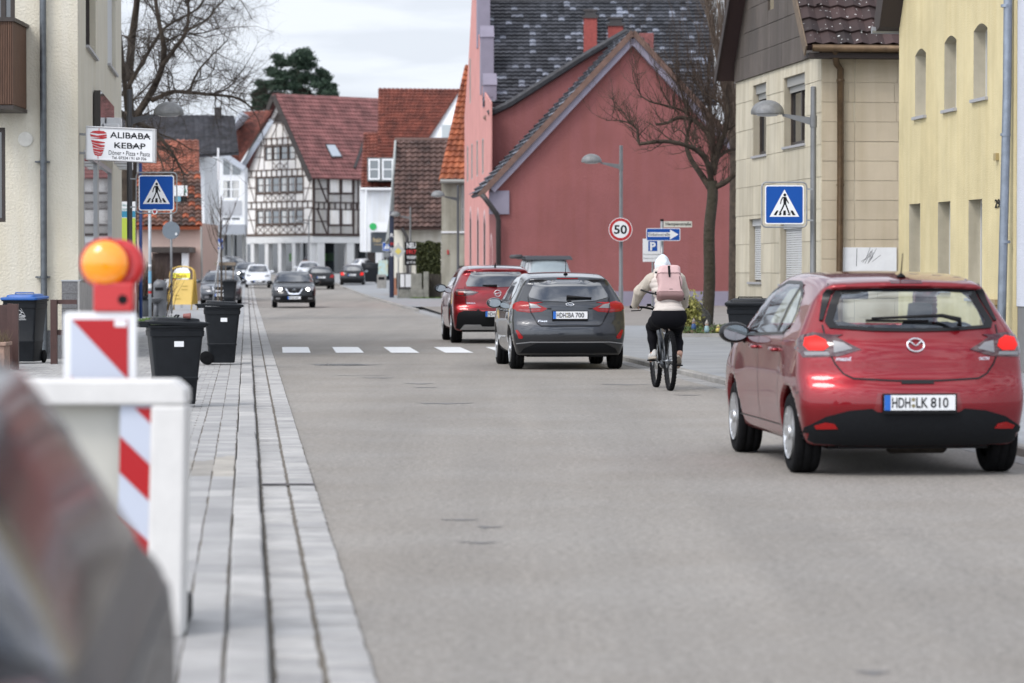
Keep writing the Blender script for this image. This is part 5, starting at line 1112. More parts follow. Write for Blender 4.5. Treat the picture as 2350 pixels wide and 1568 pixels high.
C.patch('rear_reflector', 'rear', [(.575, .355), (.72, .35), (.735, .375), (.665, .40), (.60, .39)], LRED, .016, .03, mirror=True)
C.plate('rear', 0, .545, ('HDH', 'LK', '810'), dist=.022)
mb = MB(); C.line(mb, 'rear', [(-.645, 1.10), (-.64, 1.00), (-.62, .90), (-.585, .82), (-.53, .75), (-.46, .715), (-.16, .70), (.16, .70), (.46, .715), (.53, .75), (.585, .82), (.62, .90), (.64, 1.00), (.645, 1.10)], .012, .0035)
C.line(mb, 'rear', [(-.12, .69), (.12, .69)], .026, .005)
for vw in ('left', 'right'):
    C.line(mb, vw, [(1.10, .31), (1.09, .60), (1.02, .80), (.98, .92), (.97, 1.05)], .009, .003); C.line(mb, vw, [(2.0, .32), (1.99, .7), (2.02, 1.0)], .009, .003); C.line(mb, vw, [(3.05, .36), (3.06, .7), (2.98, .95)], .009, .003); C.line(mb, vw, [(1.12, .335), (3.0, .335)], .009, .003); C.line(mb, vw, [(.20, .62), (.34, .60), (.42, .66)], .007, .003)
mb.build('body_seam', blackt, C.root)
for y in (1.22, 2.12):
    for sg in (-1, 1):
        p, n = C.hit('left' if sg < 0 else 'right', y, .90); mb = MB(); mb.tube([p + Vector((sg * .0, -.09, 0)), p + Vector((sg * .035, -.06, 0)), p + Vector((sg * .035, .06, .005)), p + Vector((0, .09, .005))], [.012, .015, .015, .012], 8); mb.build('door_handle', RDP, C.root, smooth=True)
C.mirror(2.62, 1.0, .925, blackt)
# wiper, high brake light, aerial, badges
p0, n0 = C.hit('rear', .34, 1.075); p1, _ = C.hit('rear', -.30, 1.125); p2, _ = C.hit('rear', .22, 1.135)
mb = MB(); mb.tube([p0 + n0 * .03, p0 + n0 * .05 + Vector((0, 0, .03)), p2 + n0 * .05, p1 + n0 * .035], [.02, .02, .014, .008], 6); mb.tube([C.hit('rear', -.34, 1.12)[0] + n0 * .02, C.hit('rear', .12, 1.115)[0] + n0 * .02], .010, 6); mb.build('rear_wiper', BLK, C.root, smooth=True)
def aerial(C, y, x=0, h=.2, lean=-.09, z=None):
    p, n = C.hit('top', x, y); mb = MB(); mb.lathe([(.035, 0), (.03, .015), (.012, .03), (.0, .032)], 12, tuple(p)); mb.tube([p + Vector((0, 0, .02)), p + Vector((0, lean, h))], [.005, .003], 6); mb.build('roof_aerial', BLK, C.root, smooth=True)
aerial(C, .62, 0, .18, -.06)
C.patch('brake_light_high', 'rear', [(-.12, 1.405), (.12, 1.405), (.12, 1.425), (-.12, 1.425)], LDK, .004, .04)
def badge_pts(mb, C, fn, rad, z, th, x=0, off=.010, n=28):
    p, nrm = C.hit('rear', x, z); up = Vector((0, 0, 1)); up = (up - nrm * up.dot(nrm)).normalized(); rt = Vector((1, 0, 0)); base = p + nrm * off
    return base, rt, up, nrm
mb = MB(); b0, rt, upv, nr = badge_pts(mb, C, None, .06, .955, .01); P2 = lambda x, y: b0 + rt * x + upv * y
mb.tube([P2(.062 * math.cos(t), .050 * math.sin(t)) for t in np.linspace(0, 2 * math.pi, 33)], .0065, 6, cap=False)
mb.tube([P2(-.055, .022), P2(-.035, .024), P2(-.014, .004), P2(0, -.006), P2(.014, .004), P2(.035, .024), P2(.055, .022)], [.005, .006, .005, .005, .005, .006, .005], 6); mb.build('badge', CHR, C.root, smooth=True)
mb = MB(); b0, rt, upv, nr = badge_pts(mb, C, None, .06, .855, .01, -.50, .006); put_text(mb, 'mazda 2', b0, rt, upv, -.085, .085, -.012, .018, .02, .3); mb.build('badge_lettering', CHR, C.root)
mb = MB(); b0, rt, upv, nr = badge_pts(mb, C, None, .06, .855, .01, .50, .006); put_text(mb, 'SKYACTIV', b0, rt, upv, -.06, .05, -.008, .014, .02); mb.build('badge_lettering', CHR, C.root)
mb = MB(); mb.lathe([(.028, 0), (.028, .12), (.022, .12), (.022, .02)], 16, (.42, .16, .245), 'y', cap=False); mb.lathe([(.085, -.22), (.10, -.2), (.10, .2), (.085, .22)], 16, (.12, .62, .24), 'x'); mb.build('exhaust', mat('exhaust_steel', (.12, .10, .085), .5, .6, noise=(10, .4)), C.root, smooth=True)
# seats and mirror inside
mb = MB()
for x in (-.38, .36): mb.tube([(x, 1.85, .55), (x, 1.68, .95), (x, 1.62, 1.06)], [.20, .19, .14], 12); mb.tube([(x, 1.60, 1.12), (x, 1.585, 1.24)], [.10, .09], 12)
for x in (-.40, .40): mb.tube([(x, .95, .8), (x, .82, 1.04)], [.22, .16], 12)
mb.box(-.66, .66, .95, 1.1, .5, .86); mb.box(-.66, .66, 2.75, 3.05, .5, .98); mb.build('seats', mat('seat_fabric', (.05, .05, .055), .9), C.root, smooth=True)
mb = MB(); mb.tube([(-.10, 2.42, 1.30), (.12, 2.42, 1.30)], .03, 10); mb.tube([(0, 2.45, 1.30), (0, 2.5, 1.37)], .01, 6); mb.build('inner_mirror', BLK, C.root, smooth=True)
place_car(C.root, 2.945, 22.06)
# ---------------------------------------------------------------- the grey hatchback ahead of the cyclist
GRP = paint('magnetic_grey_paint', (.036, .039, .045), .8, .3)
side = [(.12, .26), (.04, .36), (.0, .52), (.02, .66), (.06, .76), (.075, .90), (.10, 1.00), (.17, 1.05), (.34, 1.20), (.47, 1.33), (.44, 1.385), (.62, 1.425), (1.0, 1.46), (1.6, 1.478), (2.15, 1.455), (2.55, 1.37), (3.0, 1.12), (3.2, 1.02), (3.55, .95), (3.86, .80), (4.0, .62), (4.04, .45), (4.0, .30)]
C = Car('grey_hatchback', 'dark grey hatchback with red tail lamps, driving just left of the cyclist', 'car', 4.04, 1.735, 1.476, 2.493, .72, .31, side, G_HATCH(1.0, 1.476), 1.0, GRP, cell=.034, rise=.05, spokes=8, cr=.19, crown=.05, kr=.06)
rw = [(-.59, 1.09), (-.40, 1.04), (0, 1.022), (.40, 1.04), (.59, 1.09), (.60, 1.13), (.50, 1.31), (.3, 1.348), (0, 1.36), (-.3, 1.348), (-.50, 1.31), (-.60, 1.13)]
C.patch('rear_window', 'rear', rw, CARGL, .006, .05)
C.patch('side_window', 'left', [(.98, 1.06), (3.0, .99), (2.45, 1.30), (1.95, 1.39), (1.4, 1.39), (1.1, 1.31), (.92, 1.18)], CARGL, .005, .08, mirror=True)
C.patch('windscreen', 'front', [(-.66, 1.03), (.66, 1.03), (.54, 1.38), (-.54, 1.38)], CARGL, .005, .1)
lp = [(.34, .925), (.42, .88), (.60, .865), (.79, .885), (.82, .94), (.79, 1.01), (.72, 1.035), (.52, 1.0), (.41, .955)]
C.patch('tail_lamp', 'rear', lp, LRED, .010, .03, mirror=True)
for sg in (1, -1):
    C.patch('lamp_lens', 'rear', [(p[0] * sg, p[1]) for p in [(.43, .935), (.61, .93), (.61, 1.0), (.50, .98)]], LCL, .014, .02, skirt=.006)
    C.patch('lamp_lens', 'rear', [(p[0] * sg, p[1]) for p in [(.45, .895), (.62, .88), (.76, .895), (.76, .915), (.45, .915)]], LRED_ON if 0 else mat('lamp_red_deep', (.22, .004, .006), .1, coat=1), .014, .02, skirt=.006)
C.patch('tail_lamp_side', 'left', [(.13, .89), (.34, .93), (.38, .97), (.3, 1.02), (.15, 1.02)], LRED, .007, .03, mirror=True)
C.patch('bumper_insert', 'rear', [(-.74, .26), (.74, .26), (.70, .32), (.56, .385), (.50, .405), (-.50, .405), (-.56, .385), (-.70, .32)], CLAD, .008, .04)
C.patch('rear_reflector', 'rear', [(.81, .60), (.785, .605), (.705, .50), (.715, .475), (.765, .475)], LRED, .014, .03, mirror=True)
C.plate('rear', 0, .828, ('HDH', 'BA', '700'), dist=.012)
mb = MB(); C.line(mb, 'rear', [(-.615, 1.09), (-.605, .98), (-.585, .87), (-.49, .70), (-.44, .665), (.44, .665), (.49, .70), (.585, .87), (.605, .98), (.615, 1.09)], .012, .0165); C.line(mb, 'rear', [(-.34, .925), (-.28, .925)], .02, .012); C.line(mb, 'rear', [(.34, .925), (.28, .925)], .02, .012)
for vw in ('left', 'right'): C.line(mb, vw, [(1.18, .36), (1.16, .6), (1.06, .8), (1.0, 1.05)], .010); C.line(mb, vw, [(2.05, .34), (2.06, 1.0)], .010); C.line(mb, vw, [(3.08, .4), (3.0, .98)], .010)
mb.build('body_seam', blackt, C.root)
mb = MB(); C.line(mb, 'rear', [(-.80, .40), (-.6, .425), (.6, .425), (.80, .40)], .014, .010); mb.build('bumper_crease', mat('bright_edge', (.35, .36, .38), .3, .6), C.root)
C.patch('brake_light_high', 'rear', [(-.16, 1.372), (.16, 1.372), (.16, 1.386), (-.16, 1.386)], LRED, .006, .04)
mb = MB(); mb.tube([C.hit('rear', .34, 1.085)[0] + Vector((0, -.03, 0)), C.hit('rear', .2, 1.09)[0] + Vector((0, -.03, 0)), C.hit('rear', -.04, 1.10)[0] + Vector((0, -.035, 0))], [.009, .016, .03], 6); mb.build('rear_wiper', BLK, C.root, smooth=True)
b0, rt, upv, nr = badge_pts(None, C, None, 0, .985, 0, 0, .012); mb = MB(); mb.tube([b0 + rt * .058 * math.cos(t) + upv * .026 * math.sin(t) for t in np.linspace(0, 2 * math.pi, 25)], .005, 6, cap=False); put_text(mb, 'Ford', b0, rt, upv, -.035, .035, -.012, .014, .01, .2); mb.build('badge', CHR, C.root, smooth=True)
b0, rt, upv, nr = badge_pts(None, C, None, 0, .735, 0, -.40, .006); mb = MB(); put_text(mb, 'Fiesta', b0, rt, upv, -.085, .085, -.012, .018, .02, .3); mb.build('badge_lettering', CHR, C.root)
aerial(C, .72, 0, .22, .03)
C.mirror(2.62, .985, .935, GRP); mb = MB(); mb.lathe([(.035, 0), (.035, .14), (.028, .14), (.028, .03)], 16, (.33, .13, .27), 'y', cap=False); mb.build('exhaust', CHR, C.root, smooth=True)
for y in (1.25, 2.2):
    for sg in (-1, 1): p, n = C.hit('left' if sg < 0 else 'right', y, .88); mb = MB(); mb.tube([p + Vector((0, -.09, 0)), p + Vector((sg * .035, 0, 0)), p + Vector((0, .09, .005))], .014, 6); mb.build('door_handle', GRP, C.root, smooth=True)
place_car(C.root, .88, 45.85)
# ---------------------------------------------------------------- the red crossover in front of it
side = [(.12, .30), (.05, .40), (.0, .58), (.03, .70), (.09, .80), (.10, .95), (.13, 1.08), (.22, 1.15), (.42, 1.33), (.55, 1.47), (.50, 1.52), (.75, 1.575), (1.2, 1.605), (1.8, 1.61), (2.35, 1.58), (2.8, 1.47), (3.25, 1.20), (3.45, 1.12), (3.85, 1.05), (4.25, .92), (4.42, .72), (4.48, .52), (4.42, .34)]
C = Car('red_crossover', 'red crossover with black roof and silver bumper trim, ahead of the grey hatchback', 'car', 4.48, 1.85, 1.61, 2.675, .92, .355, side, G_HATCH(1.12, 1.61), 1.12, RDP, cell=.042, rise=.05, spokes=5, cr=.20, crown=.05, kr=.07, tw=.225, bottom=.26)
C.patch('roof_panel', 'top', [(-.55, .62), (.55, .62), (.56, 2.6), (-.56, 2.6)], mat('silver_roof', (.20, .21, .23), .2, .6, coat=1), .006, .12)
C.patch('rear_window', 'rear', [(-.62, 1.17), (0, 1.155), (.62, 1.17), (.63, 1.24), (.50, 1.47), (-.50, 1.47), (-.63, 1.24)], CARGL, .006, .06)
C.patch('side_window', 'left', [(1.0, 1.20), (3.2, 1.14), (2.6, 1.44), (2.1, 1.52), (1.6, 1.52), (.95, 1.32)], CARGL, .005, .1, mirror=True); C.patch('windscreen', 'front', [(-.68, 1.15), (.68, 1.15), (.56, 1.50), (-.56, 1.50)], CARGL, .005, .1)
C.patch('tail_lamp', 'rear', [(.38, 1.055), (.5, 1.0), (.70, .975), (.84, .99), (.86, 1.06), (.82, 1.11), (.60, 1.10)], LDK, .010, .03, mirror=True)
for sg in (1, -1): C.patch('lamp_lens', 'rear', [(p[0] * sg, p[1]) for p in [(.42, 1.052), (.56, 1.03), (.68, 1.03), (.68, 1.065), (.56, 1.07)]], LCL, .014, .03, skirt=.006); C.patch('lamp_lens', 'rear', [(p[0] * sg, p[1]) for p in [(.69, .995), (.80, 1.0), (.80, 1.07), (.69, 1.065)]], LRED, .014, .03, skirt=.006)
C.patch('bumper_insert', 'rear', [(-.84, .32), (-.7, .27), (.7, .27), (.84, .32), (.83, .56), (.80, .63), (.70, .67), (.46, .67), (.40, .70), (.33, .66), (-.33, .66), (-.40, .70), (-.46, .67), (-.70, .67), (-.80, .63), (-.83, .56)], CLAD, .012, .05)
C.patch('skid_trim', 'rear', [(-.76, .295), (.76, .295), (.68, .395), (.36, .395), (.31, .355), (-.31, .355), (-.36, .395), (-.68, .395)], mat('trim_silver', (.45, .46, .48), .35, .6), .020, .04); C.patch('rear_reflector', 'rear', [(.46, .68), (.78, .675), (.78, .70), (.46, .70)], LRED, .012, .04, mirror=True)
C.patch('wheel_arch_trim', 'left', [(.36, .36), (.46, .36), (.60, .68), (.92, .80), (1.24, .68), (1.38, .36), (1.48, .36), (1.32, .76), (.92, .90), (.52, .76)], CLAD, .008, .05, mirror=True)
C.plate('rear', 0, .61, ('HDH', 'SM', '17'), dist=.03); mb = MB(); C.line(mb, 'rear', [(-.66, 1.17), (-.65, .85), (-.60, .71), (.60, .71), (.65, .85), (.66, 1.17)], .012, .004)
for vw in ('left', 'right'): C.line(mb, vw, [(1.45, .4), (1.40, .7), (1.2, 1.15)], .012); C.line(mb, vw, [(2.35, .4), (2.35, 1.15)], .012)
mb.build('body_seam', blackt, C.root)
b0, rt, upv, nr = badge_pts(None, C, None, 0, 1.03, 0, 0, .012); mb = MB(); mb.tube([b0 + rt * .065 * math.cos(t) + upv * .065 * math.sin(t) for t in np.linspace(0, 2 * math.pi, 25)], .008, 6, cap=False); mb.tube([b0 - rt * .08, b0 - rt * .01 - upv * .012, b0 + rt * .01 + upv * .012, b0 + rt * .08], .008, 5); mb.build('badge', CHR, C.root, smooth=True)
b0, rt, upv, nr = badge_pts(None, C, None, 0, .83, 0, -.50, .006); mb = MB(); put_text(mb, 'GRANDLAND X', b0, rt, upv, -.14, .14, -.011, .013, .02); mb.build('badge_lettering', CHR, C.root)
mb = MB(); mb.tube([C.hit('rear', 0, 1.185)[0] + Vector((0, -.03, 0)), C.hit('rear', -.30, 1.20)[0] + Vector((0, -.03, 0))], [.028, .008], 6); mb.build('rear_wiper', BLK, C.root, smooth=True)
p, n = C.hit('top', 0, .80); mb = MB(); mb.hexa([p + Vector(q) for q in ((-.02, -.09, 0), (.02, -.09, 0), (.03, .08, 0), (-.03, .08, 0), (-.004, -.07, .085), (.004, -.07, .085), (.004, .0, .03), (-.004, .0, .03))]); mb.build('roof_aerial', BLK, C.root)
C.mirror(2.95, 1.12, .99, BLK, sc=1.1); place_car(C.root, -.285, 62.4)
# ---------------------------------------------------------------- simpler cars further off
def far_car(name, label, pm, L, W, H, x, y, flip, wb=2.5, ro=.7, wr=.31, cell=.07, shape='hatch', plate=None, yaw=4.97, grille=None, lit=False, feat='front'):
    zb = H * .675
    if shape == 'van': side = [(.12, .3), (.02, .5), (.0, .9), (.04, 1.3), (.12, 1.75), (.3, H - .06), (.8, H), (3.2, H), (3.7, H - .1), (4.35, 1.2), (4.6, 1.12), (4.85, .9), (4.9, .6), (4.85, .35)]; zb = 1.15
    elif shape == 'estate': side = [(.12, .3), (.02, .5), (.0, .75), (.1, .98), (.3, 1.25), (.5, H - .06), (.9, H - .02), (1.8, H), (2.3, H - .03), (2.8, 1.3), (L - 1.22, .98), (L - .7, .90), (L - .25, .80), (L - .04, .62), (L, .45), (L - .06, .3)]
    else: side = [(.12, .26), (.02, .4), (.0, .6), (.1, .9), (.3, 1.15), (.48, H - .1), (.8, H - .03), (1.6, H), (2.1, H - .02), (L - 1.5, H * .90), (L - 1.0, H * .69), (L - .6, H * .63), (L - .2, H * .54), (L - .03, .6), (L, .45), (L - .05, .3)]
    C = Car(name, label, 'car' if shape != 'van' else 'van', L, W, H, wb, ro, wr, side, G_HATCH(zb, H), zb, pm, cell=cell, cr=.18, cf=.28, nospoke=True, spokes=5, group=None)
    h = W / 2; e = zb + .04; k = (H - zb)
    C.patch('windscreen', 'front', [(-h * .76, e + .01), (h * .76, e + .01), (h * .62, H - .09), (-h * .62, H - .09)], CARGL if shape != 'van' else CLGL, .008, .12)
    C.patch('side_window', 'left', [(.9, e + .03), (L - 1.15, e), (L - 1.75, H - .13), (1.2, H - .12), (.8, e + k * .5)], CARGL, .008, .15, mirror=True)
    C.patch('rear_window', 'rear', [(-h * .72, e + .02), (h * .72, e + .02), (h * .6, H - .12), (-h * .6, H - .12)], CARGL, .008, .12)
    C.patch('headlamp', 'front', [(h * .52, H * .47), (h * .86, H * .47), (h * .90, H * .56), (h * .72, H * .565), (h * .52, H * .52)], LCL, .012, .06, mirror=True)
    C.patch('tail_lamp', 'rear', [(h * .62, H * .50), (h * .88, H * .50), (h * .92, H * .62), (h * .70, H * .64)], LRED_ON if lit == 'rear' else LRED, .012, .06, mirror=True)
    C.patch('lower_grille', 'front', [(-h * .52, .33), (h * .52, .33), (h * .60, .46), (-h * .60, .46)], BLK, .010, .08)
    C.patch('bumper_insert', 'rear', [(-h * .8, .3), (h * .8, .3), (h * .75, .4), (-h * .75, .4)], CLAD, .010, .1)
    C.patch('windscreen_base', 'front', [(-h * .74, e - .03), (h * .74, e - .03), (h * .75, e), (-h * .75, e)], BLK, .010, .12)
    if lit == 'front':
        for sg in (-1, 1):
            p, n = C.hit('front', sg * h * .62, H * .495); mb = MB(); mb.lathe([(.075, 0), (.07, .03), (0, .045)], 16, tuple(p), 'y'); mb.build('daytime_lamp', mat('headlamp_lit', (1, 1, 1), .3, emit=((1, .98, .94), 9.)), C.root, smooth=True)
    C.plate('rear', 0, H * .52, plate or ('HDH', 'K', '22'), dist=.02); C.plate('front', 0, .43 if grille != 'v' else .40, plate or ('HDH', 'K', '22'), dist=.03)
    C.mirror(L - 1.55, zb + .02, h + .09, pm)
    place_car(C.root, x, y, flip, yaw, L); return C
BLP = mat('black_paint', (.006, .007, .009), .25, .2, coat=.5, spec=.3); WHC = paint('white_car_paint', (.68, .70, .73), .0, .3, .02); DGP = paint('graphite_paint', (.05, .056, .066), .6, .3); DBP = paint('dark_blue_paint', (.018, .024, .04), .5, .3)
# black oncoming hatchback with a chrome V grille
C = far_car('black_hatchback', 'black oncoming hatchback with lit headlamps and a chrome V-shaped grille', BLP, 4.0, 1.743, 1.455, XD(675, 121.3), 121.3, True, lit='front', grille='v', plate=('HDH', 'E', '664'), cell=.05)
mb = MB()
for sg in (-1, 1): C.line(mb, 'front', [(sg * .34, .76), (sg * .20, .56), (0, .545)], .045, .016)
mb.build('chrome_grille', CHR, C.root, smooth=True); C.patch('upper_grille', 'front', [(-.28, .74), (.28, .74), (.17, .58), (-.17, .58)], BLK, .012, .05); C.patch('fog_lamp', 'front', [(.56, .34), (.72, .34), (.72, .40), (.56, .40)], LCL, .014, .05, mirror=True)
b0 = C.hit('front', 0, .68)[0] + Vector((0, .02, 0)); mb = MB(); mb.tube([b0 + Vector((.06 * math.cos(t), 0, .055 * math.sin(t))) for t in np.linspace(0, 2 * math.pi, 21)], .008, 5, cap=False); mb.build('badge', CHR, C.root)
# white small car
C = far_car('white_hatchback', 'small white oncoming hatchback with dark oval lower grille', WHC, 3.78, 1.66, 1.52, XD(592, 196), 196, True, wb=2.43, ro=.6, cell=.07)
C = far_car('dark_hatchback', 'dark hatchback with a lit headlamp half hidden behind the small white car', DGP, 4.1, 1.75, 1.5, XD(566, 212), 212, True, lit='front', cell=.09)
# parked estate with chrome-framed grille, left
C = far_car('dark_estate', 'dark estate car with chrome-framed grille parked on the left pavement', DGP, 4.57, 1.77, 1.46, XD(507, 128.5), 128.5, True, wb=2.58, ro=.95, shape='estate', cell=.06, plate=('HDH', 'T', '91'))
mb = MB(); C.line(mb, 'front', [(-.36, .77), (-.30, .60), (.30, .60), (.36, .77), (.10, .79), (0, .76), (-.10, .79), (-.36, .77)], .04, .018); mb.build('grille_frame', CHR, C.root, smooth=True); C.patch('upper_grille', 'front', [(-.33, .76), (.33, .76), (.27, .62), (-.27, .62)], BLK, .012, .05); C.patch('fog_lamp', 'front', [(.52, .30), (.68, .30), (.68, .38), (.52, .38)], LCL, .014, .05, mirror=True)
mb = MB()
for sg in (-1, 1): mb.tube([C.hit('top', sg * .5, .8)[0] + Vector((0, 0, .05)), C.hit('top', sg * .52, 2.4)[0] + Vector((0, 0, .05))], .018, 6)
mb.build('roof_rail', BLK, C.root)
C = far_car('black_small_car', 'black car with glowing tail lamps beside the kerb, under the round green logo', BLP, 3.97, 1.68, 1.46, XD(808, 205), 205, False, lit='rear', cell=.08, yaw=2)
C = far_car('black_family_car', 'black car half hidden behind the oncoming black hatchback, seen from behind', BLP, 4.25, 1.78, 1.45, XD(737, 190), 190, False, cell=.08, yaw=9)
C = far_car('white_car', 'white car of which little more than the pale roof shows behind the black ones', WHC, 4.2, 1.76, 1.5, XD(710, 222), 222, True, cell=.09)
C = far_car('black_offroader', 'black off-road car parked crosswise in front of the half-timbered house', BLP, 4.5, 1.85, 1.75, XD(572, 243), 243, True, cell=.09, yaw=48, wr=.36)
C = far_car('white_saloon', 'white car parked crosswise in front of the white building', WHC, 4.4, 1.8, 1.45, XD(806, 236), 236, False, cell=.09, yaw=-62); C.root.location.z += .18
C = far_car('camper_van', 'silver camper van with dark pop-up roof in front of the rose wall', paint('van_silver', (.42, .43, .45), .3, .35), 4.9, 1.9, 1.93, XD(1270, 103), 103, True, wb=3.0, ro=1.0, wr=.34, shape='van', cell=.07, yaw=6)
mb = MB(); mb.hexa([(-.80, .35, 1.90), (.80, .35, 1.90), (.82, 3.75, 1.86), (-.82, 3.75, 1.86), (-.72, .4, 2.02), (.72, .4, 2.02), (.76, 3.6, 2.0), (-.76, 3.6, 2.0)]); mb.build('popup_roof', mat('roof_grey', (.035, .038, .045), .6), C.root, bevel=.03)
mb = MB(); mb.tube([(.98, .6, 1.98), (.98, 3.7, 1.98)], .07, 8); mb.tube([(.80, .8, 1.95), (.98, .8, 1.98)], .02, 6); mb.tube([(.8, 3.5, 1.95), (.98, 3.5, 1.98)], .02, 6); mb.build('awning', mat('awning_grey', (.03, .03, .033), .6), C.root, smooth=True)
# dark car parked on the pavement right in front of the camera
side = [(.10, .28), (.03, .4), (.0, .6), (.06, .85), (.14, .98), (.24, 1.08), (.42, 1.24), (.56, 1.35), (.9, 1.40), (1.6, 1.41), (2.2, 1.39), (2.7, 1.28), (3.2, 1.0), (3.6, .92), (4.0, .8), (4.15, .6), (4.2, .45), (4.15, .3)]
C = Car('dark_parked_car', 'very dark parked car close to the camera, out of focus at the lower left', 'car', 4.2, 1.78, 1.47, 2.6, .7, .31, side, G_HATCH(.96, 1.47), .96, mat('umber_paint', (.010, .008, .009), .42, .0, noise=(3, .1), spec=.3, coat=.15), cell=.05, cr=.30, kr=.12)
C.patch('rear_window', 'rear', [(-.66, 1.05), (.66, 1.05), (.54, 1.38), (-.54, 1.38)], CARGL, .005, .08); C.patch('side_window', 'left', [(.40, 1.03), (.5, .985), (.7, .97), (3.0, .97), (2.5, 1.31), (1.2, 1.34), (.8, 1.26), (.5, 1.13)], mat('dusty_side_glass', (.02, .02, .022), .12, spec=.9), .005, .1, mirror=True)
C.patch('tail_lamp', 'rear', [(.60, .78), (.84, .78), (.86, .98), (.66, .99)], LDK, .01, .05, mirror=True); C.plate('rear', 0, .82, ('HDH', 'R', '31'), dist=.03); C.patch('bumper_insert', 'rear', [(-.7, .3), (.7, .3), (.65, .42), (-.65, .42)], CLAD, .01, .1)
C.patch('door_panel', 'left', [(.55, .62), (3.6, .55), (3.5, .80), (.60, .88)], MATS['umber_paint'], .006, .1, mirror=True); C.patch('rocker_panel', 'left', [(.9, .34), (3.1, .34), (3.1, .5), (.9, .5)], CLAD, .006, .1, mirror=True)
place_car(C.root, -1.35, 3.3)
# ================================================================ bicycle, rider, backpack
YAW = R_(6.0); BX, BY = 1.975, 38.04
BK = thing('bicycle', 'black electric mountain bike with chunky knobbly tyres, ridden along the kerb', 'bicycle', (BX, BY, 0), YAW)
FRM = mat('bike_frame_paint', (.022, .026, .032), .35, .3, coat=.5); HUB = mat('bike_alloy', (.22, .23, .24), .35, .8)
def wheel(y, steer=0):
    R, t = .342, .030; mb = MB(); n = 72; rg = []
    for k in range(n):
        a = 2 * math.pi * k / n; rg.append([(t * 1.0 * math.cos(b), y + (R + t * math.sin(b)) * math.cos(a), .371 + (R + t * math.sin(b)) * math.sin(a)) for b in np.linspace(0, 2 * math.pi, 13)[:-1]])
    rg.append(rg[0]); mb.rings(rg, True, False)
    for k in range(88):
        a = 2 * math.pi * k / 88
        for (b, w_, l) in (((-.35, .007, .007), (.35, .007, .007)) if k % 2 else ((0, .010, .006), (-.95, .006, .009), (.95, .006, .009))):
            x = (t) * math.sin(b); r = R + t * math.cos(b); c, s_ = math.cos(a), math.sin(a); hgt = .006
            ps = [(x + dx_, y + (r + dr) * c - dl * s_, .371 + (r + dr) * s_ + dl * c) for dr in (-.004, hgt) for dx_, dl in ((-w_, -l), (w_, -l), (w_, l), (-w_, l))]
            mb.hexa(ps)
    ty = mb.build('tyre', RUB, BK, auto=40); mb = MB(); mb.lathe([(.318, -.014), (.300, -.012), (.300, .012), (.318, .014), (.318, -.014)], 48, (0, y, .371), 'x', cap=False); mb.build('rim', BLK, ty, smooth=True)
    mb = MB()
    for k in range(32):
        a = 2 * math.pi * k / 32; sg = 1 if k % 2 else -1; b = a + (.35 if k % 4 < 2 else -.35); mb.tube([(sg * .028, y + .028 * math.cos(b), .371 + .028 * math.sin(b)), (0, y + .302 * math.cos(a), .371 + .302 * math.sin(a))], .0016, 4)
    mb.build('spokes', HUB, ty); mb = MB(); mb.lathe([(.012, -.07), (.018, -.05), (.032, -.03), (.022, -.02), (.022, .02), (.032, .03), (.012, .07)], 16, (0, y, .371), 'x'); mb.lathe([(.09, -.045), (.09, -.042), (.05, -.042), (.05, -.045)], 24, (0, y, .371), 'x', cap=False); mb.build('hub', HUB, ty, smooth=True)
wheel(0.0); wheel(1.17)
mb = MB(); bb = (0, .44, .335)
mb.tube([bb, (0, .78, .62), (0, .93, .78)], [.042, .046, .038], 12); mb.tube([bb, (0, .28, .72)], [.022, .019], 10); mb.tube([(0, .27, .74), (0, .88, .84)], [.019, .022], 10); mb.tube([(0, .88, .88), (0, .945, .73)], [.025, .027], 12)
for sg in (-1, 1): mb.tube([(sg * .02, .42, .34), (sg * .055, .25, .37), (sg * .066, 0, .371)], [.014, .013, .012], 8); mb.tube([(sg * .018, .29, .70), (sg * .048, .2, .60), (sg * .066, .0, .378)], [.011, .010, .010], 8)
mb.tube([(0, .40, .33), (0, .5, .32)], .065, 12); mb.build('frame', FRM, BK, smooth=True)
mb = MB(); mb.tube([(-.055, .965, .68), (.055, .965, .68)], .022, 8)
for sg in (-1, 1): mb.tube([(sg * .052, .96, .69), (sg * .058, 1.17, .371)], [.019, .021], 10)
mb.build('fork', BLK, BK, smooth=True)
mb = MB(); mb.tube([(0, .28, .72), (0, .235, .90)], .014, 10); mb.build('seat_post', BLK, BK, smooth=True)
mb = MB(); V, Q = surface_nets(lambda X, Y, Z: np.minimum(sdell(X, Y, Z, (0, .13, .905), (.078, .10, .028)), sdcap(X, Y, Z, (0, .15, .91), (0, .36, .905), .034, .02)), (-.1, 0, .85), (.1, .42, .96), .012); np_obj('saddle', V, Q, BLK, BK)
mb = MB(); mb.tube([(0, .875, .90), (0, .90, .985), (0, .93, .995)], .018, 8); mb.tube([(-.375, .86, 1.035), (-.2, .88, 1.03), (-.05, .93, 1.0), (.05, .93, 1.0), (.2, .88, 1.03), (.375, .86, 1.035)], .0135, 8); hb = mb.build('handlebar', BLK, BK, smooth=True)
for sg in (-1, 1):
    mb = MB(); mb.tube([(sg * .385, .858, 1.036), (sg * .26, .872, 1.033)], .018, 10); mb.build('grip', RUB, hb, smooth=True); mb = MB(); mb.tube([(sg * .22, .88, 1.03), (sg * .24, .93, .99), (sg * .36, .93, .985)], .007, 6); mb.build('brake_lever', BLK, hb, smooth=True)
mb = MB(); mb.tube([(-.18, .89, 1.03), (-.12, .93, 1.06), (-.06, .93, 1.02)], .006, 5); mb.box(-.16, -.11, .87, .91, 1.045, 1.075); mb.build('display_unit', BLK, hb)
ca = R_(9); P_ = {}
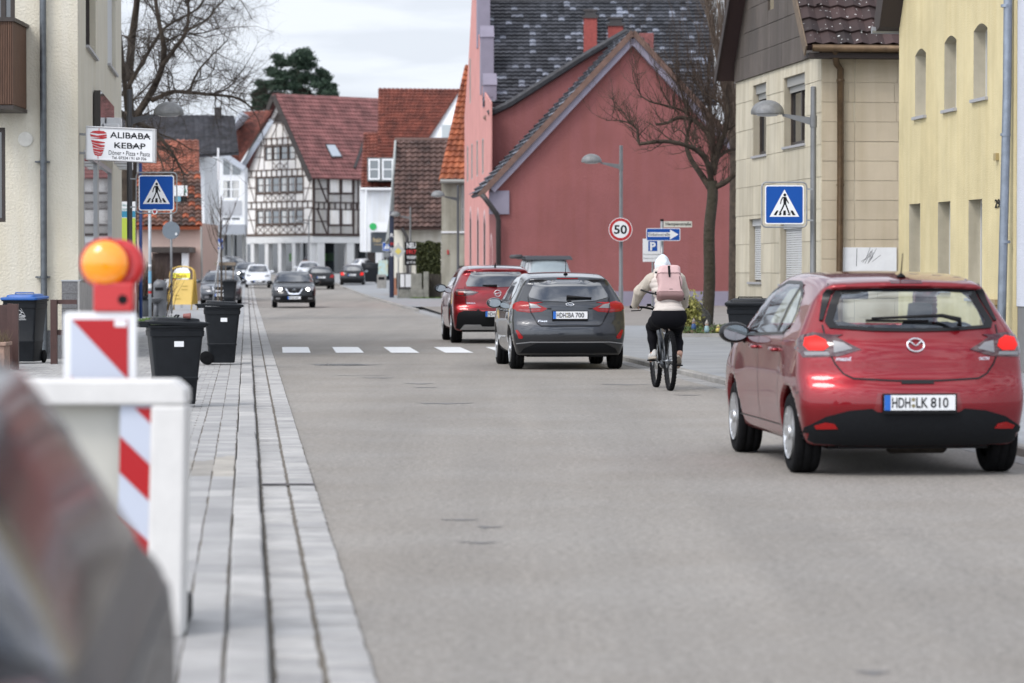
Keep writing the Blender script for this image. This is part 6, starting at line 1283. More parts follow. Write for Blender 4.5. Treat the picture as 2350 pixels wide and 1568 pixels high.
for sg, an in ((-1, 0), (1, math.pi)):
    a = ca + an; pc = (sg * .085, .44 + .17 * math.cos(a), .335 + .17 * math.sin(a)); P_[sg] = pc; mb = MB(); mb.tube([(sg * .07, .44, .335), pc], [.014, .011], 8); mb.build('crank', HUB, BK, smooth=True)
    mb = MB(); mb.box(min(sg * .095, sg * .195), max(sg * .095, sg * .195), pc[1] - .05, pc[1] + .05, pc[2] - .009, pc[2] + .009); mb.build('pedal', BLK, BK, bevel=.004)
mb = MB(); mb.lathe([(.085, .040), (.085, .044), (.03, .044), (.03, .04)], 28, bb, 'x', cap=False); mb.lathe([(.05, .05), (.06, .03), (.03, .03)], 20, (0, 0, .371), 'x'); mb.tube([(.045, .44, .42), (.045, 0, .42)], .004, 5); mb.tube([(.045, .44, .25), (.045, .02, .27)], .004, 5); mb.tube([(.05, .0, .34), (.06, .02, .25)], .012, 6); mb.build('drivetrain', BLK, BK)
mb = MB(); mb.box(-.016, .016, .20, .225, .775, .855); mb.build('rear_light', mat('bike_light', (.5, .02, .02), .3, emit=((1, .1, .08), .8)), BK, bevel=.004)
# rider
PR = thing('cyclist', 'person seen from behind riding a bicycle in cream jacket, black leggings and pale blue hood', 'person', (BX, BY, 0), YAW)
SK = mat('skin', (.46, .27, .20), .55, noise=(30, .08)); JK = mat('puffer_cream', (.53, .475, .43), .6, noise=(9, .08), bump=(60, .15, .003)); FL = mat('fleece_cream', (.56, .50, .42), .95, noise=(90, .25), bump=(140, 1., .012)); LG = mat('black_leggings', (.007, .007, .009), .85, spec=.08)
hL, hR = (-.10, .20, .90), (.12, .20, .90); kL, kR = (-.150, .60, .79), (.160, .53, .70)
aL, aR = (-.135, P_[-1][1] - .10, P_[-1][2] + .10), (.145, P_[1][1] - .11, P_[1][2] + .155)
shL, shR = (-.165, .42, 1.385), (.170, .42, 1.385); eL, eR = (-.300, .58, 1.235), (.265, .60, 1.215); wL, wR = (-.325, .79, 1.075), (.315, .79, 1.07)
def lim(X, Y, Z, pts, rr): 
    d = None
    for i in range(len(pts) - 1): c = sdcap(X, Y, Z, pts[i], pts[i + 1], rr[i], rr[i + 1]); d = c if d is None else smin(d, c, .03)
    return d
def torso(X, Y, Z, e=0.):
    d = sdell(X, Y, Z, (.01, .17, .95), (.185 + e, .15 + e, .15 + e)); d = smin(d, sdell(X, Y, Z, (.01, .27, 1.13), (.145 + e, .105 + e, .17 + e)), .08); d = smin(d, sdell(X, Y, Z, (0, .38, 1.30), (.165 + e, .115 + e, .17 + e)), .08); return d
def fullbody(X, Y, Z):
    d = torso(X, Y, Z)
    for h_, k_, a_ in ((hL, kL, aL), (hR, kR, aR)): d = smin(d, lim(X, Y, Z, [h_, k_, a_], [.085, .048, .030]), .03); 
    d = smin(d, sdell(X, Y, Z, (-.02, .49, 1.45), (.055, .06, .10)), .03); d = smin(d, sdell(X, Y, Z, (-.025, .56, 1.575), (.073, .092, .105)), .02); d = smin(d, sdell(X, Y, Z, (-.027, .64, 1.56), (.014, .025, .02)), .015)
    for s_, e_, w_ in ((shL, eL, wL), (shR, eR, wR)): d = smin(d, lim(X, Y, Z, [s_, e_, w_], [.055, .042, .028]), .03)
    for a_, sg in ((aL, -1), (aR, 1)): t = (a_[0] + sg * .01, a_[1] + .17, a_[2] - (.10 if sg < 0 else .16)); d = smin(d, lim(X, Y, Z, [a_, t], [.036, .026]), .02)
    return d
V, Q = surface_nets(fullbody, (-.42, -.05, .15), (.42, 1.0, 1.74), .018, 1)
Vs, Qs = [V], [Q]; n0 = len(V)
for w_, sg in ((wL, -1), (wR, 1)):     # hands closed round the grips: palm, four fingers and a thumb
    g0 = (sg * .325, .866, 1.035)
    def hand(X, Y, Z, w_=w_, sg=sg):
        d = sdcap(X, Y, Z, w_, (sg * .325, .835, 1.055), .026, .030)
        for i, (o, r_) in enumerate(((-.036, .0095), (-.013, .010), (.010, .0095), (.031, .008))):
            x = sg * (.325 + o * -1); k1 = (x, .862, 1.066); k2 = (x, .894, 1.052); k3 = (x, .892, 1.022); d = smin(d, np.minimum(sdcap(X, Y, Z, (x, .838, 1.06), k1, .012, r_), np.minimum(sdcap(X, Y, Z, k1, k2, r_, r_ * .95), sdcap(X, Y, Z, k2, k3, r_ * .95, r_ * .85))), .006)
        xt = sg * .275; d = smin(d, np.minimum(sdcap(X, Y, Z, (sg * .30, .83, 1.045), (xt, .85, 1.03), .013, .011), sdcap(X, Y, Z, (xt, .85, 1.03), (xt, .875, 1.010), .011, .009)), .006); return d
    lo_ = (min(w_[0], g0[0]) - .07, .76, .98); hi_ = (max(w_[0], g0[0]) + .08, .92, 1.11); v, q = surface_nets(hand, lo_, hi_, .006, 1); Vs.append(v); Qs.append(q + n0); n0 += len(v)
bo = np_obj('body', np.concatenate(Vs), np.concatenate(Qs), SK, PR)
def jacket(X, Y, Z):
    d = torso(X, Y, Z, .018); s_ = Z * .93 + Y * .15; q = np.abs(np.sin(s_ * math.pi / .062)); d = d - .015 * np.sqrt(q) + .008
    d = smin(d, np.minimum(sdell(X, Y, Z, (shL[0] + .02, .41, 1.37), (.085, .08, .085)), sdell(X, Y, Z, (shR[0] - .02, .41, 1.37), (.085, .08, .085))), .05)
    d = smin(d, sdell(X, Y, Z, (-.005, .45, 1.475), (.135, .12, .085)) - .010 * np.sqrt(np.abs(np.sin(Z * math.pi / .045))), .03)
    return np.maximum(np.maximum(d, (.968 + .25 * (X - .01) ** 2) - Z), Z - 1.56)
V, Q = surface_nets(jacket, (-.32, -.02, .92), (.32, .62, 1.6), .012, 1); np_obj('jacket', V, Q, JK, PR)
for sg, s_, e_, w_ in ((-1, shL, eL, wL), (1, shR, eR, wR)):
    f = lambda X, Y, Z: lim(X, Y, Z, [s_, e_, (w_[0], w_[1] + .035, w_[2] - .015)], [.088, .070, .046]) - .004 * np.sin(X * 70) * np.sin(Z * 60 + Y * 50)
    V, Q = surface_nets(f, (min(s_[0], w_[0]) - .12, .28, .98), (max(s_[0], w_[0]) + .12, .92, 1.5), .014, 1); np_obj('sleeve', V, Q, FL, PR)
def legs(X, Y, Z):
    d = torso(X, Y, Z, .017)
    for h_, k_, a_ in ((hL, kL, aL), (hR, kR, aR)): m_ = tuple((k_[i] + a_[i]) / 2 + (-.02 if i == 1 else .01 if i == 2 else 0) for i in range(3)); d = smin(d, lim(X, Y, Z, [h_, tuple((h_[i] + k_[i]) / 2 for i in range(3)), k_, m_, tuple(a_[i] + (k_[i] - a_[i]) * .06 for i in range(3))], [.112, .092, .064, .060, .042]), .04)
    for x in (-.06, .08): d = smin(d, sdell(X, Y, Z, (x, .12, .91), (.125, .105, .12)), .08)
    return np.maximum(d, Z - 1.0)
V, Q = surface_nets(legs, (-.32, -.1, .2), (.34, .75, 1.08), .014, 1); np_obj('leggings', V, Q, LG, PR)
SHO = mat('trainers', (.50, .49, .47), .7, noise=(40, .15)); SOL = mat('shoe_sole', (.34, .30, .25), .7)
for a_, sg, pit in ((aL, -1, -.10), (aR, 1, -.60)):
    yawf = sg * .12; M3 = Matrix.Rotation(-yawf, 3, 'Z') @ Matrix.Rotation(pit, 3, 'X'); base = Vector(P_[sg]) + Vector((sg * .055, 0, .012)); 
    loc = lambda p: base + M3 @ Vector(p)
    inv = M3.transposed()
    def shoe(X, Y, Z, lo=False):
        x, y, z = X - base.x, Y - base.y, Z - base.z; lx = inv[0][0] * x + inv[0][1] * y + inv[0][2] * z; ly = inv[1][0] * x + inv[1][1] * y + inv[1][2] * z; lz = inv[2][0] * x + inv[2][1] * y + inv[2][2] * z
        if lo: return np.maximum(sdell(lx, ly, lz * .5, (0, -.04, .0), (.046, .145, .05)), np.abs(lz - .012) - .014)
        d = sdell(lx, ly, lz, (0, -.03, .045), (.042, .135, .042)); d = smin(d, sdell(lx, ly, lz, (0, -.11, .075), (.038, .055, .06)), .03); return np.maximum(d, .018 - lz)
    lo_, hi_ = tuple(base + Vector((-.14, -.26, -.14))), tuple(base + Vector((.14, .18, .30)))
    V, Q = surface_nets(shoe, lo_, hi_, .009, 1); so_ = np_obj('shoe', V, Q, SHO, PR); V, Q = surface_nets(lambda X, Y, Z: shoe(X, Y, Z, True), lo_, hi_, .008, 1); np_obj('sole', V, Q, SOL, so_)
def hood(X, Y, Z):
    d = smin(sdell(X, Y, Z, (-.02, .525, 1.565), (.102, .125, .118)), sdell(X, Y, Z, (-.015, .47, 1.635), (.032, .05, .07)), .06); op = sdell(X, Y, Z, (-.02, .66, 1.56), (.075, .10, .10)); return np.maximum(np.maximum(d, -op), 1.47 - Z) + .004 * np.sin(X * 55 + Z * 38) * np.sin(Z * 60 - X * 20)
V, Q = surface_nets(hood, (-.16, .36, 1.44), (.12, .70, 1.74), .010, 1); np_obj('hood', V, Q, mat('pale_blue_knit', (.66, .73, .77), .9, noise=(25, .15), bump=(120, .6, .006)), PR)
mb = MB(); rr = random.Random(3)
for k in range(14): a = rr.uniform(-.9, .9); mb.tube([(-.02 + .07 * math.sin(a), .62, 1.60), (-.02 + .085 * math.sin(a * 1.2), .64, 1.50), (-.02 + .09 * math.sin(a * 1.3), .60, 1.42)], .006, 5)
mb.build('hair', mat('brown_hair', (.09, .05, .03), .6), PR, smooth=True)
# rucksack
BP = thing('backpack', 'dusty pink roll-top backpack on the cyclist\'s back', 'backpack', (BX, BY, 0), YAW); PKB = mat('dusty_pink', (.47, .31, .30), .65, noise=(6, .1), bump=(80, .15, .002)); PKD = mat('mauve_base', (.20, .115, .11), .6)
tl = .42
def bp(X, Y, Z, z0=-.5, z1=.5, e=0):
    y, z = Y - .20, Z - 1.335; ly = y * math.cos(tl) - z * math.sin(tl) * -1 * -1; ly = y * math.cos(tl) - z * math.sin(tl); lz = y * math.sin(tl) + z * math.cos(tl); lx = X - .02
    w_ = .148 + .02 * np.clip(-lz / .2, -1, 1) + .008 * np.sin(lz * 30 + lx * 8); q = np.sqrt(np.maximum(np.abs(lx) - w_ + .04, 0) ** 2 + np.maximum(np.abs(ly) - .05, 0) ** 2 + np.maximum(np.abs(lz) - .175, 0) ** 2) - .04 - e + .003 * np.sin(lx * 25 + lz * 18)
    return np.maximum(np.maximum(q, z0 - lz), lz - z1)
for nm, a, b_, e, m_ in (('main_bag', -.145, .5, 0, PKB), ('base_panel', -.5, -.146, .002, PKD), ('top_flap', .105, .5, .012, mat('pink_flap', (.54, .36, .35), .6))):
    V, Q = surface_nets(lambda X, Y, Z: bp(X, Y, Z, a, b_, e), (-.2, -.02, 1.08), (.24, .46, 1.62), .010, 1); np_obj(nm, V, Q, m_, BP)
def bpp(x, z, off=.094): return Vector((.02 + x, .20 - off * math.cos(tl) + z * math.sin(tl), 1.335 + z * math.cos(tl) + off * math.sin(tl)))
mb = MB()
for (x, z0_, z1_, w_, o) in ((-.01, .20, .085, .014, .106), (-.01, .085, .05, .010, .100)): mb.hexa([bpp(x - w_, z1_, o - .006), bpp(x + w_, z1_, o - .006), bpp(x + w_, z1_, o), bpp(x - w_, z1_, o), bpp(x - w_, z0_, o - .006), bpp(x + w_, z0_, o - .006), bpp(x + w_, z0_, o), bpp(x - w_, z0_, o)])
mb.tube([bpp(.115, .06, .092), bpp(.13, -.11, .094)], .004, 5); mb.tube([bpp(-.02, -.115, .094), bpp(.02, -.115, .094)], .004, 4); mb.build('strap_buckle', BLK, BP)
mb = MB(); mb.tube([(-.14, .16, 1.20), (-.22, .30, 1.22), (-.30, .48, 1.255)], .012, 6); mb.tube([(.17, .16, 1.17), (.21, .2, 1.14)], .014, 6)
for sg in (-1, 1): mb.tube([bpp(sg * .10, .16, -.04), (sg * .125, .38, 1.475), (sg * .12, .50, 1.40), (sg * .15, .45, 1.25), bpp(sg * .15, -.14, 0)], .014, 6)
mb.build('strap', BLK, BP, smooth=True)
# ================================================================ signs, lamps, bins
def disc_pts(c, r, n=28, a0=0): return [(c[0] + r * math.cos(a0 + 2 * math.pi * k / n), c[1] + r * math.sin(a0 + 2 * math.pi * k / n)) for k in range(n)]
def rr_pts(x0, x1, y0, y1, r, n=5):
    out = []
    for cx, cy, a in ((x1 - r, y1 - r, 0), (x0 + r, y1 - r, 90), (x0 + r, y0 + r, 180), (x1 - r, y0 + r, 270)): out += [(cx + r * math.cos(R_(a + 90 * k / n)), cy + r * math.sin(R_(a + 90 * k / n))) for k in range(n + 1)]
    return out
def flat(name, polys, d0, d1, m, parent):
    """plates in the sign's own plane: x right, z up, facing -y"""
    mb = MB()
    for p in polys: mb.prism([(q[0], -d0, q[1]) for q in p], Vector((0, -(d1 - d0), 0)))
    return mb.build(name, m, parent)
def crossing_face(T, s=.30, cz=0.):
    P = lambda pts: [(x * s, cz + y * s) for x, y in pts]
    flat('sign_plate', [P(rr_pts(-1, 1, -1, 1, .12))], 0, .012, SWH, T); flat('blue_field', [P(rr_pts(-.94, .94, -.94, .94, .10))], .0121, .0135, BLU, T)
    flat('white_triangle', [P([(-.76, -.62), (.76, -.62), (0, .78)])], .0136, .015, SWH, T)
    fig = [disc_pts((0.02, .50), .075, 16), [(-.06, .40), (.09, .40), (.10, .02), (-.05, .02)], [(-.05, .40), (-.08, .32), (-.14, .22), (-.17, .08), (-.20, .02), (-.23, .04), (-.21, .12), (-.18, .26), (-.10, .40)], [(.09, .40), (.15, .24), (.24, .08), (.20, .05), (.10, .20), (.07, .34)],
           [(-.05, .03), (.03, .03), (-.08, -.22), (-.20, -.44), (-.26, -.42), (-.14, -.18)], [(.02, .03), (.10, .03), (.18, -.18), (.28, -.44), (.21, -.46), (.11, -.20)], [(-.20, -.44), (-.26, -.42), (-.26, -.36), (-.24, -.34)], [(.28, -.44), (.34, -.38), (.32, -.46), (.22, -.47)],
           [(-.56, -.54), (-.42, -.54), (-.30, -.30), (-.40, -.30)], [(-.30, -.54), (-.18, -.54), (-.14, -.42), (-.24, -.42)], [(-.07, -.54), (.08, -.54), (.07, -.30), (-.05, -.30)], [(.18, -.54), (.32, -.54), (.29, -.48), (.16, -.48)], [(.42, -.54), (.57, -.54), (.42, -.30), (.31, -.30)]]
    flat('walking_figure', [P(p) for p in fig], .0151, .0165, SBK, T)
def crossing_sign(label, px, y, D, rz=0, frame=True, side=-1):
    c = PD(px, y, D); T = thing('crossing_sign', label, 'traffic sign', c, rz, 'pedestrian crossing signs'); crossing_face(T)
    if frame:
        mb = MB(); k = .345; pts = [(p[0], .01, p[1]) for p in rr_pts(-k, k, -k, k, .07)]; mb.tube(pts + [pts[0], pts[1]], .012, 8, cap=False); mb.build('frame_tube', GALV, T, smooth=True)
        for z in (.24, -.24): mb = MB(); mb.box(min(side * -k, side * -(k + .1)), max(side * -k, side * -(k + .1)), 0, .02, z - .012, z + .012); mb.build('bracket', GALV, T)
    return T
def street_lamp(label, px, D, ytop, hx, cat='street lamp', m=LAMPG, zb=0.):
    x = XD(px, D); zt = PD(px, ytop, D).z; T = thing('street_lamp', label, cat, (x, D, zb), 0, 'lamps along the street'); h = zt - zb
    mb = MB(); mb.tube([(0, 0, 0), (0, 0, 1.1), (0, 0, 1.12), (0, 0, h)], [.058, .058, .048, .045], 14); mb.tube([(0, 0, h), (0, 0, h + .01)], [.048, .03], 14); mb.build('pole', m, T, auto=50)
    s = 1 if hx > 0 else -1; mb = MB(); za = h - .50; L0 = abs(hx)
    mb.hexa([(s * .03, -.02, za - .09), (s * (L0 - .18), -.02, za + .05), (s * (L0 - .18), .02, za + .05), (s * .03, .02, za - .09), (s * .03, -.02, za + .03), (s * (L0 - .18), -.02, za + .09), (s * (L0 - .18), .02, za + .09), (s * .03, .02, za + .03)]); mb.tube([(0, 0, za - .12), (0, 0, za + .06)], .056, 12); mb.build('arm', m, T)
    mb = MB(); c = (s * (L0 + .05), 0, za + .10); prof = [(.26 * math.cos(R_(a)), .20 * math.sin(R_(a))) for a in (90, 75, 60, 45, 30, 15, 0)]; prof = [(max(r, .001), z) for r, z in prof] + [(.255, -.02), (.20, -.015), (.001, -.03)]
    mb.lathe(prof, 24, c, 'z', cap=False); mb.build('lamp_head', mat('lamp_head_grey', (.20, .205, .21), .5, .1, noise=(12, .3), streak=.2), T, auto=50)
    mb = MB(); mb.lathe([(.19, -.02), (.15, -.05), (.001, -.06)], 20, c, 'z', cap=False); mb.build('lamp_glass', mat('lamp_lens_glass', (.35, .36, .37), .2, coat=1), T, smooth=True); return T
LB = [street_lamp('dark street lamp beside the cream building, pole behind the left crossing sign', 298, 52.2, 207, .62, m=mat('lamp_post_dark', (.055, .055, .06), .5, .2)),
      street_lamp('street lamp in front of the beige clad house, head pointing left over the crossing sign', 1866, 47.2, 200, -.66),
      street_lamp('street lamp in front of the rose wall carrying the round 50 sign', 1425, 77.5, 335, -.70),
      street_lamp('street lamp with dark pole before the weathered beige house', 1051, 114, 425, -.70, m=MATS['lamp_post_dark']),
      street_lamp('street lamp in front of the brown tiled roof, pole behind the black poster', 942, 150, 476, -.70),
      street_lamp('far street lamp in front of the half-timbered house', 709, 225, 497, -.72, zb=.65)]
crossing_sign('blue pedestrian crossing sign at the left, on the dark lamp post, with a small sticker', 359, 443, 51.8, 0, side=1)
crossing_sign('blue pedestrian crossing sign at the right, on the lamp post before the beige house', 1800, 470, 47.0, 0, side=-1)
T = crossing_sign('small distant blue crossing sign before the dark canopy of the modern building', 499, 560, 165, 0, False); mb = MB(); mb.tube([(0, .03, -2.4), (0, .03, .28)], .03, 8); mb.build('pole', GALV, T)
T = crossing_sign('tiny distant blue crossing sign beside the hair shop sign', 888, 566, 212, 0, False); mb = MB(); mb.tube([(0, .03, -2.0), (0, .03, .28)], .03, 8); mb.build('pole', GALV, T)
st = PD(355, 486, 51.75); T = thing('sticker', 'small round red and white club sticker at the foot of the left crossing sign', 'sticker', st); flat('disc', [disc_pts((0, 0), .048, 20)], 0, .002, SWH, T); flat('crest', [[(-.028, .022), (.028, .022), (.024, -.012), (0, -.034), (-.024, -.012)]], .0021, .003, RED, T)
# 50 sign
c = PD(1424, 527, 77.3); T = thing('speed_limit_sign', 'round speed limit sign with red ring reading 50', 'traffic sign', c); flat('sign_plate', [disc_pts((0, 0), .30, 40)], 0, .012, SWH, T); flat('red_ring', [disc_pts((0, 0), .285, 40)], .0121, .0135, RED, T); flat('white_disc', [disc_pts((0, 0), .215, 36)], .0136, .015, SWH, T)
mb = MB(); put_text(mb, '50', Vector((0, -.0165, 0)), Vector((1, 0, 0)), Vector((0, 0, 1)), -.165, .165, -.115, .115, .025); mb.build('numerals', SBK, T); mb = MB(); mb.box(-.1, .1, .01, .14, .1, .12); mb.box(-.1, .1, .01, .14, -.12, -.1); mb.build('clamp', GALV, T)
# street name post with its three signs
D = 73.; bx = XD(1519, D); T = thing('sign_post', 'grey steel post carrying the street name and one-way signs', 'post', (bx, D, 0)); mb = MB(); mb.tube([(0, 0, 0), (0, 0, PD(0, 508, D).z)], .038, 12); mb.build('pole', GALV, T, smooth=True)
mb = MB(); mb.tube([(0, 0, PD(0, 508, D).z), (0, 0, PD(0, 503, D).z)], .042, 12); mb.build('cap', BLK, T)
def px_sign(name, label, x0, y0, x1, y1, D, cat='sign', r=.02):
    a, b = PD(x0, y1, D), PD(x1, y0, D); c = (a + b) / 2; T = thing(name, label, cat, c); w_, h_ = (b - a).x / 2, (b - a).z / 2; return T, w_, h_
T, w_, h_ = px_sign('street_name_sign', 'white street name sign reading Hempenstraße', 1523, 508, 1588, 522, D - .05); flat('sign_plate', [rr_pts(-w_, w_, -h_, h_, .015)], 0, .02, mat('enamel_cream', (.58, .57, .50), .4, noise=(14, .15)), T); mb = MB(); put_text(mb, 'Hempenstraße', Vector((0, -.022, 0)), Vector((1, 0, 0)), Vector((0, 0, 1)), -w_ * .86, w_ * .93, -h_ * .70, h_ * .62, .02); mb.build('lettering', SBK, T)
T, w_, h_ = px_sign('one_way_sign', 'blue one-way sign with white arrow reading Einbahnstraße', 1483, 524, 1561, 553, D - .12, 'traffic sign'); flat('sign_plate', [rr_pts(-w_, w_, -h_, h_, .03)], 0, .012, SWH, T); flat('blue_field', [rr_pts(-w_ + .015, w_ - .015, -h_ + .015, h_ - .015, .02)], .0121, .0135, BLU, T)
flat('white_arrow', [[(-w_ * .9, -h_ * .36), (w_ * .40, -h_ * .36), (w_ * .40, -h_ * .8), (w_ * .9, 0), (w_ * .40, h_ * .8), (w_ * .40, h_ * .36), (-w_ * .9, h_ * .36)]], .0136, .015, SWH, T); mb = MB(); put_text(mb, 'Einbahnstraße', Vector((0, -.0165, 0)), Vector((1, 0, 0)), Vector((0, 0, 1)), -w_ * .86, w_ * .40, -h_ * .22, h_ * .26, .01); mb.build('lettering', SBK, T)
T, w_, h_ = px_sign('parking_sign', 'white customer parking sign with a blue P, half behind the hooded head', 1475, 548, 1521, 601, D + .9); flat('sign_plate', [rr_pts(-w_, w_, -h_, h_, .01)], 0, .015, SWH, T); flat('blue_field', [rect(-w_ * .45, w_ * .45, -h_ * .08, h_ * .8)], .0151, .017, BLU, T)
mb = MB(); put_text(mb, 'P', Vector((0, -.0185, 0)), Vector((1, 0, 0)), Vector((0, 0, 1)), -w_ * .28, w_ * .30, -h_ * .02, h_ * .70, .04); mb.build('letter', SWH, T); mb = MB(); put_text(mb, 'Kundenparkplatz', Vector((0, -.0165, 0)), Vector((1, 0, 0)), Vector((0, 0, 1)), -w_ * .92, w_ * .92, -h_ * .46, -h_ * .30, .0); put_text(mb, 'Einfahrt ab 17 Uhr', Vector((0, -.0165, 0)), Vector((1, 0, 0)), Vector((0, 0, 1)), -w_ * .92, w_ * .8, -h_ * .76, -h_ * .64, .0); mb.build('lettering', SBK, T); mb = MB(); mb.tube([(0, .03, -2.6), (0, .03, h_)], .025, 8); mb.build('pole', GALV, T)
# left side: poles and signs behind the crossing sign
D = 88.; x = XD(344, D); T = thing('sticker_pole', 'galvanised pole covered in stickers below the left crossing sign', 'pole', (x, D, .05)); mb = MB(); mb.tube([(0, 0, 0), (0, 0, PD(0, 470, D).z)], .045, 12); mb.build('pole', mat('zinc_bluish', (.36, .40, .43), .45, .4, noise=(5, .2)), T, smooth=True)
for y0, y1, m_ in ((607, 612, SWH), (622, 650, mat('sticker_cyan', (.15, .35, .5), .5)), (652, 662, SWH), (668, 674, RED)):
    mb = MB(); mb.tube([(0, 0, PD(0, y1, D).z - .05), (0, 0, PD(0, y0, D).z - .05)], .0465, 12, cap=False); mb.build('sticker', m_, T, smooth=True)
D = 103.; T = thing('round_sign_back', 'grey back of a round traffic sign on a post above the yellow board', 'traffic sign', (XD(393, D), D, .05)); mb = MB(); mb.tube([(0, .04, 0), (0, .04, PD(0, 395, D).z)], .038, 10); mb.build('pole', GALV, T, smooth=True)
zc = PD(0, 529, D).z - .05; flat('sign_plate', [disc_pts((.0, zc), .30, 36)], 0, .012, mat('sign_back_grey', (.16, .19, .22), .5, .3), T); flat('sticker', [rect(.14, .20, zc - .16, zc - .08)], .0125, .014, SWH, T)
T, w_, h_ = px_sign('direction_sign', 'white direction sign with a green chevron pointing right', 398, 426, 430, 450, 102.8); flat('sign_plate', [rr_pts(-w_, w_, -h_, h_, .01)], 0, .012, SWH, T); flat('green_chevron', [[(w_ * .45, h_ * .8), (w_ * .6, h_ * .8), (w_ * .9, 0), (w_ * .6, -h_ * .8), (w_ * .45, -h_ * .8), (w_ * .72, 0)]], .0121, .014, mat('chevron_green', (.02, .25, .16), .5), T)
T, w_, h_ = px_sign('sign_plaque', 'small dark plaque with a blue strip below the green chevron sign', 403, 451, 429, 463, 102.8); flat('sign_plate', [rect(-w_, -w_ * .1, -h_, h_)], 0, .012, mat('sky_blue', (.12, .32, .42), .5), T); flat('dark_plate', [rect(-w_ * .09, w_, -h_, h_)], 0, .012, SBK, T)
D = 92.; T = thing('blue_post', 'tall thin blue painted post behind the left crossing sign', 'post', (XD(323, D), D, .05)); mb = MB(); mb.tube([(0, 0, 0), (0, 0, PD(0, 378, D).z)], .05, 10); mb.build('pole', mat('post_blue', (.008, .035, .15), .5), T, smooth=True)
D = 78.; a, b = PD(276, 600, D), PD(311, 463, D); T = thing('advert_board', 'lime green and white advertising board between building and lamp post', 'board', ((a.x + b.x) / 2, D, .05)); w_ = (b.x - a.x) / 2; zt = b.z - .05; zb = a.z - .05
flat('board_panel', [rect(-w_, w_, zb - .8, zt)], 0, .04, SWH, T); flat('lime_poster', [rect(-w_, w_, zb + .35, zt - .42)], .041, .045, mat('lime', (.42, .52, .06), .6), T); flat('photo_strip', [rect(-w_, w_, zt - .40, zt - .24)], .041, .045, mat('teal_strip', (.03, .22, .35), .5), T)
mb = MB(); put_text(mb, 'Neu', Vector((-w_ * .9, -.047, zt - .12)), Vector((1, 0, 0)), Vector((0, 0, 1)), 0, .17, 0, .07); put_text(mb, 'Essen', Vector((-w_ * .9, -.047, zt - .22)), Vector((1, 0, 0)), Vector((0, 0, 1)), 0, .22, 0, .07); mb.build('lettering', mat('text_teal', (.05, .25, .22), .5), T); mb = MB()
for sx_ in (-1, 1): mb.box(sx_ * w_ * .9 - .03, sx_ * w_ * .9 + .03, 0.005, .05, 0, zb - .8)
mb.build('leg', GALV, T)
# yellow A-board
D = 112.; x = XD(419, D); T = thing('a_board', 'yellow A-frame pavement sign with a bright yellow header reading Besch', 'sign', (x, D, .05), R_(-14)); YF = mat('yellow_frame', (.55, .36, .07), .5); YP = mat('yellow_panel', (.58, .40, .10), .6, noise=(2, .1)); w_, hh = .46, 1.62
for sg in (-1, 1):
    yb = lambda z: sg * (.34 - .32 * z / hh); mb = MB(); pts = [(-w_, yb(0), 0), (-w_, yb(1.3), 1.3)] + [(-w_ * math.cos(R_(a)) , yb(1.3 + .3 * math.sin(R_(a))), 1.32 + .28 * math.sin(R_(a)) ** .7) for a in (20, 45, 70, 90, 110, 135, 160)] + [(w_, yb(1.3), 1.3), (w_, yb(0), 0)]; mb.tube(pts, .025, 8); mb.build('frame_tube', YF, T, smooth=True)
    mb = MB(); mb.hexa([(-w_ + .02, yb(.2), .2), (w_ - .02, yb(.2), .2), (w_ - .02, yb(.2) + .02, .2), (-w_ + .02, yb(.2) + .02, .2), (-w_ + .02, yb(1.12), 1.12), (w_ - .02, yb(1.12), 1.12), (w_ - .02, yb(1.12) + .02, 1.12), (-w_ + .02, yb(1.12) + .02, 1.12)]); mb.build('panel', YP, T)
yb = lambda z: -(.34 - .32 * z / hh)
def ab(nm, pts, e, m_): mb = MB(); mb.prism([(p[0], yb(p[1]) - e, p[1]) for p in pts], Vector((0, -.006, 0))); return mb.build(nm, m_, T)
ab('header_panel', rect(-.33, .33, 1.17, 1.36), .02, mat('bright_yellow', (.75, .68, .03), .5)); ab('header_top', [(-.33, 1.361), (.33, 1.361), (.24, 1.52), (0, 1.56), (-.24, 1.52)], .02, SWH)
mb = MB(); put_text(mb, 'Besch', Vector((0, yb(1.2) - .05, 1.2)), Vector((1, 0, 0)), Vector((0, .19, 1)).normalized(), -.2, .2, 0, .12, .02); mb.build('lettering', mat('ochre_text', (.35, .20, .02), .5), T); mb = MB()
for (u, z, l) in ((.05, .86, .2), (.02, .74, .24), (-.25, .52, .2), (-.22, .40, .24)): mb.box(u, u + l, yb(z) - .015, yb(z) - .008, z, z + .035)
mb.build('faded_text', mat('faded_mark', (.42, .30, .06), .6), T)
# litter bins, barrier, brush
D = 90.; T = thing('litter_bin', 'grey cylindrical litter bin with round top and ashtray shelf', 'litter bin', (XD(367, D), D, .05)); gm = mat('bin_grey_metal', (.15, .155, .165), .5, .3, noise=(5, .25)); mb = MB(); mb.lathe([(.20, 0), (.20, 1.0), (.205, 1.02), (.17, 1.12), (.09, 1.17), (0.001, 1.18)], 24); mb.build('drum', gm, T, auto=40)
mb = MB(); mb.lathe([(.001, .58), (.12, .5), (.24, .62), (.245, .65), (.001, .64)], 20, (-.10, -.22, 0), 'z', cap=False); mb.tube([(-.1, -.22, 0), (-.1, -.22, .55)], .05, 8); mb.build('ash_bowl', gm, T, smooth=True); mb = MB(); mb.box(-.12, .12, -.212, -.205, .86, .95); mb.build('opening', BLK, T)
D = 95.; T = thing('waste_basket', 'dark round waste basket with a black bag inside, left of the grey litter bin', 'litter bin', (XD(328, D), D, .05)); mb = MB(); mb.lathe([(.15, 0), (.18, .6), (.17, .6), (.16, .5)], 20, cap=False); mb.build('basket', mat('basket_dark', (.045, .05, .055), .6), T, smooth=True); mb = MB(); mb.lathe([(.20, .54), (.205, .62), (.15, .66), (.10, .58)], 11, cap=False); mb.build('bin_bag', BLK, T)
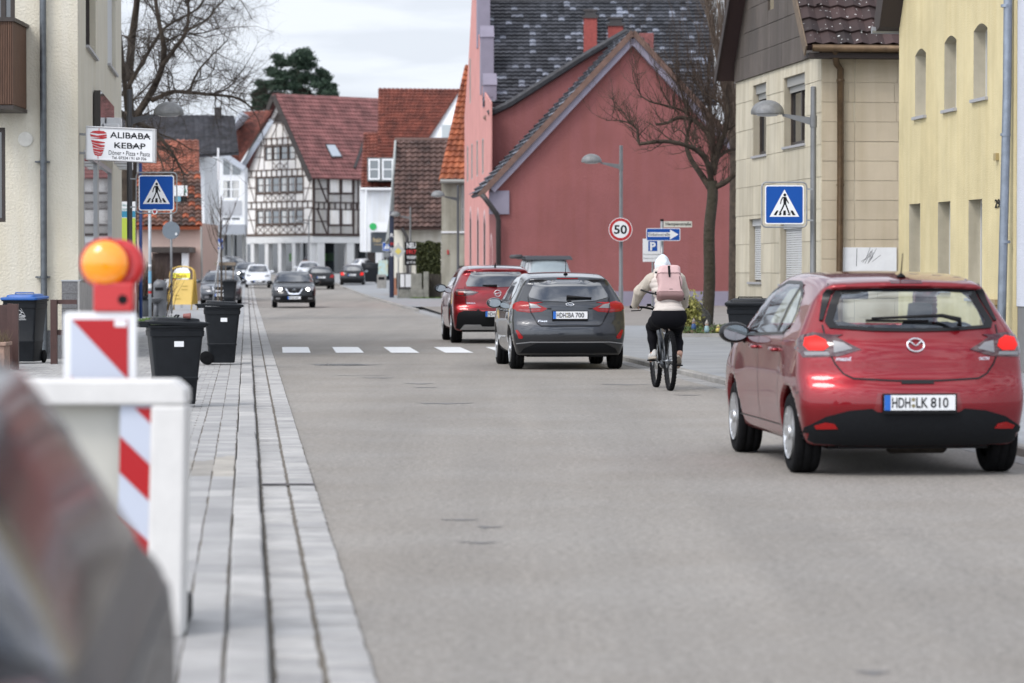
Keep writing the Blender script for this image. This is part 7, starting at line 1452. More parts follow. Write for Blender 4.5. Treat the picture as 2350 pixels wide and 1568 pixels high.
D = 118.; T = thing('barrier_board', 'red and white barrier board behind the grey litter bin', 'barrier', (XD(375, D), D, .05)); flat('board_panel', [rect(-.75, .75, .75, 1.12)], 0, .04, SWH, T); flat('red_stripe', [[(x, .75), (x + .2, .75), (x + .2, 1.12), (x, 1.12)] for x in (-.7, -.2, .3)], .041, .045, RED, T); mb = MB(); [mb.box(x - .04, x + .04, .005, .06, 0, .75) for x in (-.7, .7)]; mb.build('leg', GALV, T)
def wheelie(label, x, y, rz, z=.055, lid=None, sc=1., group='wheeled bins on the pavement', marks=None, sticker=True, zf=1.):
    T = thing('wheelie_bin', label, 'bin', (x, y, z), rz, group); w0, w1, d0, d1, h = .17 * sc, .235 * sc, .18 * sc, .26 * sc, .86 * zf; bm_ = MB(); rg = []
    for (t, e) in ((0, 0), (.03, .004), (.30, 0), (.31, .006), (.34, .006), (.35, 0), (.86, 0), (.865, .012), (.93, .012), (.935, .004), (.97, .004), (.975, .022), (1.0, .022)):
        w_ = w0 + (w1 - w0) * t + e; d_ = d0 + (d1 - d0) * t + e; rg.append([(p[0], p[1], .03 + h * t) for p in rr_pts(-w_, w_, -d_ * .92, d_, .035, 3)])
    bm_.rings(rg); bm_.build('bin_body', BINM, T, auto=35); lm = lid or BINM
    mb = MB(); zt = .03 + h; rg = []
    for (e, dz) in ((.030, .005), (.034, .03), (.026, .042), (-.035, .050), (-.045, .075), (-.075, .082)): rg.append([(p[0], p[1] + (.02 if e > 0 else 0), zt + dz + .02 * (p[1] + d1) / d1 * -.5 + .01) for p in rr_pts(-w1 - e, w1 + e, -d1 * .92 - e, d1 + e, .05, 3)])
    mb.rings(rg); lo_ = mb.build('lid', lm, T, auto=35); mb = MB(); mb.tube([(-w1 * .75, -d1 * .92 - .02, zt + .02), (-w1 * .75, -d1 - .10, zt + .03), (w1 * .75, -d1 - .10, zt + .03), (w1 * .75, -d1 * .92 - .02, zt + .02)], .015, 8)
    for sx_ in (-1, 0, 1): mb.box(sx_ * w1 * .7 - .03, sx_ * w1 * .7 + .03, -d1 - .08, -d1 * .9, zt - .02, zt + .04)
    mb.build('handle', BINM, T)
    mb = MB(); mb.tube([(-w1 * .55, .02, zt + .085), (-w1 * .55, .04, zt + .105), (w1 * .55, .04, zt + .105), (w1 * .55, .02, zt + .085)], .009, 6); mb.build('lid_grip', lm, lo_)
    for sx_ in (-1, 1): mb = MB(); mb.lathe([(.03, -.022), (.085, -.024), (.10, -.015), (.10, .015), (.085, .024), (.03, .022)], 24, (sx_ * (w0 + .02), -d0 - .03, .10), 'x'); wo_ = mb.build('wheel', RUB, T, auto=40)
    mb = MB(); mb.tube([(-w0, -d0 - .03, .10), (w0, -d0 - .03, .10)], .012, 6); mb.build('axle', DKM, T)
    if sticker:
        for s_, c_ in ((1, (w0 + (w1 - w0) * .75 + .004)),):
            mb = MB(); mb.box(c_ - .002, c_ + .003, -.02, .08, .66 * zf, .72 * zf); mb.build('label_sticker', SWH, T)
    return T, (w0, w1, d0, d1, h)
def bin_logo(T, O, Rv, Uv, s):
    mb = MB(); P = lambda x, y: O + Rv * x * s + Uv * y * s; tri = [(-1, -.7), (1, -.7), (0, 1.1)]
    mb.tube([P(*p) for p in tri + tri[:2]], .045 * s, 4, cap=False); mb.tube([P(*p) for p in disc_pts((0, -.05), .33, 20) + [(.33, -.05)]], .04 * s, 4, cap=False); mb.tube([P(-.66, -.05), P(-.33, -.05)], .035 * s, 4); mb.tube([P(.66, -.05), P(.33, -.05)], .035 * s, 4); mb.tube([P(x, -.5 + .08 * math.sin(x * 7)) for x in np.linspace(-.8, .8, 14)], .045 * s, 4)
    put_text(mb, 'LANDKREIS', O, Rv, Uv, -.9 * s, .9 * s, -1.05 * s, -.85 * s); put_text(mb, 'KREIS HEIDENHEIM', O, Rv, Uv, -1.0 * s, 1.1 * s, -1.32 * s, -1.14 * s); mb.build('logo', SWH, T)
T, q = wheelie('dark wheeled bin nearest the camera, half hidden behind the white barrier frame', XD(396, 32.3), 32.4, R_(-78), sc=1.14, zf=.97)
bin_logo(T, Vector((.07, q[2] + (q[3] - q[2]) * .55 + .012, .60)), Vector((-1, 0, 0)), Vector((0, .09, 1)).normalized(), .062)
mb = MB(); mb.lathe([(.03, -.05), (.035, .05)], 10, (.05, .10, .98), 'y'); T2 = thing('drink_can', 'small crushed reddish cup lying on the nearest bin lid', 'cup', (XD(424, 32), 32.2, 1.0)); mb = MB(); mb.lathe([(.022, -.04), (.032, .04), (.028, .04), (.02, -.03)], 12, (0, 0, .02), 'x'); mb.build('cup', mat('cup_red', (.22, .08, .07), .6), T2)
wheelie('dark wheeled bin standing alone beside the kerb, wheel to the left', XD(506, 46.8), 46.9, R_(-82), sc=1.08)
wheelie('dark wheeled bin in front of the parked estate car', XD(527, 123), 123, R_(180), sc=1.15, zf=1.12, z=.055)
T, q = wheelie('black wheeled bin with a blue lid against the cream building', XD(58, 47.6), 47.6, R_(12), lid=mat('lid_blue', (.015, .10, .36), .4, noise=(8, .2)), sc=1.15, zf=1.12)
T.rotation_euler.z = R_(170); bin_logo(T, Vector((.0, q[2] + (q[3] - q[2]) * .78 + .006, .80)), Vector((-1, 0, 0)), Vector((0, .09, 1)).normalized(), .095)
T, q = wheelie('large dark wheeled bin at the beige house, behind the red hatchback', XD(1722, 42.4), 42.4, R_(172), z=.075, sc=1.28, zf=1.07)
# far container and small things
D = 215.; T = thing('waste_container', 'big black waste container on wheels near the white building', 'container', (XD(850, 212), 212, .5)); mb = MB(); mb.hexa([(-.5, -.4, .2), (.5, -.4, .2), (.5, .4, .2), (-.5, .4, .2), (-.6, -.5, 1.2), (.6, -.5, 1.2), (.6, .5, 1.2), (-.6, .5, 1.2)]); mb.build('bin_body', BINM, T, bevel=.03); mb = MB(); mb.tube([(-.62, 0, 1.12), (.62, 0, 1.12)], .42, 16); mb.build('lid', BINM, T, smooth=True)
for a, b_ in ((-.4, -.3), (.4, -.3), (-.4, .3), (.4, .3)): mb = MB(); mb.lathe([(.1, -.03), (.1, .03)], 14, (a, b_, .1), 'x'); mb.build('wheel', RUB, T)
T = thing('stone_litter_bin', 'square stone litter bin with a picture poster above it', 'litter bin', (XD(876, 190), 190, .3)); mb = MB(); mb.box(-.28, .28, -.28, .28, 0, .95); mb.build('bin_body', mat('washed_concrete', (.27, .26, .24), .9, noise=(12, .4)), T, bevel=.03); mb = MB(); mb.box(-.2, .2, -.285, -.281, .62, .8); mb.build('opening', BLK, T)
T = thing('picture_stand', 'pale blue picture stand behind the stone litter bin', 'sign', (XD(879, 193), 193, .3)); mb = MB(); mb.box(-.3, .3, -.03, .03, .85, 1.85); mb.build('panel', mat('poster_blue', (.30, .52, .60), .5, noise=(3, .4), col2=(.5, .42, .2)), T); mb = MB(); mb.box(-.03, .03, -.02, .02, 0, .85); mb.build('leg', GALV, T)
D = 149.; T = thing('poster_board', 'black poster reading NEU 1917 WARM hung on the far lamp post', 'poster', PD(944, 582, D)); w_ = 31 / 2 / 7000 * D; h_ = 54 / 2 / 7000 * D; flat('board_panel', [rect(-w_, w_, -h_, h_)], 0, .03, SBK, T)
for s_, z0_, z1_, m_ in (('NEU', .45, .92, SWH), ('1917', -.05, .32, mat('poster_red', (.6, .03, .03), .5)), ('WARM', -.48, -.18, SWH), ('ab 19 Uhr', -.85, -.65, SWH)):
    mb = MB(); put_text(mb, s_, Vector((0, -.034, 0)), Vector((1, 0, 0)), Vector((0, 0, 1)), -w_ * .68, w_ * .72, z0_ * h_, z1_ * h_, .03); mb.build('lettering', m_, T)
T = thing('priority_sign', 'yellow diamond priority road sign seen beside the black poster', 'traffic sign', (XD(914, 147), 147, .08)); zc = PD(0, 577, 147).z - .08; flat('sign_plate', [[(0, zc - .36), (.36, zc), (0, zc + .36), (-.36, zc)]], 0, .015, mat('sign_pale', (.42, .44, .43), .5), T); flat('yellow_field', [[(0, zc - .17), (.17, zc), (0, zc + .17), (-.17, zc)]], .0151, .02, mat('sign_yellow', (.62, .52, .12), .5), T); mb = MB(); mb.tube([(0, .03, 0), (0, .03, zc + .4)], .03, 8); mb.build('pole', GALV, T)
T = thing('notice_case', 'grey cabinet with white notices at the foot of the brown-roofed house', 'cabinet', (XD(928, 147), 147.6, .08)); mb = MB(); mb.box(-.42, .42, -.05, .1, .55, 1.3); mb.build('case', DKM, T); mb = MB(); mb.box(-.22, -.02, -.056, -.051, .62, 1.24); mb.box(.03, .3, -.056, -.051, .62, 1.24); mb.build('notice', SWH, T); mb = MB(); mb.box(-.38, .38, 0, .06, 0, .55); mb.build('base', mat('concrete_old', (.26, .26, .23), .9, noise=(4, .4)), T)
for i, (a, b_, y, nm, lab, m_) in enumerate(((942, 972, 628, 'stone_wall', 'weathered low concrete wall below the hedge', MATS['concrete_old']), (972, 984, 624, 'gate_pillar', 'pale concrete gate pillar between low wall and wooden fence', MATS['concrete_old']))):
    T = thing(nm, lab, 'wall', (XD(a, 147), 147, .05)); mb = MB(); mb.box(0, XD(b_, 147) - XD(a, 147), -.1, .15, 0, PD(0, y, 147).z - .05 if i else .55); (None if i else mb.box(.02, .55, -.05, .1, .551, 1.3)); mb.build('masonry', m_, T, bevel=.02)
T = thing('wooden_fence', 'dark weathered plank fence beside the concrete pillar', 'fence', (XD(984, 147.4), 147.4, .05)); mb = MB(); rr = random.Random(6); x = 0
while x < .72: mb.box(x, x + .085, 0, .02, .04, 1.28 + rr.uniform(-.03, .03)); x += .105
mb.build('planks', mat('grey_wood', (.06, .052, .045), .9, noise=(4, .5), stretch=(8, 8, .6)), T); mb = MB(); [mb.box(0, .74, .022, .05, z, z + .07) for z in (.3, 1.)]; mb.build('rail', MATS['grey_wood'], T)
# distant pedestrian in a brown jacket
T = thing('pedestrian', 'distant person in a brown jacket walking before the arcade', 'person', (XD(701, 228), 228, gz(228)))
f = lambda X, Y, Z: smin(smin(smin(sdell(X, Y, Z, (0, 0, 1.25), (.22, .15, .34)), sdcap(X, Y, Z, (-.09, 0, .9), (-.10, .1, .06), .10, .06), .05), sdcap(X, Y, Z, (.09, 0, .9), (.10, -.12, .06), .10, .06), .05), smin(sdell(X, Y, Z, (0, .02, 1.68), (.09, .11, .13)), np.minimum(sdcap(X, Y, Z, (-.22, 0, 1.45), (-.27, .05, .9), .06, .045), sdcap(X, Y, Z, (.22, 0, 1.45), (.26, .12, .9), .06, .045)), .03), .04)
V, Q = surface_nets(f, (-.4, -.3, 0), (.4, .3, 1.9), .035, 1); np_obj('body', V, Q, mat('far_trousers', (.05, .05, .06), .8), T); V, Q = surface_nets(lambda X, Y, Z: np.maximum(np.maximum(f(X, Y, Z) - .02, .82 - Z), Z - 1.56), (-.4, -.3, .7), (.4, .3, 1.7), .035, 1); np_obj('jacket', V, Q, mat('brown_jacket', (.13, .075, .05), .8), T)
# ---------------------------------------------------------------- roadworks beacon and white barrier frame in the foreground
D = 12.4; T = thing('warning_beacon', 'red and white striped beacon board behind the white barrier frame', 'beacon', (XD(229, D), D, .05)); s_ = D / 7000; X0, X1 = -84 * s_, 82 * s_; Zt = PD(0, 716, D).z - .05
mb = MB(); mb.prism([(p[0], 0, p[1]) for p in rr_pts(X0, X1, .12, Zt, .02)], Vector((0, .05, 0))); mb.build('board_frame', WHP, T, bevel=.008); flat('white_field', [rect(X0 + .03, X1 - .03, .2, Zt - .03)], .0, .004, mat('sheet_bluewhite', (.50, .54, .63), .35), T)
flat('red_stripe', [[(X0 + .035, Zt - .031), (X1 - .031, Zt - .031), (X1 - .031, Zt - .275)], [(X0 + .031, Zt - .26), (X1 - .031, Zt - .50), (X1 - .031, Zt - .74), (X0 + .031, Zt - .50)]], .0041, .007, mat('sheet_red', (.40, .006, .01), .35), T); flat('sticker', [rect(X1 - .085, X1 - .035, Zt - .06, Zt - .033)], .0072, .009, SWH, T)
mb = MB(); mb.box(-.35, .35, -.2, .25, 0, .12); mb.build('foot', BLK, T, bevel=.02)
T2 = thing('warning_lamp', 'amber warning lamp in a red housing on top of the beacon', 'warning lamp', (XD(240, D), D, Zt + .05)); zc = PD(0, 605, D).z - T2.location.z; RH = mat('lamp_housing_red', (.50, .010, .012), .35, coat=.5); mb = MB(); mb.lathe([(.09, .02), (.105, .01), (.105, .05), (.085, .085), (.05, .10)], 32, (.0, 0, zc), 'y')
mb.lathe([(.088, .0), (.105, .02), (.105, .06), (.07, .10)], 32, (.05, .03, zc - .005), 'y'); mb.hexa([(-.045, -.015, 0), (.115, -.015, 0), (.115, .10, 0), (-.045, .10, 0), (-.045, -.015, .12), (.12, -.015, .12), (.12, .10, .12), (-.045, .10, .12)]); mb.build('lamp_housing', RH, T2, bevel=.01)
mb = MB(); mb.lathe([(.001, -.035), (.04, -.032), (.075, -.018), (.094, .005), (.094, .02)], 36, (0, -.005, zc), 'y', cap=False); mb.build('lamp_lens', mat('amber_lens', (.95, .30, .005), .2, coat=1, emit=((1, .28, .0), .12)), T2, smooth=True); mb = MB(); mb.lathe([(.02, -.017), (.001, -.018)], 14, (.075, 0, .05), 'y', cap=False); mb.build('lock', BLK, T2)
D = 12.0; T = thing('traffic_barrier', 'large white barrier frame with a red and white striped strip, out of focus', 'barrier', (XD(385, D), D, .05)); WW = mat('barrier_white', (.66, .65, .63), .5, noise=(6, .1)); s_ = D / 7000; x1 = 40 * s_; zt = PD(0, 872, D).z - .05; xl = -470 * s_
mb = MB(); mb.hexa([(x1 - .02 - 80 * s_, 0, 0), (x1 - .02, 0, 0), (x1 - .02, .22, 0), (x1 - .02 - 80 * s_, .22, 0), (x1 - 80 * s_, 0, zt - .101), (x1, 0, zt - .101), (x1, .22, zt - .101), (x1 - 80 * s_, .22, zt - .101)]); mb.prism([(xl, 0, zt - .10), (xl, 0, zt), (x1 - .045, 0, zt), (x1, 0, zt - .04), (x1, 0, zt - .10)], Vector((0, .22, 0))); mb.build('frame', WW, T, bevel=.012)
mb = MB(); mb.box(xl, x1 - 155 * s_, .10, .16, .08, zt - .095); mb.build('panel', mat('barrier_cream', (.50, .49, .44), .6), T)
flat('white_field', [[(x1 - 163 * s_, .05), (x1 - 82 * s_, .05), (x1 - 68 * s_, zt - .1005), (x1 - 152 * s_, zt - .1005)]], -.046, -.03, MATS['sheet_bluewhite'], T)
sp_ = lambda x, y: ((x - 385) * s_, PD(0, y, D).z - .05); rb = [[sp_(306, 937), sp_(359, 937), sp_(358, 988)], [sp_(272, 1002), sp_(355, 1082), sp_(353, 1165), sp_(270, 1084)], [sp_(264, 1174), sp_(348, 1256), sp_(345, 1342), sp_(262, 1262)], [sp_(260, 1350), sp_(345, 1432), sp_(343, 1500), sp_(260, 1430)]]; flat('red_stripe', rb, -.0299, -.026, MATS['sheet_red'], T)
# ================================================================ trees, bushes, bed
def tubes_np(name, lines, m, parent, sides=4, off=(0, 0, 0)):
    """many tapering twigs in one mesh: lines = [(points, radii)]"""
    V, Fq, n = [], [], 0
    for pts, rad in lines:
        k = sides + (3 if rad[0] > .04 else 1 if rad[0] > .015 else -1 if rad[0] < .006 else 0); P = np.array(pts, float); T = np.gradient(P, axis=0); T /= np.linalg.norm(T, axis=1, keepdims=True) + 1e-9
        a = np.array([0, 0, 1.]) if abs(T[0][2]) < .9 else np.array([1., 0, 0]); U = np.cross(T, a); U /= np.linalg.norm(U, axis=1, keepdims=True) + 1e-9; W_2 = np.cross(T, U); an = np.arange(k) * 2 * math.pi / k
        r = np.array(rad)[:, None, None]; ring = P[:, None, :] + r * (U[:, None, :] * np.cos(an)[None, :, None] + W_2[:, None, :] * np.sin(an)[None, :, None]); V.append(ring.reshape(-1, 3)); s = len(P)
        for i in range(s - 1):
            for j in range(k): a0, b0_ = n + i * k + j, n + i * k + (j + 1) % k; Fq.append((a0, b0_, b0_ + k, a0 + k))
        n += s * k
    return np_obj(name, np.concatenate(V), Fq, m, parent, True, off)
def limb(a, pts, r0, r1, n=5):
    sp = spline([tuple(p) for p in pts], n); k = len(sp); return sp, [r0 + (r1 - r0) * i / (k - 1) for i in range(k)]
def twigs(out, base, rnd, dens, ln, up, lvl, spread=1., r=.012, flat_=1., buds=None, mn=.0):
    pts, rad = base; L = 0; P = [Vector(p) for p in pts]
    for i in range(len(P) - 1):
        seg = (P[i + 1] - P[i]).length; cnt = dens * seg; c = int(cnt) + (rnd.random() < cnt % 1); d0 = (P[i + 1] - P[i]).normalized()
        if i / len(P) < mn: continue
        for _ in range(c):
            s = P[i].lerp(P[i + 1], rnd.random()); d = Vector((rnd.gauss(0, 1), rnd.gauss(0, 1) * flat_, rnd.gauss(0, 1))).normalized(); d = (d * spread + d0 * .5 + Vector((0, 0, up))).normalized()
            l = ln * rnd.uniform(.35, 1.2); q = [s]; n = 4
            for k in range(n): d = (d + Vector((rnd.gauss(0, .22), rnd.gauss(0, .22), rnd.gauss(0, .22) + up * .22))).normalized(); q.append(q[-1] + d * l / n)
            rr0 = min(rad[i] * .6, r * rnd.uniform(.7, 1.3)); b = (q, [rr0 * (1 - .75 * k / n) for k in range(n + 1)]); out.append(b)
            if lvl > 1: twigs(out, b, rnd, dens * 1.5, ln * .5, up, lvl - 1, spread, r * .55, flat_)
BARK = mat('bark', (.060, .045, .032), .95, noise=(5, .5), bump=(14, 1., .03), col2=(.025, .018, .013)); BARKM = mat('bark_mossy', (.050, .040, .030), .95, noise=(6, .5), bump=(12, 1., .03), col2=(.032, .03, .016)); TWG = mat('twigs', (.075, .050, .036), .9, noise=(3, .4))
# pollarded street tree before the rose house
rnd = random.Random(11); D = 73.; xy = lambda X, Y, dd=0: PD((1500 + X / 2.375) * .918, (200 + Y / 2.375) * .918, D + dd)
b0 = PD(1624, 768, D); T = thing('street_tree', 'bare pollarded tree in the planted bed in front of the rose wall', 'tree', (b0.x, D, 0)); tr = []
tr.append(limb(0, [b0 + Vector((0, 0, -.1)), xy(634, 1480), xy(650, 1200), xy(648, 900), xy(668, 700), xy(664, 600)], .15, .125, 4)); tr[0][1][0] = .23; tr[0][1][1] = .175; tr[0][1][2] = .16
L2 = [([(650, 640, 0), (600, 560, .1), (545, 480, .3), (515, 400, .4), (520, 320, .5), (540, 240, .4)], .15, .06), ([(660, 600, 0), (640, 500, -.2), (590, 430, -.3), (500, 385, -.5), (380, 365, -.6), (232, 382, -.7)], .14, .07), ([(232, 382, -.7), (224, 330, -.7), (215, 290, -.6), (170, 255, -.5), (100, 240, -.4), (34, 240, -.4)], .06, .02),
      ([(232, 330, -.7), (215, 290, -.6), (150, 200, -.6), (60, 150, -.4)], .03, .012), ([(672, 560, 0), (680, 420, .2), (640, 320, .4), (560, 245, .5), (470, 225, .6), (400, 255, .7), (330, 265, .7)], .15, .05), ([(560, 245, .5), (500, 190, .7), (420, 160, .6), (300, 130, .5), (245, 95, .5)], .06, .03),
      ([(675, 640, 0), (740, 610, -.1), (800, 560, -.2), (860, 490, -.3), (930, 420, -.3)], .14, .07), ([(670, 560, 0), (700, 420, .0), (745, 300, -.2), (760, 180, -.3), (745, 60, -.3), (760, -120, -.3)], .16, .03), ([(690, 470, 0), (760, 420, .3), (840, 410, .5), (930, 380, .6)], .08, .04), ([(665, 520, 0), (672, 380, .4), (660, 220, .6), (640, 80, .6), (650, -120, .6)], .11, .02),
      ([(600, 400, .2), (560, 400, .3), (480, 300, .4), (430, 320, .5)], .05, .02), ([(745, 300, -.2), (820, 260, -.3), (900, 250, -.4)], .07, .03), ([(760, 180, -.3), (700, 130, 0), (600, 60, .3), (520, -60, .4)], .05, .015), ([(540, 240, .4), (500, 120, .4), (460, 0, .4), (450, -140, .4)], .05, .01), ([(245, 95, .5), (200, 0, .5), (190, -90, .5)], .03, .01), ([(420, 160, .6), (360, 40, .5), (330, -80, .4)], .03, .01)]
for p_, r0, r1 in L2: tr.append(limb(0, [xy(*q) for q in p_], r0 * .55, r1 * .55, 4))
tubes_np('trunk', tr[:1] , BARKM, T, 9, (b0.x, D, 0)); tubes_np('limbs', tr[1:], BARK, T, 6, (b0.x, D, 0)); tw = []
for l in tr[2:]: twigs(tw, l, rnd, 9, 1.05, .5, 2, .8, .012)
for l in tr[8:]: twigs(tw, l, rnd, 5, 1.8, 1.0, 2, .5, .014)
tubes_np('crown', tw, TWG, T, 4, (b0.x, D, 0))
# tall thin-twigged tree behind it
rnd = random.Random(12); D = 108.; b0 = PD(1690, 700, D); T = thing('upright_tree', 'bare tree with tall upright pale twigs rising beside the rose house roof', 'tree', (b0.x, D, 0)); ls = [limb(0, [b0, PD(1690, 450, D), PD(1688, 300, D)], .3, .2)]
for k in range(15): a = rnd.uniform(-1, 1); bx_ = 1688 + a * 12; ls.append(limb(0, [PD(bx_, 330, D), PD(1684 + a * 30, 190, D + rnd.gauss(0, .8)), PD(1678 + a * 62, 40, D + rnd.gauss(0, 1)), PD(1672 + a * 80, -120, D)], .055, .014))
tubes_np('trunk', ls[:1], BARK, T, 8, (b0.x, D, 0)); tw = []
for l in ls[1:]: tw.append(l); twigs(tw, l, rnd, 3.2, 1.8, 1.5, 2, .45, .016)
tubes_np('crown', tw, mat('pale_twigs', (.11, .082, .062), .9), T, 4, (b0.x, D, 0))
# large old tree behind the cream building
rnd = random.Random(21); D = 92.; b0 = PD(291, 730, D); T = thing('old_tree', 'large bare old tree spreading over the street behind the cream building', 'tree', (b0.x, D, 0)); q = lambda x, y, dd=0: PD(x * .5035, y * .5035, D + dd)
ls = [limb(0, [b0, PD(288, 500, D), PD(292, 380, D), PD(300, 300, D)], .36, .26)]
for p_, r0, r1 in [([(596, 600), (585, 400), (600, 200), (625, 0), (640, -150)], .26, .12), ([(600, 560), (690, 420), (740, 300), (745, 200), (720, 80), (700, -80)], .20, .08), ([(740, 300), (790, 230), (850, 140), (862, 0), (880, -120)], .12, .05), ([(560, 440), (640, 300), (700, 200), (760, 120), (900, 40), (960, -60)], .12, .04),
                   ([(690, 460), (780, 420), (860, 422), (960, 432), (1060, 442), (1120, 470), (1150, 500)], .12, .03), ([(960, 432), (1040, 400), (1090, 350), (1130, 372)], .05, .015), ([(862, 422), (900, 330), (960, 260), (1040, 180)], .07, .02), ([(620, 560), (700, 600), (780, 690), (830, 780), (860, 800)], .12, .03), ([(700, 600), (800, 640), (880, 690)], .05, .02),
                   ([(580, 500), (560, 300), (540, 100), (520, -60)], .14, .06), ([(745, 200), (820, 160), (930, 150), (1010, 120)], .06, .02), ([(600, 560), (540, 500), (480, 400)], .16, .06), ([(850, 140), (940, 90), (1000, 20), (1100, -60)], .06, .02), ([(1060, -40), (1110, 20), (1150, 90)], .03, .012), ([(640, 600), (720, 700), (760, 830)], .06, .02), ([(625, 0), (700, -60), (800, -150)], .1, .03)]:
    dd = [rnd.gauss(0, .5)]; 
    for _ in p_[1:]: dd.append(dd[-1] + rnd.gauss(0, .9))
    ls.append(limb(0, [q(a, b_, dd[i]) for i, (a, b_) in enumerate(p_)], r0 * .62, r1 * .62, 4))
tubes_np('trunk', ls[:1], BARK, T, 9, (b0.x, D, 0)); tubes_np('limbs', ls[1:], BARK, T, 6, (b0.x, D, 0)); tw = []
for l in ls[2:]: twigs(tw, l, rnd, 3.5, 2.0, .06, 3, .95, .022)
tubes_np('crown', tw, mat('old_tree_twigs', (.055, .042, .032), .9, noise=(1, .3)), T, 4, (b0.x, D, 0)); print('twigs', len(tw))
# young staked tree by the parked estate
rnd = random.Random(31); D = 126.; b0 = PD(508, 706, D); T = thing('young_tree', 'young bare tree held by a frame of stakes in front of the modern building', 'tree', (b0.x, D, 0.05)); ls = [limb(0, [b0, PD(508, 600, D), PD(506, 520, D), PD(508, 450, D)], .05, .02)]
for k in range(11): a = rnd.uniform(-1, 1); ls.append(limb(0, [PD(508, 590 - k * 9, D), PD(508 + a * 22, 560 - k * 9, D + rnd.gauss(0, .3)), PD(508 + a * 38, 505 - k * 7, D)], .02, .006))
tubes_np('trunk', ls[:1], BARK, T, 6, (b0.x, D, .05)); tw = list(ls[1:])
for l in ls[1:]: twigs(tw, l, rnd, 4, .7, .7, 2, .7, .008)
tubes_np('crown', tw, TWG, T, 4, (b0.x, D, .05)); T = thing('tree_stakes', 'wooden stakes with a crossbar holding the young tree', 'stakes', (b0.x, D, .05)); mb = MB(); wd = mat('stake_wood', (.20, .16, .12), .9)
for px in (499, 517, 534): x = XD(px, D) - b0.x; mb.tube([(x, .2, 0), (x, .2, PD(0, 606, D).z)], .022, 8)
mb.build('stake', wd, T); mb = MB(); a, b_ = XD(493, D) - b0.x, XD(540, D) - b0.x; mb.box(a, b_, .12, .3, PD(0, 612, D).z, PD(0, 605, D).z); mb.build('crossbar', wd, T); mb = MB(); mb.tube([(XD(478, D) - b0.x, -.4, 0), (XD(492, D) - b0.x, -.3, PD(0, 500, D).z)], .03, 8); T2 = thing('leaning_pole', 'thin leaning steel pole in front of the parked estate', 'pole', (XD(487, 121), 121, .05)); mb = MB(); mb.tube([(0, 0, 0), (.32, .1, 2.4)], .035, 8); mb.build('pole', GALV, T2, smooth=True)
# foliage helper: many small leaf faces
def leaves(name, pts, size, m, parent, rnd, off=(0, 0, 0), asp=.5):
    n = len(pts); P = np.array(pts); a = rnd.normal(size=(n, 3)); a /= np.linalg.norm(a, axis=1, keepdims=True); b = np.cross(a, rnd.normal(size=(n, 3))); b /= np.linalg.norm(b, axis=1, keepdims=True); s = size * rnd.uniform(.6, 1.3, (n, 1))
    V = np.stack([P - a * s, P - b * s * asp, P + a * s, P + b * s * asp], 1).reshape(-1, 3); F_ = np.arange(4 * n).reshape(n, 4); return np_obj(name, V, F_, m, parent, False, off)
def leafmat(name, a, b): 
    m = mat(name, a, .7); t = m.node_tree; g = t.nodes.new('ShaderNodeNewGeometry'); r = t.nodes.new('ShaderNodeValToRGB'); r.color_ramp.elements[0].color = (*a, 1); r.color_ramp.elements[1].color = (*b, 1); t.links.new(g.outputs['Random Per Island'], r.inputs[0]); t.links.new(r.outputs[0], t.nodes['Principled BSDF'].inputs['Base Color']); return m
nr = np.random.default_rng(5)
# tall pine behind the half-timbered house
D = 345.; s = D / 7000; b0 = Vector((XD(690, D), D, gz(D))); T = thing('pine_tree', 'tall dark pine rising behind the half-timbered house', 'tree', b0); zt = PD(0, 104, D).z
ls = [limb(0, [b0, Vector((b0.x, D, zt * .5)), Vector((b0.x - .3, D, zt - .6))], .5, .08)]; pp = []; rnd = random.Random(41)
for (cx, cy, rx, ry) in [(690, 122, 26, 14), (668, 142, 30, 15), (712, 140, 30, 15), (645, 165, 32, 16), (690, 165, 36, 18), (735, 170, 26, 16), (622, 188, 26, 15), (665, 192, 34, 17), (712, 196, 36, 17), (750, 200, 20, 13), (600, 212, 20, 15), (640, 216, 34, 16), (690, 222, 38, 17), (740, 224, 28, 15), (612, 236, 30, 14), (660, 244, 36, 14), (720, 248, 36, 14), (590, 244, 12, 9), (762, 216, 9, 8)]:
    for k in range(8):
        c = (PD(cx + rnd.uniform(-1, 1) * rx * .8, cy + rnd.uniform(-1, 1) * ry * .75, D)); dy_ = rnd.gauss(0, 2.4); q = nr.normal(size=(330, 3)) * np.array([rx * .23, rx * .23, ry * .20]) * s; q[:, 2] += np.abs(q[:, 0]) * -.1; pp.append(q + np.array([c.x, D + dy_, c.z]))
    ls.append(limb(0, [Vector((b0.x, D, PD(0, cy + 12, D).z)), PD(cx, cy + 4, D)], .12, .03))
tubes_np('trunk', ls, BARK, T, 6, b0); leaves('crown', np.concatenate(pp), .24, leafmat('pine_needles', (.010, .028, .016), (.035, .065, .035)), T, nr, b0, .25)
# hedge
D = 148.5; T = thing('hedge', 'tall clipped dark green hedge before the brown-roofed house', 'hedge', (XD(982, D), D, 0)); a, b_ = XD(956, D), XD(1011, D); z1 = PD(0, 556, D).z; n = 9000
P_2 = np.stack([nr.uniform(a, b_, n), D + nr.uniform(-.5, .6, n), nr.uniform(.1, z1, n) ], 1); P_2[:, 2] += .05 * np.sin(P_2[:, 0] * 9); k = n // 2; P_2[:k, 1] = D - .5 + nr.normal(size=k) * .05
leaves('foliage', P_2, .075, leafmat('hedge_leaf', (.022, .032, .010), (.075, .085, .025)), T, nr, (XD(982, D), D, 0)); mb = MB(); mb.box(a + .1 - XD(982, D), b_ - .1 - XD(982, D), -.3, .4, 0.1, z1 - .15); mb.build('hedge_core', mat('hedge_inside', (.012, .013, .007), .95), T)  # plain box core, coloured near-black as the dark inside of the hedge
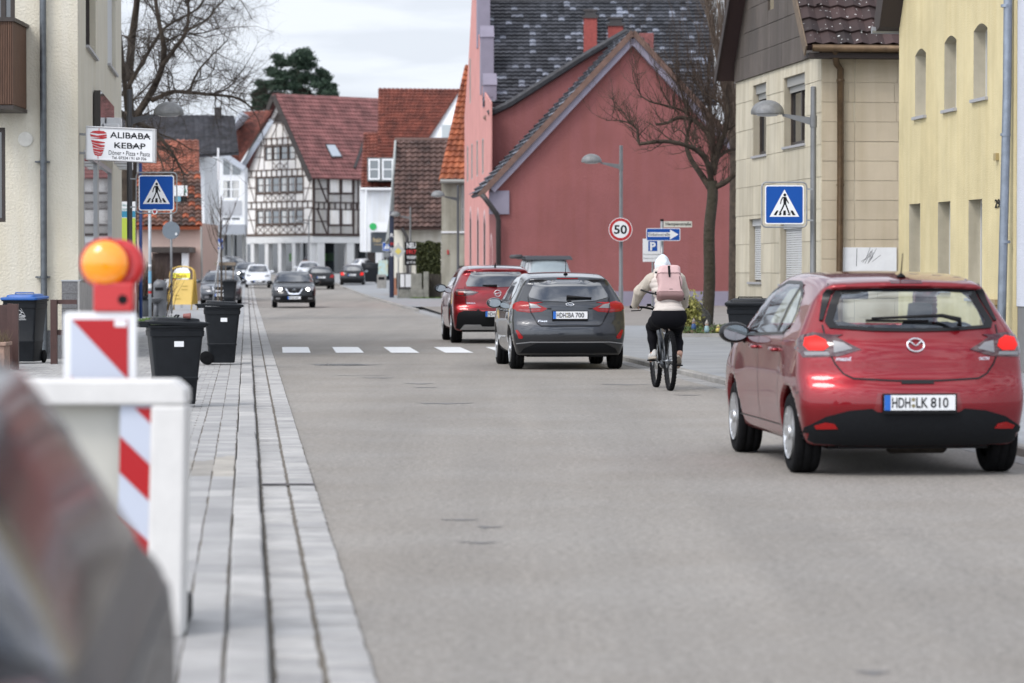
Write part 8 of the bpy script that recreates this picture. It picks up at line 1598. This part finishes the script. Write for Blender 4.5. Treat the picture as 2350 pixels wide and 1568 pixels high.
# dry brush left
D = 96.; rnd = random.Random(51); T = thing('dry_bush', 'leafless brown bush below the sign board, behind the sticker pole', 'bush', (XD(345, D), D, .05)); tw = []
for k in range(420): x = rnd.gauss(0, .22); tw.append(([(x, rnd.gauss(0, .2), 0), (x * 1.3, rnd.gauss(0, .25), .7), (x * 1.8 + rnd.gauss(0, .1), rnd.gauss(0, .3), rnd.uniform(1., 1.9))], [.012, .008, .004]))
tubes_np('twigs', tw, mat('brush_twigs', (.075, .052, .040), .9), T, 3)
# planted bed round the street tree with stone, shrub, gnomes
bx0, bx1 = PG(1556, 775).x, PG(1700, 775).x + .8; D0, D1 = 65.5, 74.5; mb = MB(); e = [(bx0, D0), (bx1 + 1.2, D0), (bx1 + .6, D1), (bx0 - .35, D1)]; nn_ = 14; vs = []; fs = []
for j in range(nn_ + 1):
    for i in range(nn_ + 1): u, v = i / nn_, j / nn_; x = (e[0][0] * (1 - u) + e[1][0] * u) * (1 - v) + (e[3][0] * (1 - u) + e[2][0] * u) * v; vs.append((x, D0 + (D1 - D0) * v, .08 + .16 * math.sin(math.pi * u) * math.sin(math.pi * min(1, v * 1.0)) + .03 * rnd.random()))
mb.add(vs, [(j * (nn_ + 1) + i, j * (nn_ + 1) + i + 1, (j + 1) * (nn_ + 1) + i + 1, (j + 1) * (nn_ + 1) + i) for j in range(nn_) for i in range(nn_)])
tag(mb.build('planting_bed', mat('bed_soil', (.055, .036, .024), .95, noise=(4, .5), bump=(20, 1, .05)), None, smooth=True), kind='structure'); mb = MB(); mb.box(bx0 - .1, bx1 + 1.2, D0 - .12, D0 - .01, .05, .15); tag(mb.build('bed_edging', KERB), 'low stone edging along the front of the planted bed', 'edging')
n = 2600; P_3 = np.stack([nr.uniform(bx0, bx1 + 1, n), D0 + nr.beta(1.2, 2, n) * 7, nr.uniform(.12, .24, n)], 1); tag(leaves('ground_cover', P_3, .05, leafmat('bed_leaf', (.045, .085, .018), (.10, .15, .04)), None, nr), 'patchy low green ground cover growing in the planted bed', 'ground cover', kind='stuff')
n = 1800; P_3 = np.stack([nr.uniform(bx0, bx1 + 1, n), D0 + nr.uniform(0, 1, n) * 7, nr.uniform(.12, .2, n)], 1); tag(leaves('fallen_leaves', P_3, .045, leafmat('dead_leaf', (.08, .04, .02), (.22, .15, .09)), None, nr), 'brown fallen leaves lying on the planted bed', 'leaves', kind='stuff')
c = PD(1597, 740, 71); T = thing('boulder', 'tall dark grey boulder standing between yellow shrub and tree trunk', 'stone', (c.x, 71, .1)); f = lambda X, Y, Z: np.maximum(smin(sdell(X, Y, Z, (-.05, 0, .38), (.22, .2, .42)), sdell(X, Y, Z, (.12, 0, .2), (.25, .22, .3)), .05), X * .6 + Z * .5 - .38) + .03 * np.sin(X * 17 + Z * 9) * np.sin(Y * 13 + Z * 11)
V, Q = surface_nets(f, (-.5, -.4, -.1), (.5, .4, .9), .035, 1); np_obj('rock', V, Q, mat('dark_rock', (.07, .068, .062), .9, noise=(6, .6), bump=(16, 1, .04)), T)
c = PD(1580, 740, 69.5); T = thing('yellow_shrub', 'small yellow-green variegated shrub beside the boulder', 'shrub', (c.x, 69.5, .1)); P_3 = nr.normal(size=(900, 3)) * np.array([.15, .15, .19]) + np.array([0, 0, .42]); leaves('foliage', P_3, .05, leafmat('shrub_leaf', (.16, .17, .03), (.45, .42, .14)), T, nr); tubes_np('stems', [([(0, 0, 0), (a * .1, 0, .3), (a * .2, 0, .6)], [.015, .01, .005]) for a in (-1, -.3, .4, 1)], BARK, T, 4)
for px, py, cols, lab in ((1592, 752, ((.03, .08, .22), (.6, .55, .5), (.35, .30, .28)), 'small garden gnome in blue lying before the boulder'), (1622, 757, ((.25, .38, .42), (.6, .45, .38), (.45, .42, .40)), 'garden gnome in pale turquoise at the foot of the tree'), (1648, 756, ((.55, .46, .12), (.55, .42, .3), (.5, .45, .2)), 'tiny yellow garden gnome right of the tree')):
    g = PG(px, py + 8, .18); g.z = .2; T = thing('garden_gnome', lab, 'garden gnome', g, 0, 'garden gnomes'); hh = .11 if cols[0][0] > .5 else .19
    mb = MB(); mb.lathe([(.001, 0), (.05, 0), (.055, hh * .3), (.04, hh * .7), (.02, hh * .75)], 14); mb.build('coat', mat('gnome_coat_%02d' % int(cols[0][2] * 100), cols[0], .6), T, smooth=True); mb = MB(); mb.lathe([(.001, hh * .7), (.035, hh * .78), (.04, hh * .95), (.001, hh * 1.05)], 12); mb.build('head', mat('gnome_skin', (.55, .36, .28), .6), T, smooth=True); mb = MB(); mb.lathe([(.045, hh * .93), (.02, hh * 1.2), (.001, hh * 1.4)], 12); mb.build('hat', mat('gnome_hat_%02d' % int(cols[2][0] * 100), cols[2], .6), T, smooth=True)
n = 1500; P_3 = np.stack([XD(322, 80) + nr.normal(size=n) * .3, 80 + nr.uniform(0, 6, n), nr.uniform(.05, .17, n)], 1); tag(leaves('grass', P_3, .06, leafmat('verge_grass', (.05, .10, .015), (.10, .17, .03)), None, nr), 'tuft of green grass beside the pavement under the dry bush', 'grass', kind='stuff')
n = 700; P_3 = np.stack([nr.uniform(XD(940, 146), XD(1010, 146), n), 146.4 + nr.uniform(0, .5, n), nr.uniform(.05, .2, n)], 1); tag(leaves('weeds', P_3, .06, leafmat('weed_leaf', (.06, .12, .02), (.12, .20, .04)), None, nr), 'green weeds along the foot of the plank fence', 'weeds', kind='stuff')
